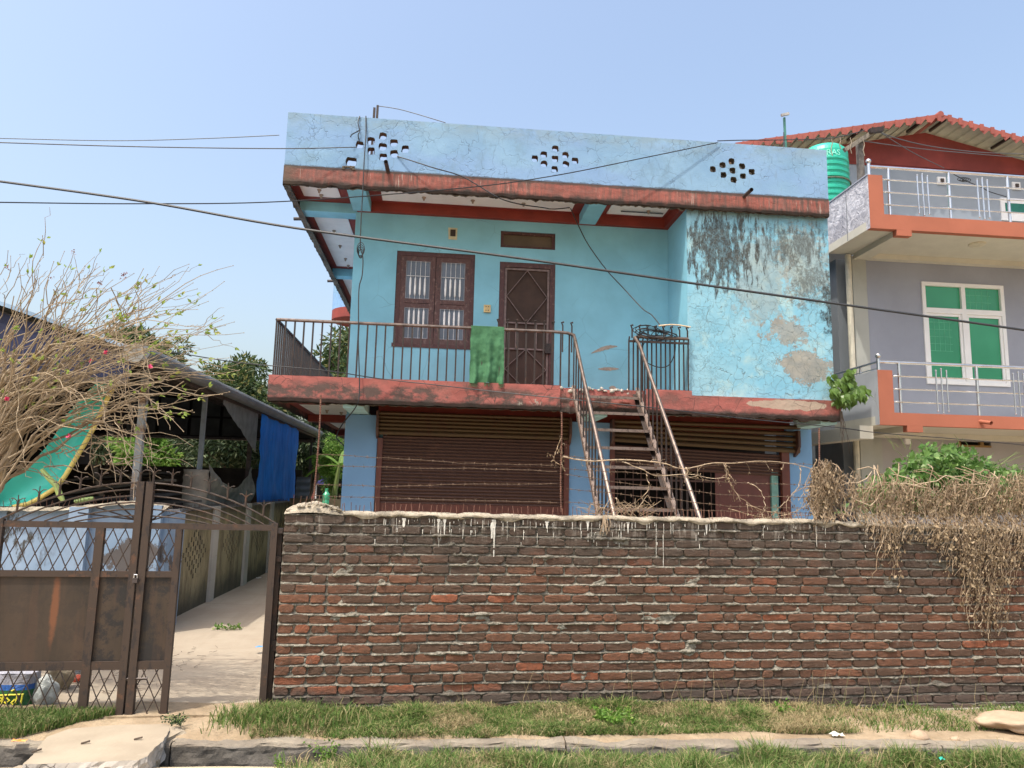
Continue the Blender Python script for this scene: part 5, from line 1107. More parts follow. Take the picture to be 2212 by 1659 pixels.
for (a, b, c, d) in ((xm+.04, xm+.60, 5.38, 5.76), (wx0+.14, wx0+.60, wz0+.65, 5.15)):
    g = MB()
    for k in range(1, 5): x = a+(b-a)*k/4.5; g.box(x-.004, x+.004, 12.922, 12.9245, c, d)
    z = c
    while z < d: g.box(a, b, 12.9215, 12.9245, z-.004, z+.004); z += .14
    build(g, 'window_grid', grm, nw)
build(MB().box(lw0.x, lw1.x, 12.99, 13.05, lw1.z, lw1.z+.04).box(lw0.x, lw0.x+.05, 12.99, 13.05, lw1.z+.04, 2.82).box(lw1.x-.22, lw1.x-.15, 12.99, 13.05, lw1.z+.04, 2.82), 'low_window', simple('ochre_frame', (.22, .13, .04), .6), N)
nb_(lw0.x, lw1.x, 13.15, 13.17, lw1.z, 2.85, 'pane', 'dark')
c = onY(*Qn(1995, 60), 12.2); build(MB().lathe((onZ(*Q8(1770, 1330), 6.33).x, 11.95, 6.305), [(.13, 0), (.14, .012), (.14, .03)], 24), 'ceiling_light', simple('lamp_disc', (.55, .50, .38), .5), N)
c = onZ(*Qm(1215, 255), 2.86); build(MB().box(c.x-.03, c.x+.08, c.y-.02, c.y+.06, 2.72, 2.82, .005), 'holder', 'offwhite', N)
# top floor: set-back wall, red gable, tin roof
UY = 14.85; ZG = 9.16
nb_(7.36, 14, UY, UY+.2, 6.6, ZG, 'top_wall', 'nwall2')
ax_, az_ = 10.78, 10.16
def rz(x): return az_-.215*abs(x-ax_)
g = MB().prism([(7.0, UY-.02, ZG), (15.0, UY-.02, ZG), (15.0, UY-.02, rz(15.0)-.12), (ax_, UY-.02, az_-.12), (7.0, UY-.02, rz(7.0)-.12)], (0, .05, 0)); build(g, 'gable', 'gable_red', N)
RY = 14.3
def corr(u): ph = (u*9.0/.2) % 1; return .035 if ph < .28 else 0
def rooff(sg_, nu=180, top=0):
    def fn(u, v):
        ph = (u*19) % 1; rib = .035 if ph < .3 else (.0 if ph > .4 else .035*(1-(ph-.3)/.1)); x = ax_+sg_*4.75*u
        return (x, RY+5*v, rz(x)+rib*.9+top)
    return fn
for sg_ in (-1, 1):
    build(MB().grid(rooff(sg_), 380, 1), 'roof_sheet', 'roof_under', N, fixn=False)
    build(MB().grid(rooff(sg_, top=.012), 380, 1), 'roof_sheet', 'roof_red', N, fixn=False)
    n = 19; g = MB()        # red flashing with saw-tooth lower edge
    for k in range(n):
        u0, u1 = k/n, (k+1)/n; x0, x1 = ax_+sg_*4.75*u0, ax_+sg_*4.75*u1; xm2 = (x0+x1)/2; zt0, zt1 = rz(x0)+.05, rz(x1)+.05
        g.poly([(x0, RY-.012, zt0), (x1, RY-.012, zt1), (x1, RY-.012, zt1-.20), (xm2, RY-.012, (zt0+zt1)/2-.07), (x0, RY-.012, zt0-.20)], [(0, 1, 3, 4), (1, 2, 3)])
        g.box(xm2+.03, xm2+.12, RY-.03, RY-.012, rz(xm2)-.10, rz(xm2)+.062)
    build(g, 'roof_flashing', 'roof_red', N, fixn=False)
build(MB().tube([(ax_, RY-.02, az_+.05), (ax_, RY+5, az_+.05)], .07, 8), 'ridge_cap', 'roof_red', N)
for x in (8.9, 10.35, 10.9, 12.4): build(MB().bar((x, RY+.02, rz(x)-.03), (x, UY, rz(x)-.03), .05, .06), 'purlin', 'iron', N)
for (q, z_) in (((1433, 742), 0), ((2130, 790), 0)):
    p = onY(*Q8(*q), UY); s_ = nb_(p.x-.10, p.x+.10, UY-.03, UY, p.z-.09, p.z+.09, 'wall_box', 'offwhite'); build(MB().box(p.x-.03, p.x+.04, UY-.06, UY-.03, p.z-.04, p.z+.04), 'socket', 'pipe', s_)
p0, p1 = onY(*Q8(1980, 900), UY), onY(*Q8(2000, 1110), UY)
uw = nb_(p0.x, p0.x+1.7, UY-.03, UY+.02, p1.z, p0.z, 'upper_window', 'offwhite'); build(MB().box(p0.x+.1, p0.x+.62, UY-.035, UY-.03, p1.z+.2, p0.z-.12).box(p0.x+.68, p0.x+1.6, UY-.035, UY-.03, p1.z+.2, p0.z-.12), 'pane', simple('dark_green_glass', (.015, .14, .09), .1), uw)
# water tank on the terrace
tx, ty = 7.74, 13.8; tzt = onY(1795, 324, ty).z; TKm = simple('tank_green', (.025, .42, .29), .35, 0, .08, 2)
TK = thing('water_tank', (tx, ty, 6.6), 'bright green ribbed plastic water tank behind the right end of the blue parapet', 'water tank')
prof = []; z = tzt; H_ = 1.45; r0 = .47
prof = [(r0*.97, 0), (r0, .03)]
k = 0; zz = .06
while zz < H_-.42: prof += [(r0, zz), (r0, zz+.05), (r0*.955, zz+.065), (r0*.955, zz+.105), (r0, zz+.12)]; zz += .125
prof += [(r0, H_-.36), (r0*.98, H_-.34), (r0*.98, H_-.18), (r0*.93, H_-.10), (r0*.75, H_-.02), (r0*.5, H_+.02), (r0*.3, H_+.03), (r0*.3, H_+.07), (.02, H_+.09)]
build(MB().lathe((tx, ty, tzt-H_), prof, 40), 'tank_body', TKm, TK)
build(MB().box(tx-.45, tx+.45, ty-.45, ty+.45, 6.6, tzt-H_), 'tank_stand', 'nwall2', TK)
build(MB().tube([(tx+(r0+.012)*math.cos(t), ty+(r0+.012)*math.sin(t), tzt-.85-.03*math.sin(t)) for t in [math.pi*(1.0+k/20*1.15) for k in range(21)]]+[(tx+r0+.15, ty-.3, tzt-1.0)], .018, 6), 'hose', simple('hose_brown', (.12, .14, .10), .7), TK)
# letters on the tank, bent round its wall
txc = bpy.data.curves.new('letters', 'FONT'); txc.body = 'ARAS'; txc.size = .17; txc.extrude = .004; txc.align_x = 'LEFT'
to = bpy.data.objects.new('letters_tmp', txc); COL.objects.link(to); bpy.context.view_layer.update()
dg = bpy.context.evaluated_depsgraph_get(); tm2 = bpy.data.meshes.new_from_object(to.evaluated_get(dg)); bpy.data.objects.remove(to)
g = MB(); th0 = math.radians(232)
for v in tm2.vertices:
    th = th0+(v.co.x*1.0)/r0; rr_ = r0*.98+.004+v.co.z; g.v.append((tx+rr_*math.cos(th), ty+rr_*math.sin(th), tzt-.335+v.co.y))
g.f = [tuple(p.vertices) for p in tm2.polygons]
build(g, 'lettering', simple('tank_print', (.25, .75, .60), .5), TK)
# wooden pole with tilted cross-arm
PO = thing('utility_pole', (7.79, 12.6, 6.6), 'weathered wooden pole with a slanting cross-arm standing on the neighbour terrace', 'pole')
pb, pt = onY(*Q9(1146, 500), 12.6), onY(*Q9(1135, 255), 12.6)
build(MB().bar((pb.x, 12.6, 6.6), (pt.x, 12.6, pt.z), .10, .10), 'pole', simple('grey_wood', (.13, .12, .11), .9, 0, .3, 15), PO)
a, b = onY(*Q9(1037, 318), 12.5), onY(*Q9(1245, 186), 12.5); build(MB().bar(a, b, .06, .08), 'cross_arm', simple('old_wood', (.20, .18, .15), .9, 0, .3, 15), PO)
a, b = onY(*Q9(1200, 195), 12.45), onY(*Q9(1285, 182), 12.45); build(MB().bar(a, b, .09, .09), 'insulator_block', 'iron', PO)
for (x, y, l) in ((950, 235, 120), (1005, 230, 80), (1075, 235, 105), (1160, 250, 105)):
    p = onY(*Q9(x, y), 12.45); q = onY(*Q9(x+10, y+l), 12.45); build(MB().tube([p, p.lerp(q, .3)+Vector((.02, 0, 0)), p.lerp(q, .65)-Vector((.02, 0, 0)), q], .008, 4), 'rope_end', simple('rope', (.30, .25, .19), .9), PO)
# camera on a green mast behind the parapet
cbp, ctp = onY(*Q9(655, 297), 12.3), onY(*Q9(637, 105), 12.3)
CM = thing('camera_mast', (cbp.x, 12.3, 6.36), 'thin green mast with a small security camera above the blue parapet', 'security camera')
build(MB().bar((cbp.x+.03, 12.3, 6.36), (ctp.x+.02, 12.3, ctp.z), .035, .035), 'mast', simple('mast_green', (.06, .20, .16), .5), CM)
build(MB().bar((ctp.x-.06, 12.25, ctp.z+.015), (ctp.x+.09, 12.25, ctp.z+.06), .04, .045), 'camera', simple('camera_grey', (.36, .36, .35), .5), CM)
build(MB().bar((cbp.x-.03, 12.3, 6.36), (cbp.x-.03, 12.3, onY(*Q9(640, 200), 12.3).z), .02, .02), 'side_pipe', 'cable_g', CM)
# two rods on the roof, left
for (x, y0, y1, lb) in ((816, 228, 262, 'taller thin iron rod standing up behind the blue parapet'), (809, 233, 262, 'shorter thin iron rod beside the taller one behind the parapet')):
    a = onY(x, y0, 11.2); b = onY(x-3, y1, 11.2); o = build(MB().bar((b.x, 11.2, 6.36), (a.x, 11.2, a.z), .035, .035), 'iron_rod', 'iron'); tag(o, lb, 'rod', 'iron rods on the roof of the blue house')
# ================================================================== CABLES
def cable(name, label, pts, r, mat='cable', cat='cable', n=5, group=None):
    P = [Vector(p) for p in pts]; out = []
    for i in range(len(P)-1):          # smooth curve through the points
        a = P[max(0, i-1)]; b = P[i]; c = P[i+1]; d = P[min(len(P)-1, i+2)]
        for k in range(8):
            t = k/8; out.append(.5*((2*b)+(c-a)*t+(2*a-5*b+4*c-d)*t*t+(3*b-a-3*c+d)*t**3))
    out.append(P[-1]); o = build(MB().tube(out, r, n), name, mat); return tag(o, label, cat, group)
def ex(px, py, Y): return onY(px, py, Y)
cable('power_cable', 'thick black cable crossing the whole view, sloping down in front of the house', [ex(-160, 372, 8.6), ex(0, 392, 8.5), ex(320, 437, 8.3), ex(640, 493, 8.15), ex(1130, 559, 8.0), ex(1600, 627, 7.9), ex(2212, 713, 7.8), ex(2400, 742, 7.8)], .0145)
cable('power_cable', 'upper of the two thin wires reaching the parapet from the left', [ex(-100, 297, 11.5), ex(0, 299, 11.3), ex(250, 304, 11), ex(450, 299, 10.8), ex(603, 292, 10.7)], .007, 'cable_g')
cable('power_cable', 'lower of the two thin wires from the left, running into the first parapet vent hole', [ex(-100, 304, 9.5), ex(0, 308, 9.7), ex(300, 317, 10), ex(600, 321, 10.3), ex(770, 318, 10.47)], .008)
cable('power_cable', 'thin wire rising from the left across the roof edge to the parapet top', [ex(-100, 436, 8.5), ex(0, 437, 8.8), ex(300, 440, 9.2), ex(615, 435, 9.6), ex(1000, 406, 10.0), ex(1200, 379, 10.2), ex(1400, 339, 10.35), ex(1550, 308, YF-.02)], .008)
cable('power_cable', 'thin wire running from the parapet top to the slanting cross-arm pole', [Vector((onY(1550, 308, YF).x, YF, 7.21)), ex(1600, 303, 10.9), ex(1700, 302, 11.4), ex(1800, 298, 12), ex(1868, 281, 12.45)], .009)
cable('power_cable', 'slack wire hanging down the left of the facade from the parapet to the shutter', [ex(*Q4(812, 105), YF-.0), ex(*Q4(812, 240), YF-.03), ex(*Q4(800, 420), YF-.05), ex(*Q4(790, 640), YF-.04), ex(*Q4(778, 850), YF-.02), ex(*Q4(772, 1050), YF), ex(*Q4(790, 1130), YF), ex(*Q4(785, 1260), YF), ex(*Q4(762, 1360), YF), ex(*Q4(758, 1600), YF-.03), ex(*Q6(758, 300), YF-.04), ex(*Q6(765, 600), YF-.06), ex(*Q6(745, 730), YF-.06), ex(*Q6(640, 870), YF+.3), ex(*Q6(600, 960), YF+.7), ex(*Q6(650, 1020), YF+1), ex(*Q6(670, 1060), YF+1.2)], .009)
cable('power_cable', 'thin wire sagging from the taller roof rod down to the parapet', [ex(817, 229, 11.2), ex(870, 238, 11), ex(962, 265, 10.7)], .007, 'cable_g')
cable('power_cable', 'short frayed wire dangling over the parapet beside the first vent hole', [ex(*Q4(768, 105), YF-.0), ex(*Q4(755, 150), YF-.03), ex(*Q4(766, 210), YF-.03), ex(*Q4(756, 245), YF-.03), ex(*Q4(768, 300), YF+.02)], .008)
cable('power_cable', 'frayed end of wire sticking out left on the parapet', [ex(*Q4(766, 208), YF-.03), ex(*Q4(735, 225), YF-.04), ex(*Q4(712, 238), YF-.05), ex(*Q4(700, 258), YF-.05)], .009)
g = MB(); c = ex(*Q4(775, 1070), YF)
for k in range(4): g.tube([c+Vector((.055*math.cos(t)*(1-.15*k), .01*k, .10*math.sin(t)*(1-.1*k)-.02*k)) for t in [2*math.pi*i/16 for i in range(17)]], .006, 4)
tag(build(g, 'cable_coil', 'cable'), 'small coil of black wire hanging in front of the corner of the facade', 'cable')
cable('power_cable', 'wire leaving a vent hole and sagging over the roof edge to the soffit', [ex(*Q4(1040, 398), YF), ex(*Q4(1130, 425), YF-.06), ex(*Q4(1300, 480), YF-.10), ex(*Q4(1490, 535), YF-.03), ex(*Q4(1620, 605), YF-.03), ex(*Q4(1780, 700), YF-.02), ex(*Q4(1930, 745), YF+.25), ex(*Q4(2100, 770), YF+.5), ex(*Q5(140, 780), YF+.55), ex(*Q5(265, 770), YF+.6)], .009)
cable('power_cable', 'wire dropping from the soffit across the blue wall to the coil on the railing', [ex(*Q5(270, 775), YF+.6), ex(*Q5(330, 905), YF+.75), ex(*Q5(400, 1040), YF+.7), ex(*Q5(530, 1220), YF+.6), ex(*Q5(650, 1350), YF+.45), ex(*Q5(790, 1500), YF+.2), ex(*Q5(860, 1550), YF+.12), ex(*Q5(925, 1630), YF+.02)], .009)
cable('power_cable', 'thin wire crossing low from the shrub past the balcony edge and stair to the right', [ex(-100, 713, 9.0), ex(0, 737, 9.2), ex(300, 752, 9.5), ex(515, 783, 9.9), ex(700, 800, 10.1), ex(*Q6(900, 535), YF-.08), ex(*Q6(1300, 580), YF-.1), ex(*Q6(1700, 625), YF-.12), ex(*Q7(200, 680), YF-.6), ex(*Q7(900, 750), YF-.9), ex(*Q7(1500, 822), YF-.6), ex(*Q7(2200, 890), YF-.2), ex(*Qm(1000, 225), 10.8), ex(*Qm(1700, 280), 11), ex(*Qm(2300, 335), 11)], .007)
cable('power_cable', 'wire from the cross-arm pole crossing the red gable, upper one', [ex(*Q9(1270, 200), 12.5), ex(*Q9(1380, 240), 12.9), ex(*Q9(1590, 290), 13.4), ex(*Q9(1900, 330), 13.8), ex(*Q9(2250, 345), 14)], .009, 'cable_g')
cable('power_cable', 'wire from the cross-arm pole crossing the red gable, lower one', [ex(*Q9(1160, 258), 12.5), ex(*Q9(1400, 292), 13), ex(*Q9(1700, 325), 13.4), ex(*Q9(2250, 372), 14)], .008, 'cable_g')
cable('power_cable', 'thin wire slanting down the red gable behind the steel rail', [ex(*Q9(1270, 200), 12.5), ex(*Q9(1480, 330), 13.2), ex(*Q9(1690, 435), 14)], .008, 'cable_g')
cable('power_cable', 'black wire with a knot hanging across the grey top-floor wall', [ex(*Q8(1540, 670), 14.5), ex(*Q8(1620, 715), 14.5), ex(*Q8(1690, 750), 14.5), ex(*Q8(1800, 795), 14.6), ex(*Q8(1900, 845), 14.6), ex(*Q8(2070, 895), 14.75)], .010)
g = MB(); c = ex(*Q8(1650, 728), 14.5)
for k in range(3): g.tube([c+Vector((.16*math.cos(t)*(1-.3*k), -.01*k, .05*math.sin(t+.5*k)*(1-.2*k))) for t in [2*math.pi*i/14 for i in range(15)]], .009, 4)
tag(build(g, 'cable_knot', 'cable'), 'knot of black wire on the grey top-floor wall behind the steel railing', 'cable')
g = MB(); random.seed(9)      # coil of wire thrown over the right railing
for k in range(9):
    c = Vector((3.22+R(-.22, .12), YF-.0+R(-.03, .05), 4.08+R(-.03, .04))); a_, b_ = R(.16, .30), R(.04, .10)
    g.tube([c+Vector((a_*math.cos(t), .04*math.sin(2*t+k), b_*math.sin(t)-.02*math.cos(t))) for t in [2*math.pi*i/18 for i in range(19)]], .007, 4)
tag(build(g, 'wire_coil', 'cable'), 'tangled coil of black wire lying over the right railing spikes', 'wire coil')
cable('cable_loop', 'loop of black cable hanging behind the right railing bars', [Vector((3.0, YF+.09, 3.98)), Vector((2.93, YF+.09, 3.8)), Vector((3.0, YF+.09, 3.66)), Vector((3.2, YF+.09, 3.58)), Vector((3.36, YF+.09, 3.62)), Vector((3.45, YF+.09, 3.8)), Vector((3.46, YF+.09, 3.98))], .008)
cable('stick', 'pale thin cane lying over the spikes of the right railing', [Vector((3.17, YF-.02, 4.19)), Vector((3.4, YF-.03, 4.215)), Vector((3.66, YF-.03, 4.19))], .011, simple('cane', (.55, .42, .26), .6), 'cane')
# ================================================================== TREES
bark = simple('bark', (.10, .075, .055), .95, 0, .35, 6, .4)
LM1 = leafy('mango_leaf', (.045, .085, .028), (.095, .14, .045), (.26, .24, .08), .80)
LM2 = leafy('fresh_leaf', (.10, .22, .03), (.20, .36, .06), (.35, .45, .12), .85, trans=.4)
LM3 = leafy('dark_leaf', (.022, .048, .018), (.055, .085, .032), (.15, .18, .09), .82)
def tree(name, label, base, crown, lm, n=9000, size=(.14, .26), cat='tree', clumps=34, grp=None, droop=.3, ratio=.3):
    cx, cy, cz, rx, ry, rz_ = crown; rs = np.random.RandomState(int(abs(cx*71+cy*13)) % 9999)
    t = thing(name, base, label, cat, grp)
    g = MB(); b = Vector(base); c = Vector((cx, cy, cz-rz_*.3)); h = (cz-base[2])
    g.tube([b, b.lerp(c, .3)+Vector((.1, .05, 0)), b.lerp(c, .65)-Vector((.12, 0, 0)), c], [.24, .19, .15, .09], 9)
    for k in range(9):
        t0 = rs.uniform(.35, .85); p = b.lerp(c, t0); a = rs.uniform(0, 6.28); q = Vector((cx+rx*.75*math.cos(a), cy+ry*.75*math.sin(a), cz+rz_*rs.uniform(-.4, .7))); g.tube([p, p.lerp(q, .5)+Vector((0, 0, .2)), q], [.09, .055, .02], 6)
    build(g, 'trunk', bark, t)
    d = rs.normal(size=(clumps, 3)); d /= np.linalg.norm(d, axis=1, keepdims=True); d *= rs.uniform(.35, 1.0, (clumps, 1))
    cc = d*np.array([rx, ry, rz_])+np.array([cx, cy, cz]); cr = rs.uniform(.22, .42, clumps)*min(rx, rz_)*1.1
    idx = rs.randint(0, clumps, n); dd = rs.normal(size=(n, 3)); dd /= np.linalg.norm(dd, axis=1, keepdims=True); rr = cr[idx, None]*rs.uniform(.45, 1.08, (n, 1))**.6
    pos = cc[idx]+dd*rr*np.array([1.15, 1.15, .85]); ori = dd+rs.normal(size=(n, 3))*.6; ori[:, 2] -= droop
    st = np.random.get_state(); np.random.set_state(rs.get_state()); mb = cards(n, pos, rs.uniform(size[0], size[1], n), ori, ratio); np.random.set_state(st)
    o = build(mb, 'crown', lm, t, fixn=False); o['kind'] = 'stuff'
    return t
GT = 'trees behind the shed and the house'
c = onY(535, 838, 27); tree('mango_tree', 'round mango tree between the shed eave and the balcony corner', (c.x, 27, 0), (c.x+.1, 27, c.z-.3, 1.75, 1.6, 1.35), LM1, 11000, (.16, .30), grp=GT)
c = onY(308, 742, 30); tree('mango_tree', 'pale feathery tree top showing above the shed roof', (c.x, 30, 0), (c.x, 30, c.z-.5, 1.6, 1.4, 1.0), LM1, 6000, (.16, .30), grp=GT)
c = onY(735, 795, 25); tree('mango_tree', 'mango tree seen through the balcony railing left of the blue corner', (c.x, 25, 0), (c.x+.5, 25, c.z-.2, 1.35, 1.4, 1.45), LM1, 9000, (.18, .34), grp=GT)
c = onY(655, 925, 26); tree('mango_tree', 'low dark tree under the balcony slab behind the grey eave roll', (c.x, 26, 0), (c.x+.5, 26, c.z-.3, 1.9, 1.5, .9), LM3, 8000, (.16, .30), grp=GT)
for i, (px, dpt, hh, rx, lb, lm) in enumerate([(318, 27, 2.5, .9, 'bright green tree seen under the shed roof near the rusty post', LM2), (430, 29, 3.0, 1.9, 'dark tree seen through the shed between the two middle posts', LM3), (520, 26, 3.2, 1.7, 'dark-leaved tree with a forked trunk seen left of the blue tarpaulin', LM3), (210, 30, 3.0, 2.4, 'shaded tree seen through the left part of the shed', LM3), (585, 31, 3.4, 2.2, 'tree standing behind the blue tarpaulin', LM3)]):
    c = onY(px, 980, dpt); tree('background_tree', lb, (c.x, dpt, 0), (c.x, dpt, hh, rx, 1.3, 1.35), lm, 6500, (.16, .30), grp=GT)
c = onY(715, 1000, 20.5); tree('moringa_tree', 'light green feathery tree left of the pillar under the balcony', (c.x+.2, 21, 0), (c.x+.25, 20.8, 2.15, .62, .7, .95), LM2, 9000, (.07, .14), grp=GT)
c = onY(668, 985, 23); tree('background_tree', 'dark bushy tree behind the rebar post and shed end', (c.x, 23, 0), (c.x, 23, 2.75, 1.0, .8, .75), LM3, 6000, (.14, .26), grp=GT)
# banana plant
BP = thing('banana_plant', (-2.75, 19.5, 0), 'young banana plant with broad torn leaves left of the feathery tree', 'plant')
build(MB().tube([(-2.75, 19.5, 0), (-2.7, 19.5, 1.5), (-2.62, 19.5, 2.3)], [.09, .07, .04], 8), 'stem', leafy('banana_stem', (.16, .22, .06), (.22, .28, .09), trans=0), BP)
for k, (a, L, up) in enumerate([(2.7, 1.0, .9), (.3, 1.0, .8), (1.2, .9, 1.2), (3.6, 1.1, .3), (5.6, .9, .5)]):
    def bl(u, v, a=a, L=L, up=up):
        r = L*v; w = .14*math.sin(math.pi*min(.97, v*.9+.08))*(u-.5)*2; zz = 2.2+up*r-.75*r*r
        return (-2.62+math.cos(a)*r-math.sin(a)*w, 19.5+math.sin(a)*r*.6+math.cos(a)*w*.5, zz+abs(u-.5)*.08-.05*abs(w))
    build(MB().grid(bl, 4, 12), 'leaf', LM2, BP, smooth=True)
# far houses glimpsed between things
def farhouse(name, label, x0, x1, y, z1, mat, extra=None):
    t = thing(name, ((x0+x1)/2, y+2, 0), label, 'house'); build(MB().box(x0, x1, y, y+6, 0, z1), 'wall', mat, t)
    nb2 = max(1, int((x1-x0)/2.2))
    for k in range(nb2):
        xx_ = x0+(k+.5)*(x1-x0)/nb2; f = build(MB().box(xx_-.5, xx_+.5, y-.05, y, 1.0, 2.1), 'window', 'offwhite', t); build(MB().box(xx_-.42, xx_+.42, y-.055, y-.05, 1.08, 2.02), 'pane', 'dark', f)
    build(MB().box(x0-.3, x1+.3, y-.4, y+6.2, z1, z1+.15), 'roof', 'concrete', t); return t
rd = plaster('far_red_wall', (.42, .10, .09), .1, .15, (.2, .06, .05))
c0, c1 = onY(628, 1000, 33), onY(765, 1000, 33); t = farhouse('red_house', 'low red house with a violet band glimpsed behind the end of the shed', c0.x, c1.x+.5, 33, 3.6, rd)
build(MB().box(c0.x, c1.x, 32.9, 32.98, 1.75, 2.25), 'painted_band', simple('violet_band', (.12, .12, .36), .7), t)
build(MB().tube([(c0.x, 32.7, 2.9), (c1.x, 32.7, 2.9)], .03, 5), 'clothes_line', 'offwhite', t)
o = build(MB().grid(lambda u, v: (onY(654, 1000, 32.6).x+.9*u, 32.6+.03*math.sin(u*12), 2.92-.45*v), 16, 6), 'cloth', simple('yellow_cloth', (.75, .50, .03), .8)); tag(o, 'yellow cloth drying on the line of the red house', 'cloth')
o = build(MB().box(onY(672, 1, 22).x, onY(703, 1, 22).x, 22, 22.8, 1.55, 1.85), 'white_box', simple('white_slab', (.7, .68, .64), .7)); tag(o, 'white slab roof piece standing below the banana leaves', 'slab')
o = build(MB().box(onY(672, 1, 22).x+.1, onY(703, 1, 22).x-.1, 22.1, 22.7, 0, 1.55), 'low_block', rd); tag(o, 'small dark red block carrying the white slab', 'block')
c0, c1 = onY(380, 980, 38), onY(540, 980, 38); t = farhouse('white_house', 'white house partly hidden by trees beyond the open shed', c0.x, c1.x, 38, 4.2, 'white')
c0, c1 = onY(150, 980, 44), onY(330, 980, 44); t = farhouse('cream_house', 'cream brick house seen through the left half of the shed', c0.x-3, c1.x, 44, 4.6, simple('cream_brick', (.48, .34, .26), .9))
p = onY(412, 975, 30); o = build(MB().grid(lambda u, v: (p.x-.35+.7*u+.1*math.sin(v*6), 30+.05*math.sin(u*9), p.z+.5-1.0*v), 10, 10), 'blue_sheet', bt.m); tag(o, 'piece of bright blue sheet hanging among the trees beyond the shed', 'sheet')
# ================================================================== BARE SHRUB behind the gate on the left
BS = thing('bare_shrub', (-4.25, 6.9, .05), 'big leafless arching shrub with a few lime leaves and pink flowers over the left gate', 'shrub')
twg = Mat('twig_bark', .9); twc = twg.mix(twg.isl, (.36, .285, .185), (.20, .15, .10)); twc = twg.mix(twg.rp(twg.no(9, 4), .4, .7, 0, .5), twc, (.42, .33, .23)); twg.fin(twc)
random.seed(42)
g = MB(); lp = []; lo = []; fl_ = []; bd_ = MB()
def arc(a, b, bend, r0, r1, n=14, depth=0):
    a = Vector(a); b = Vector(b); d = b-a; side = Vector((0, 0, 1))*bend*d.length; w1, w2 = R(-5, 5), R(-5, 5); pts = []
    for i in range(n+1):
        t = i/n; p = a.lerp(b, t)+side*math.sin(math.pi*t**.85)*.9+Vector((.022*nz(t*6, w1), .04*nz(t*5, w2), .026*nz(t*6, w1, w2)))*(1+d.length)+Vector((.006*nz(t*25, w1), 0, .006*nz(t*25, w2))); pts.append(p)
    g.tube(pts, [r0+(r1-r0)*(i/n)**.8 for i in range(n+1)], 5 if r0 > .006 else 4)
    return pts
TIPS = [(102, 503), (155, 545), (112, 560), (215, 577), (245, 600), (230, 625), (310, 575), (335, 590), (400, 570), (490, 583), (380, 603), (440, 634), (330, 640), (362, 652), (300, 620), (430, 665), (480, 700), (475, 690), (455, 705), (380, 735), (425, 740), (400, 760), (515, 712), (495, 770), (505, 822), (485, 850), (520, 800), (440, 795), (395, 890), (350, 780), (300, 700), (260, 660), (180, 590), (60, 560), (20, 545), (130, 610), (280, 740), (340, 820), (420, 850), (370, 700)]
def spt(px, py, y): return onY(px, py, y)
for k in range(128):
    if k < 40*2: tx_, tz_ = TIPS[k % 40]; tx_ += R(-22, 12)*(k >= 40); tz_ += R(-8, 40)*(k >= 40)
    else:
        tx_ = R(-60, 430)*1.0; tz_ = 540+R(0, 1)**.8*420+.12*max(0, tx_-100)
    y_ = R(5.5, 6.9); b = spt(tx_, tz_, y_)
    sx, sz = (-70+R(-60, 90), 960+R(-60, 110)) if k % 3 else (R(-80, 60), 840+R(-60, 120))
    a = spt(sx, sz, R(6.2, 6.9)); L = (b-a).length
    if L < .35: continue
    bend = R(.05, .18) if tz_ > 620 else R(-.03, .05)
    r0 = R(.003, .0095)*min(1.2, L); pts = arc(a, b, bend, r0, .0018, 16)
    for i in range(3, 17):            # knobbly nodes, side twigs, leaves
        q = pts[i]
        bd_.blob(q, .0045, .0045, .0045, 1, 0)
        if random.random() < .20 and i < 15:
            d = (pts[min(16, i+1)]-pts[i-1]).normalized(); e = q+d*R(.12, .34)+Vector((R(-.05, .08), R(-.1, .1), R(-.14, .12))); tw_ = arc(q, e, R(-.05, .12), .0035, .0014, 7)
            if random.random() < .3: lp.append(tw_[-1]); lo.append((tw_[-1]-tw_[-2]).normalized())
        pr_ = .10 if i > 11 else .012
        if random.random() < pr_*(1.5 if 330 < tx_ < 520 else .7):
            for _ in range(random.choice((1, 2, 3))): lp.append(q+Vector((R(-.03, .03), R(-.03, .03), R(-.03, .02)))); lo.append((pts[i]-pts[i-1]).normalized()+Vector((R(-.4, .4), R(-.4, .4), R(-.5, .1))))
# crossing and drooping stems, thick trunks
for (p, q, r) in [((-30, 1110), (60, 900), .05), ((-60, 1100), (110, 770), .03), ((-40, 1090), (230, 905), .022), ((-20, 1050), (395, 822), .016), ((40, 985), (260, 840), .02), ((0, 1000), (130, 700), .018), ((0, 940), (30, 640), .012), ((50, 960), (240, 905), .02)]:
    arc(spt(*p, 6.8), spt(*q, 6.3), .05, r, r*.3, 12)
for k in range(40): 
    x = R(20, 330); z = R(600, 900); arc(spt(x, z, R(5.8, 6.6)), spt(x+R(-20, 60), z+R(90, 200), R(5.8, 6.6)), R(-.05, .05), .004, .002, 8)
for k in range(60):
    x = R(-30, 260); z = R(820, 1030); arc(spt(x, z, R(6.2, 6.9)), spt(x+R(30, 190), z+R(-60, 80), R(6.0, 6.8)), R(.0, .2), R(.004, .008), .002, 10)
build(g, 'stems', twg.m, BS, fixn=False); build(bd_, 'buds', twg.m, BS, kind='stuff', fixn=False)
trk = MB().tube([(-4.5, 7.0, 0), (-4.42, 7.0, .7), (-4.2, 6.95, 1.2), (-3.85, 6.85, 1.75)], [.14, .12, .10, .06], 9).tube([(-4.42, 7.0, .6), (-4.6, 6.9, 1.4), (-4.5, 6.8, 2.2)], [.10, .08, .04], 8); build(trk, 'trunk', bark, BS)
lv = leafy('lime_leaf', (.22, .32, .05), (.40, .50, .12), (.45, .40, .12), .9, trans=.45)
P_ = np.repeat(np.array([tuple(p) for p in lp]), 3, 0); O_ = np.repeat(np.array([tuple(p) for p in lo]), 3, 0)+np.random.normal(size=(len(lp)*3, 3))*.45
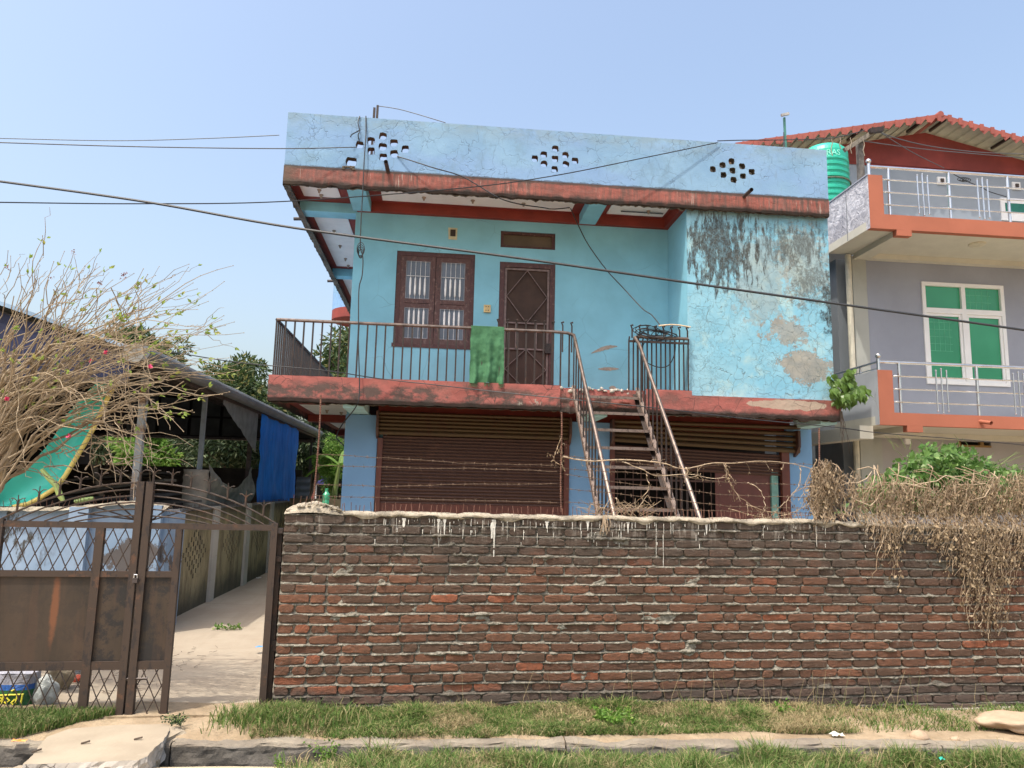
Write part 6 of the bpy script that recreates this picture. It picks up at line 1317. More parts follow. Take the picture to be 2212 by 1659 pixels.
build(cards(len(P_), P_, np.random.uniform(.02, .06, len(P_)), O_, .45), 'leaves', lv, BS, kind='stuff', fixn=False)
fm = simple('pink_flower', (.70, .07, .18), .6); brm = simple('dried_flower', (.25, .08, .06), .8)
for (x, z) in ((229, 762), (196, 779), (324, 792), (149, 941), (15, 862)):
    c = spt(x, z, 6.0); n = 16; d = np.random.normal(size=(n, 3)); build(cards(n, np.repeat([tuple(c)], n, 0), np.random.uniform(.012, .03, n), d, .8), 'flower', fm, BS, fixn=False)
for (x, z) in ((157, 545), (265, 598), (15, 578), (270, 590), (110, 600), (215, 610)):
    c = spt(x, z, 6.2); n = 14; build(cards(n, np.array([tuple(c)]*n)+np.random.normal(size=(n, 3))*.01, np.random.uniform(.01, .02, n), np.random.normal(size=(n, 3)), .7), 'dried_flower', brm, BS, fixn=False)
# ================================================================== DRY CREEPER over the wall on the right
DV = thing('dry_creeper', W(4.9, 1.3, .05), 'mass of dead brown creeper hanging over the right end of the brick wall', 'creeper')
dvm = leafy('dead_leaf', (.19, .13, .07), (.47, .37, .24), (.11, .075, .045), .8, .85, .15)
vst = Mat('dead_stem', .9); vst.fin(vst.mix(vst.isl, (.24, .165, .10), (.46, .36, .25)))
random.seed(77); np.random.seed(77)
def hang(px):      # lower edge of the hanging mass (picture height) against picture x
    K = [(1770, 1125), (1830, 1128), (1880, 1165), (1915, 1290), (1930, 1180), (1985, 1170), (2030, 1190), (2060, 1270), (2085, 1330), (2110, 1390), (2135, 1345), (2150, 1385), (2170, 1300), (2200, 1240), (2212, 1215), (2300, 1200), (2500, 1180)]
    for (a, b), (c, d) in zip(K[:-1], K[1:]):
        if a <= px <= c: return b+(d-b)*(px-a)/(c-a)
    return 1180
def topl(px):
    K = [(1755, 1000), (1775, 985), (1810, 1003), (1850, 1015), (1950, 1028), (2050, 1030), (2120, 1022), (2212, 1008), (2400, 1000), (2600, 1010)]
    for (a, b), (c, d) in zip(K[:-1], K[1:]):
        if a <= px <= c: return b+(d-b)*(px-a)/(c-a)
    return 1020
gs = MB(); lp = []; ld = []
for k in range(1000):
    if k % 3 == 0 and 1: pass
    px = R(1762, 2500) if k % 9 else R(1765, 1795)
    tz_ = topl(px)+R(0, 60); hz_ = hang(px+R(-12, 12)); over = random.random() < (.62 if px > 1840 else .05)
    bz_ = hz_-R(0, 1)**1.6*(hz_-tz_)*.8 if over else R(tz_+40, 1128)
    s0, z0 = wsz(px, tz_, .1); s1_, z1_ = wsz(px+R(-14, 14), bz_, 0); zt_ = ztop(s0)+.04
    z0 = max(z0, zt_+.02); d0 = R(.0, .2); pts = []; n = max(4, int((z0-z1_)/.035)); ph = R(0, 99)
    for i in range(n+1):
        t = i/n; z = z0+(z1_-z0)*t; s = s0+(s1_-s0)*t+.085*nz(t*(z0-z1_)*5+ph, 3)+.035*nz(t*(z0-z1_)*19, ph)
        if z < zt_: dd = -.02-.05*abs(nz(ph, t*3))-.015
        else: dd = d0*min(1, (z-zt_)/.12)-.03*(1-min(1, (z-zt_)/.12))
        pts.append(W(s, z, dd+.02*nz(t*6, ph, 5)))
    gs.tube(pts, [R(.0011, .0034)]*len(pts), 3, False)
    for i in range(1, len(pts)):
        for _ in range(random.choice((0, 1, 1, 2, 3, 4)) if (px > 1900 or px < 1805) else random.choice((0, 1, 1, 2))):
            q = pts[i-1].lerp(pts[i], R(0, 1))+Vector((R(-.04, .04), R(-.035, .015), R(-.03, .03))); lp.append(tuple(q)); ld.append((R(-.5, .5), R(-.5, .5), -1+R(-.2, .7)))
build(gs, 'stems', vst.m, DV, kind='stuff', fixn=False)
g2 = MB()
for k in range(60):       # thicker looping stems
    px = R(1765, 2200); a = wp((px, R(1000, 1090))); b = wp((px+R(-90, 110), R(1010, 1125))); m_ = a.lerp(b, .5)+Vector((0, R(-.12, -.02), R(-.12, .12)))
    g2.tube([a, a.lerp(m_, .5)+Vector((0, -.02, R(-.02, .03))), m_, m_.lerp(b, .5)+Vector((0, -.01, .02)), b], [.004, .0045, .004, .0035, .002], 5)
build(g2, 'thick_stems', vst.m, DV, kind='stuff')
lp = np.array(lp); ld = np.array(ld); build(cards(len(lp), lp, np.clip(np.random.lognormal(-3.9, .45, len(lp)), .008, .06), ld+np.random.normal(size=ld.shape)*.35, .5), 'dead_leaves', dvm, DV, kind='stuff', fixn=False)
# loose dry stems threaded through the barbed wire left of the mass
LD = thing('dry_creeper', W(2.6, 1.5, .05), 'bare pale dead stems trailing through the barbed wire between stair and creeper', 'creeper')
g = MB(); lp = []; ld = []
def stem(pts, r):
    P = [wp(Q7(*p)) for p in pts]; out = []
    for i in range(len(P)-1):
        a = P[max(0, i-1)]; b = P[i]; c = P[i+1]; d = P[min(len(P)-1, i+2)]
        for k in range(6): t = k/6; out.append(.5*((2*b)+(c-a)*t+(2*a-5*b+4*c-d)*t*t+(3*b-a-3*c+d)*t**3)+Vector((.004*nz(k, i), R(-.02, .02), .004*nz(i, k))))
    out.append(P[-1]); g.tube(out, [r*(1-.6*i/len(out)) for i in range(len(out))], 5); return out
ST_ = [[(210, 1100), (300, 1120), (430, 1135), (600, 1125), (760, 1130), (940, 1150), (1090, 1190), (1290, 1150), (1450, 1150), (1640, 1135), (1860, 1150), (2050, 1200)], [(650, 1140), (800, 1200), (900, 1240), (1130, 1230), (1300, 1260), (1400, 1250)], [(1390, 1150), (1420, 1230), (1430, 1300), (1490, 1390), (1560, 1440), (1690, 1540)], [(1560, 1290), (1640, 1340), (1680, 1440), (1660, 1540)], [(1940, 1170), (1930, 1300), (1860, 1400), (1780, 1480), (1700, 1560)], [(200, 970), (170, 1050), (150, 1120), (200, 1160), (210, 1060), (205, 980)], [(2200, 1170), (2150, 1320), (2000, 1440), (1900, 1500), (1760, 1540)], [(1550, 1450), (1700, 1500), (1850, 1520), (2000, 1530)], [(1420, 1480), (1600, 1530), (1750, 1550), (1900, 1540)], [(1380, 1150), (1400, 1210), (1440, 1250), (1400, 1270)], [(600, 1400), (640, 1480), (740, 1490), (830, 1380)], [(820, 1230), (840, 1330), (790, 1400), (840, 1440)], [(1110, 1180), (1130, 1250), (1190, 1240)], [(2060, 1120), (2000, 1250), (1960, 1350), (1980, 1450)]]
for p in ST_:
    o_ = stem(p, .0075 if p is ST_[0] else .0048)
    for q in o_[3:]:
        if random.random() < .30:
            e = q+Vector((R(-.06, .06), R(-.03, .03), R(-.10, .03))); g.tube([q, q.lerp(e, .5)+Vector((0, 0, .01)), e], [.0022, .002, .0012], 4)
            for _ in range(3): lp.append(tuple(e+Vector((R(-.02, .02), R(-.01, .01), R(-.02, .02))))); ld.append((R(-.5, .5), R(-.5, .5), -1))
for k in range(60):      # twiggy heap on the wall top at the stair foot
    a = wp(Q7(R(380, 820), R(1480, 1545))); b = a+Vector((R(-.18, .18), R(-.06, .02), R(-.03, .12))); g.tube([a, a.lerp(b, .5)+Vector((R(-.02, .02), 0, R(-.01, .04))), b], [.0035, .003, .0015], 4)
for k in range(12):
    a = wp(Q7(R(470, 520), R(1520, 1540))); a = a-WNV*.13; g.tube([a, a+Vector((R(-.02, .02), -.01, -.06)), a+Vector((R(-.04, .04), -.01, -R(.08, .16)))], [.0035, .003, .0015], 4)
build(g, 'stems', vst.m, LD, fixn=False); lp = np.array(lp); build(cards(len(lp), lp, np.random.uniform(.012, .03, len(lp)), np.array(ld), .45), 'dead_leaves', dvm, LD, kind='stuff', fixn=False)
# green creeper behind
GC = thing('green_creeper', W(5.0, 1.4, .6), 'heap of fresh green creeper leaves rising behind the dead creeper on the right', 'creeper')
lgm = leafy('creeper_leaf', (.075, .17, .035), (.17, .30, .075), (.30, .42, .16), .82, .45, .35)
n = 4300; px = np.where(np.random.rand(n) < .75, np.random.normal(2040, 75, n), np.random.uniform(1860, 2330, n)); P_ = []
def gt(x): return 957+max(0, 2000-x)*.62+max(0, x-2075)*.62 if 1905 < x < 2160 else (1016+(1905-x)*.5 if x < 1910 else 1006)
for x in px:
    t = R(0, 1)**.7; y0_ = gt(x)+8*nz(x*.05, 2); z = y0_+(1105-y0_)*t; d = R(.25, .9); q = onW(x+R(-6, 6), z, d); P_.append(tuple(q))
build(cards(n, np.array(P_), np.random.uniform(.035, .085, n), np.random.normal(size=(n, 3))*.8+np.array([0, -.5, -.1]), .85), 'leaves', lgm, GC, kind='stuff', fixn=False)
g = MB()
for k in range(40):
    a = onW(R(1900, 2300), 1110, R(.3, .8)); b = onW(R(1930, 2300), R(975, 1040), R(.3, .7)); g.tube([a, a.lerp(b, .5)+Vector((R(-.1, .1), 0, .05)), b], [.006, .005, .002], 4)
for k in range(14):
    a = onW(R(1930, 2130), R(965, 1000), .5); b = a+Vector((R(-.12, .12), 0, R(.05, .16))); g.tube([a, a.lerp(b, .6)+Vector((.02, 0, 0)), b], [.003, .002, .001], 4)
build(g, 'stems', leafy('green_stem', (.15, .22, .06), (.22, .28, .1), trans=0), GC, fixn=False)
# peepal seedling on the balcony corner
PP = thing('peepal_plant', (6.02, YF+.05, 3.05), 'leafy peepal seedling growing from the right corner of the balcony slab', 'plant')
pl = leafy('peepal_leaf', (.07, .15, .03), (.20, .32, .07), (.36, .46, .16), .8, .35, .4); g = MB(); P_ = []; D_ = []
random.seed(5)
for k in range(16):
    a = Vector((5.98, YF+.02, 3.05+R(-.1, .15))); b = onY(*Qn(R(400, 740), R(1060, 1400)), YF+R(-.25, .25)); pts = [a, a.lerp(b, .5)+Vector((0, -.03, .07)), b]; g.tube(pts, [.007, .005, .002], 5)
    for j in range(16): q = pts[1].lerp(b, R(0, 1.05))+Vector((R(-.05, .05), R(-.05, .05), R(-.05, .05))); P_.append(tuple(q)); D_.append((R(-.4, .4), R(-.7, .1), -1))
build(g, 'stems', bark, PP, fixn=False)
LB = bpy.data.meshes.new('leaf_shape'); vs = [(0, 0, 0), (.30, .012, -.18), (.36, .02, -.38), (.22, .02, -.62), (.05, .01, -.85), (0, 0, -1.1), (-.05, .01, -.85), (-.22, .02, -.62), (-.36, .02, -.38), (-.30, .012, -.18), (0, -.05, -.4)]
LB.from_pydata(vs, [], [(i, i+1, 10) for i in range(9)]+[(9, 0, 10)]); LB.materials.append(pl)
for p, d in zip(P_, D_):
    o = bpy.data.objects.new('leaf', LB); COL.objects.link(o); o.parent = PP; o.location = Vector(p)-PP.location; s = R(.10, .17); o.scale = (s, s, s); o.rotation_euler = (R(-.8, .5), R(-.6, .6), R(-.9, .9))
g = MB()
for k in range(10): g.tube([(5.99+R(-.02, .02), YF-.01, 3.0), (6.0+R(-.05, .06), YF-.03, 2.8), (6.02+R(-.08, .1), YF-.03, R(2.35, 2.7))], [.006, .004, .0015], 4)
build(g, 'roots', bark, PP, fixn=False)
# ================================================================== FOREGROUND
# broken concrete slab bridging the drain in front of the gate
BSL = thing('broken_slab', (-2.2, 5.4, -.12), 'broken pale concrete slab bridging the drain in front of the gate', 'slab')
sp_ = [(100, 1590), (150, 1574), (250, 1567), (362, 1565), (366, 1580), (348, 1606), (322, 1628), (306, 1648), (268, 1651), (200, 1653), (100, 1656), (40, 1659), (8, 1700), (-60, 1700), (60, 1628)]
sp_ = [(102, 1591), (150, 1574), (250, 1566), (362, 1564), (367, 1578), (352, 1601), (330, 1618), (318, 1634), (300, 1642), (200, 1646), (90, 1650), (50, 1650), (70, 1632)]
def slabz(p): return .0
top = [onZ(*p, -.005) for p in sp_]
slm = Mat('worn_slab', .9); sc_ = slm.mix(slm.rp(slm.no(2.5, 6), .3, .7), (.29, .24, .175), (.36, .305, .225)); sc_ = slm.mix(slm.rp(slm.no(6, 5, .7), .58, .7, 0, .4), sc_, (.40, .34, .26)); slm.fin(sc_, slm.no(30, 5), .5, .006)
def refine(poly, n=7, amp=.012):
    out = []
    for i in range(len(poly)):
        a, b = poly[i], poly[(i+1) % len(poly)]
        for k in range(n): p = a.lerp(b, k/n); out.append(Vector((p.x+amp*nz(p.x*13, p.y*13), p.y+amp*nz(p.y*13, p.x*13, 4), p.z)))
    return out
tp = refine(top)
g = MB(); n = len(tp); g.poly([tuple(p) for p in tp], [tuple(range(n))])
# the broken thickness, rough with aggregate
lay = [tp]
for k in range(1, 6): lay.append([p+Vector((.02*nzf(p.x*16, p.y*16, k*3.1), .02*nzf(p.x*16, p.y*16, k*5.7)-.006*k, -.028*k)) for p in tp])
side = MB()
for a_, b_ in zip(lay[:-1], lay[1:]):
    for i in range(n): side.poly([a_[i], a_[(i+1) % n], b_[(i+1) % n], b_[i]], [(0, 1, 2, 3)])
build(g, 'slab_top', slm.m, BSL, fixn=False); build(side, 'slab_edge', plaster('broken_aggregate', (.34, .31, .27), .35, .5, (.10, .09, .08), 14, .05, .95, 1.0), BSL, fixn=False)
# tilted fragment beside it and the lower paving it runs on to
fr = refine([onZ(362, 1566, .0), onZ(395, 1577, -.02), onZ(408, 1587, -.05), onZ(390, 1601, -.06), onZ(360, 1604, -.06), onZ(352, 1598, -.03)], 5)
g = MB(); n = len(fr); g.poly([tuple(p) for p in fr]+[tuple(p-Vector((0, 0, .16))) for p in fr], [tuple(range(n))]+[(i, (i+1) % n, (i+1) % n+n, i+n) for i in range(n)]); o = build(g, 'slab_fragment', slm.m); tag(o, 'small tilted concrete fragment at the right corner of the broken slab', 'slab fragment')
lw = refine([onZ(40, 1653, -.07), onZ(290, 1646, -.07), onZ(312, 1655, -.10), onZ(330, 1700, -.12), onZ(-60, 1760, -.1), onZ(-60, 1690, -.08)], 6)
g = MB(); n = len(lw); g.poly([tuple(p) for p in lw]+[tuple(p-Vector((0, 0, .16))) for p in lw], [tuple(range(n))]+[(i, (i+1) % n, (i+1) % n+n, i+n) for i in range(n)]); o = build(g, 'lower_slab', slm.m); tag(o, 'cracked lower paving at the bottom left below the broken slab', 'slab')
# small concrete lump at the drain's mouth
c = onZ(300, 1655, -.12); o = build(MB().blob((c.x, c.y+.05, -.12), .10, .10, .07, 3, .3, 2, 3), 'concrete_lump', slm.m); tag(o, 'rounded lump of concrete at the right foot of the broken slab', 'lump')
# boulder on the right and smaller stones
bm_ = Mat('sandstone', .85); bc = bm_.mix(bm_.rp(bm_.no(5, 6, .6, bm_.sc(bm_.P, (.6, 1, 3))), .3, .7), (.33, .235, .155), (.45, .34, .235)); bc = bm_.mix(bm_.rp(bm_.no(14, 6, .8), .6, .7, 0, .6), bc, (.25, .19, .13)); bm_.fin(bc, bm_.ma('ADD', bm_.no(16, 6, .7), bm_.mul(bm_.no(5, 5), 2)), .7, .012)
c0 = onZ(2160, 1582, -.1)
o = build(MB().blob((4.68, 5.74, -.035), .33, .13, .072, 4, .35, 1.8, 5, ax=-.18), 'boulder', bm_.m, smooth=True); tag(o, 'long rounded tan boulder lying against the wall foot at the right edge', 'boulder')
SL = ['small yellowish stone left of the long tan boulder', 'pale stone embedded in the verge near the plinth', 'small flat stone among dry grass before the plinth', 'little round stone on the kerb near the boulder', 'grey pebble lying on the kerb in the middle', 'small pebble on the verge edge right of centre']
for k, (px, py, r) in enumerate([(2062, 1588, .028), (1985, 1583, .06), (1900, 1592, .018), (2090, 1594, .018), (1010, 1592, .02), (1620, 1593, .025)]):
    c = onZ(px, py, -.06); c.z = -.09+r*.1; o = build(MB().blob(c, r*1.3, r, r*.7, 2, .45, 2, k), 'stone', bm_.m, smooth=True); tag(o, SL[k], 'stone', 'stones on the verge')
# grass: blades as thin tapered cards
def grass(name, label, pts, h, lean, mat, wd=.0035, dens_h=None):
    n = len(pts); p = np.array(pts); a = np.random.uniform(0, 2*np.pi, n); L = np.random.uniform(*h, n)
    if dens_h is not None: L = L*dens_h
    ln = np.random.uniform(*lean, n); d = np.stack([np.cos(a), np.sin(a), np.zeros(n)], 1); up = np.array([0, 0, 1.0])
    tw_ = np.random.uniform(0, 2*np.pi, n); w = np.stack([np.cos(tw_), np.sin(tw_), np.zeros(n)], 1)*wd*np.random.uniform(.6, 1.5, (n, 1))
    m1 = p+up*(L*.55)[:, None]+d*(L*ln*.35)[:, None]; t1 = p+up*(L*(1-.35*ln))[:, None]+d*(L*ln)[:, None]
    V_ = np.stack([p-w, p+w, m1+w*.8, m1-w*.8, t1], 1).reshape(-1, 3); i = np.arange(n)*5
    mb = MB(); mb.v = V_.tolist(); mb.f = np.stack([i, i+1, i+2, i+3], 1).tolist()+np.stack([i+3, i+2, i+4], 1).tolist()
    o = build(mb, name, mat, kind='stuff', fixn=False); o['label'] = label; o['category'] = 'grass'; return o
def gz(x, y): return -.05-.022*max(0, x-.3)*.8+.01
gr1 = leafy('grass_blade', (.075, .15, .03), (.17, .25, .06), (.38, .33, .16), .72, .7, .3); gr2 = leafy('straw_blade', (.32, .25, .13), (.50, .41, .23), (.17, .19, .07), .8, .8, .2)
random.seed(90); np.random.seed(90)
def patch(x, y, s=1.6, o=0): return nzf(x*s, y*s*1.4, o)
A_, B_ = [], []
for k in range(150000):
    x = R(-1.25, 6.2); y = R(5.5, 6.07)+.056*x; yf = yl(x, 5.52); 
    if y < yf: continue
    v = (y-yf)/.55; base = -.05+.045*v-.022*max(0, x-.3)*(.6+.4*v)
    w = patch(x, y, 1.8, 2); strw = patch(x, y, 1.3, 9)
    gl = 1.0 if x < 2.2 else (.85 if x < 3.3 else .35)
    if x > 3.1 and v > .5: gl *= .3
    if random.random() > gl*(.55+1.1*w+.35*min(1, v*3)): continue
    if strw > -.05 and random.random() < (.75 if x > 1.9 else .42): B_.append((x, y, base-.01))
    else: A_.append((x, y, base-.01))
n = len(A_); hh = np.array([.55+.9*max(0, patch(p[0], p[1], 2.6, 5)+.25)*(1.25 if p[1]-yl(p[0], 5.5) > .3 else .7) for p in A_])
grass('verge_grass', 'green grass and weeds along the foot of the brick wall', A_, (.03, .10), (.3, 1.5), gr1, .0030, hh)
grass('straw_grass', 'dry straw-coloured grass among the green on the verge', B_, (.03, .10), (.3, 1.4), gr2, .0026)
C_, D_ = [], []
for k in range(190000):
    x = R(-2.4, 5.6); yf = yl(x, 5.23); y = yf-R(0, 1)**1.2*.85; w = patch(x, y, 1.7, 20); gl = (0 if x < -1.0 else min(1, (x+1.0)/.55*.8)) if x < -.2 else 1
    if y > yf-.03 and random.random() < .4: continue
    if 2.9 < x < 3.6 and y < 5.0 and w < .15: gl *= .25
    if random.random() > gl*(.7+.8*w): continue
    (D_ if (patch(x, y, 2.3, 31) > .22 and random.random() < .6) else C_).append((x, y, -.13))
hh = np.array([.7+.8*max(0, patch(p[0], p[1], 2.4, 44)+.3) for p in C_])
grass('bank_grass', 'taller green grass on the near side of the drain', C_, (.06, .175), (.2, 1.1), gr1, .0036, hh)
grass('bank_straw', 'dry grass stalks on the near side of the drain', D_, (.05, .15), (.3, 1.2), gr2, .0028)
E_ = []
for k in range(30000):
    x = R(-4.5, -2.15); y = R(5.56, 5.98); v = (y-5.5)/.55
    if x > -2.75 and y < 5.98-(-2.15-x)*0+(-.62+ (x+2.75)*.65*1.0)+.0: pass
    q = Vector((x, y))
    if x > -2.85+ (5.98-y)*-.0 and (x+2.62)*1.0 > (y-5.98)*-.0-.0+ (5.98-y)*-1.2+.32: continue
    if random.random() < .75: E_.append((x, y, -.05+.045*v))
grass('verge_grass', 'green grass left of the broken slab in front of the gate', E_, (.03, .10), (.1, .9), gr1, .0032)
F_ = [(R(-1.75, -1.25)+R(-.1, .1), 5.62+R(-.05, .38), -.03) for _ in range(0)]
for k in range(5200):
    a = R(0, 6.28); r = abs(np.random.normal())*.16; F_.append((-1.08+r*math.cos(a)*1.6, 5.86+r*math.sin(a)*.8, -.02))
grass('grass_tuft', 'thick tuft of grass at the left foot of the brick wall', [f for f in F_ if f[0] > -1.62 and f[1] < 6.03], (.05, .15), (.2, .9), gr1, .0032)
# tall dry stalks in front of the wall
g = MB(); seeds = MB()
for k in range(70):
    x = R(2.0, 4.0) if k % 2 else R(-.9, 5); y = 5.75+R(0, .25)+.056*x; L = R(.12, .42); a = Vector((x, y, -.09)); b = a+Vector((R(-.12, .12), R(-.05, .05), L)); m_ = a.lerp(b, .5)+Vector((R(-.02, .02), 0, .02)); g.tube([a, m_, b], [.0018, .0014, .0008], 3)
    if k % 3 == 0: seeds.blob(b, .004, .004, .022, 1, .2)
for k in range(120):
    x = R(-.6, 5.2); y = yl(x, 5.2)-R(0, .3); a = Vector((x, y, -.13)); b = a+Vector((R(-.18, .18), R(-.1, .1), R(.08, .28))); g.tube([a, a.lerp(b, .5)+Vector((0, 0, .03)), b], [.0017, .0014, .0008], 3)
o = build(g, 'dry_stalks', gr2, kind='stuff', fixn=False); tag(o, 'tall thin dry stalks scattered along the verge', 'grass stalks')
# leafy weeds
def weed(name, label, c, r, h, n, sz, lm, stems=10):
    t = thing(name, c, label, 'weed'); g = MB(); P_ = []; 
    for k in range(stems):
        a = R(0, 6.28); e = Vector(c)+Vector((r*math.cos(a)*R(.2, 1), r*math.sin(a)*R(.2, .8), h*R(.5, 1))); g.tube([c, Vector(c).lerp(e, .5)+Vector((0, 0, .02)), e], [.003, .0025, .001], 4)
        for j in range(n//stems): q = Vector(c).lerp(e, R(.3, 1.05)); P_.append((q.x+R(-.015, .015), q.y+R(-.015, .015), q.z+R(-.01, .01)))
    build(g, 'stems', 'green_stem_m' if 0 else bpy.data.materials['green_stem'], t, fixn=False); build(cards(len(P_), np.array(P_), np.random.uniform(sz*.6, sz, len(P_)), None, .6), 'leaves', lm, t, kind='stuff', fixn=False)
weed('weed', 'bushy green weed growing in the drain before the kerb', onZ(*(( 705), 1655), -.2), .16, .22, 260, .028, LM2, 12)
weed('weed', 'small upright weed beside the drain left of the bushy one', onZ(600, 1662, -.12), .06, .10, 90, .022, LM2, 6)
weed('weed', 'low dusty weed at the gate sill right of the broken slab', onZ(385, 1563, .0), .13, .06, 240, .022, LM3, 14)
weed('weed', 'round-leaved green clump at the wall foot near the middle', onZ(1320, 1562, -.03), .22, .10, 700, .035, LM2, 24)
weed('weed', 'green clump at the wall foot right of the middle', onZ(1690, 1555, -.1), .16, .14, 260, .03, LM2, 14)
weed('weed', 'single-leaf green weed at the wall foot above the boulder', onZ(2150, 1556, -.06), .03, .07, 40, .05, LM2, 4)
# cut green sprig, twigs and litter on the yard floor
c = onZ(894/S, 2472/S, .06); t = thing('green_sprig', c, 'small green leafy sprig lying on the sunlit yard floor', 'sprig'); n = 130; build(cards(n, np.array([(c.x+R(-.14, .16), c.y+R(-.06, .06), .06+R(0, .03)) for _ in range(n)]), np.random.uniform(.02, .05, n), None, .5), 'leaves', LM2, t, fixn=False)
def litter(name, label, px, py, z, dims, col, cat='litter', rot=0):
    c = onZ(px, py, z); g = MB(); ax = Vector((math.cos(rot), math.sin(rot), 0)); ay = Vector((-math.sin(rot), math.cos(rot), 0))
    g.grid(lambda u, v: c+ax*dims[0]*(u-.5)+ay*dims[1]*(v-.5)+Vector((0, 0, .008+dims[2]*abs(nz(u*5+px, v*5)))), 6, 6); o = build(g, name, simple(name+'_m', col, .5), fixn=False); return tag(o, label, cat)
litter('wrapper', 'small bright blue wrapper on the yard floor near the gate post', 563, 1399, .06, (.10, .05, .02), (.05, .28, .65), rot=.3)
litter('paper_scrap', 'tiny white scrap on the shaded floor near the far alley wall', 1018/S, 2278/S, .06, (.08, .05, .03), (.7, .7, .68))
litter('paper_scrap', 'pale torn wrapper on the near bank among grass at right', 1808, 1590, -.08, (.10, .06, .03), (.6, .62, .55))
litter('orange_wrapper', 'orange wrapper on the verge left of the broken slab', 42, 1603, -.04, (.09, .04, .02), (.75, .22, .03))
litter('green_scrap', 'small turquoise scrap in the grass at lower right', 2035, 1643, -.06, (.04, .03, .03), (.03, .45, .33))
for k, (px, py) in enumerate([(290, 1597), (175, 1606), (68, 1625)]):
    c = onZ(px, py, .0); o = build(MB().bar(c, c+Vector((.05, .01*k, .012)), .012, .010), 'twig', bark); tag(o, ['short twig on the right part of the broken slab', 'bit of stick in the middle of the broken slab', 'dark chip at the left side of the broken slab'][k], 'twig')
# rubbish behind the left gate leaf
def bagmat(nm, c, r=.35, tr=0):
    m = Mat(nm, r); a = m.mix(m.rp(m.no(7, 5, .6, dist=1), .35, .65), tuple(v*.7 for v in c), c); m.fin(a, m.no(9, 5, .6, dist=1.5), .9, .03)
    if tr: m.b.inputs['Transmission Weight'].default_value = tr
    return m.m
def bag(label, c, r, m, seed, name='plastic_bag'):
    g = MB(); bm = bmesh.new(); bmesh.ops.create_icosphere(bm, subdivisions=4, radius=1)
    P_ = []
    for v in bm.verts: k = 1+.25*nz(v.co.x*1.7+seed, v.co.y*1.7, v.co.z*1.7)+.09*abs(nz(v.co.x*5, v.co.y*5+seed, v.co.z*5)); P_.append((c[0]+v.co.x*r[0]*k, c[1]+v.co.y*r[1]*k, max(floorz(c[1])-.01, c[2]+v.co.z*r[2]*k)))
    g.poly(P_, [tuple(v.index for v in f.verts) for f in bm.faces]); bm.free(); o = build(g, name, m, smooth=True); return tag(o, label, 'bag')
def bc_(px, py, z): p = onZ(px, py, z); return p
def fb(px, yb_, w, h, dy=0):
    y0 = 6.30+(1536-yb_)*.02; k = y0/1583*.92; return (onY(px, yb_, y0).x, y0, floorz(y0)+h/2*k*.9), (w/2*k, w/2*k*.6, h/2*k)
for lb, a_, m_, sd_, nm_ in (('white translucent plastic bag tied up behind the left gate leaf', (92, 1536, 54, 62), bagmat('bag_white', (.50, .53, .51), .3), 1, 'plastic_bag'), ('blue-white plastic bag at the back of the rubbish heap', (158, 1490, 40, 46), bagmat('bag_bluewhite', (.50, .54, .62)), 4, 'plastic_bag'), ('light brown sack in the middle of the rubbish heap', (126, 1513, 52, 66), bagmat('sack_tan', (.30, .25, .18), .9), 7, 'sack'), ('dark green bag at the left of the rubbish heap', (10, 1500, 70, 50), bagmat('bag_green', (.03, .16, .10), .4), 9, 'plastic_bag'), ('grey striped bag lying right of the blue-white bag', (208, 1474, 40, 22), bagmat('bag_grey', (.36, .37, .36), .5), 12, 'plastic_bag'), ('small red and orange wrapper under the blue-white bag', (163, 1503, 24, 14), bagmat('wrap_red', (.60, .10, .05), .4), 15, 'wrapper'), ('dull yellow bag squashed beside the printed sack', (62, 1532, 22, 34), bagmat('bag_yellow', (.42, .32, .06), .5), 17, 'plastic_bag')):
    c_, r_ = fb(*a_); bag(lb, c_, r_, m_, sd_, nm_)
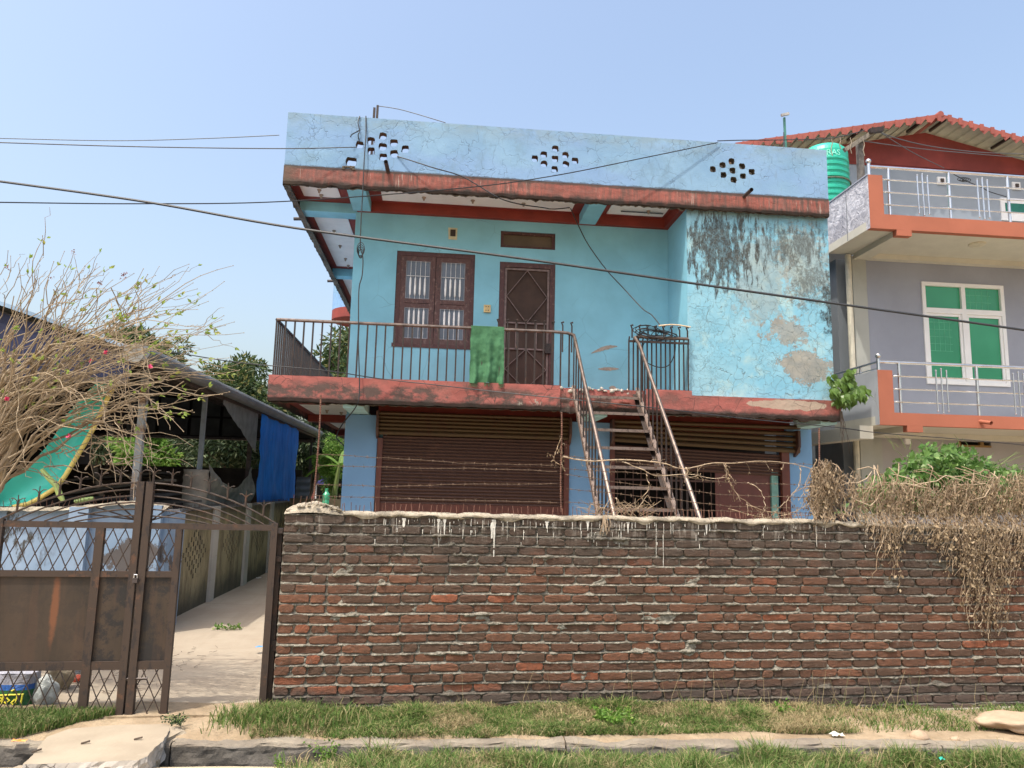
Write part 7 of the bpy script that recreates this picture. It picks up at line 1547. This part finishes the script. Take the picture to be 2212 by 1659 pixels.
# printed sack in front: grey top, blue band, green body with yellow marks
SKX = Vector((onY(34, 1530, 6.28).x, 6.15, -.045)); SKY = 6.30
SK = thing('printed_sack', (SKX.x, SKY, .05), 'upright green sack with a blue and grey top and yellow marks behind the gate', 'sack')
def skf(z0, z1, x0=SKX.x-.16, x1=SKX.x+.13):
    def f(u, v): t = 2*math.pi*u; z = z0+(z1-z0)*v; w = 1+.05*nz(u*9, z*9); return ((x0+x1)/2+(x1-x0)/2*math.copysign(abs(math.cos(t))**.6, math.cos(t))*w, SKY+.10*math.copysign(abs(math.sin(t))**.7, math.sin(t))*w, z)
    return f
build(MB().grid(skf(-.045, .10), 40, 6), 'sack_body', bagmat('sack_green', (.015, .12, .035), .5), SK); build(MB().grid(skf(.10, .14), 40, 2), 'sack_band', bagmat('sack_blue', (.03, .14, .50), .4), SK); build(MB().grid(skf(.14, .215), 40, 4), 'sack_top', bagmat('sack_grey', (.36, .36, .42), .5), SK)
g = MB().poly([(SKX.x-.155, SKY-.08, .216), (SKX.x+.125, SKY-.08, .216), (SKX.x+.125, SKY+.08, .22), (SKX.x-.155, SKY+.08, .22)], [(0, 1, 2, 3)]); build(g, 'sack_lid', bagmat('sack_grey2', (.42, .42, .48), .5), SK)
ym = simple('yellow_print', (.72, .66, .06), .5); g = MB()
def ys(pts): g.tube([(SKX.x+(x+3.56)*.75, SKY-.108, -.085+z*.82) for x, z in pts], .0065, 5)
ys([(-3.70, .185), (-3.44, .195)])
for x in (-3.69, -3.63, -3.50, -3.45): ys([(x, .19), (x-.008, .11)])
ys([(-3.69, .15), (-3.66, .13), (-3.64, .15), (-3.66, .17)]); ys([(-3.60, .165), (-3.57, .14), (-3.60, .115), (-3.62, .13)]); ys([(-3.52, .15), (-3.55, .12), (-3.53, .105)]); ys([(-3.56, .225), (-3.53, .24)])
build(g, 'print', ym, SK)
o = build(MB().grid(lambda u, v: (SKX.x-.2+.42*u, SKX.y+.42+.1*v, .29-.11*u+.04*math.sin(v*3)+.02*nz(u*9, v*5)), 20, 6), 'green_sheet', bagmat('sheet_green', (.06, .26, .16), .35), smooth=True); tag(o, 'strip of light green plastic sheet over the rubbish heap', 'sheet')
g = MB(); random.seed(60)
for k in range(240): x = R(-4.2, -2.2); y = R(6.3, 8.2); a = R(0, 6.28); L = R(.02, .09); g.tube([(x, y, floorz(y)+.012), (x+L*math.cos(a), y+L*math.sin(a), floorz(y)+.02)], .002, 3)
o = build(g, 'floor_debris', bark, kind='stuff', fixn=False); tag(o, 'small sticks and crumbs scattered on the yard floor behind the gate', 'debris')
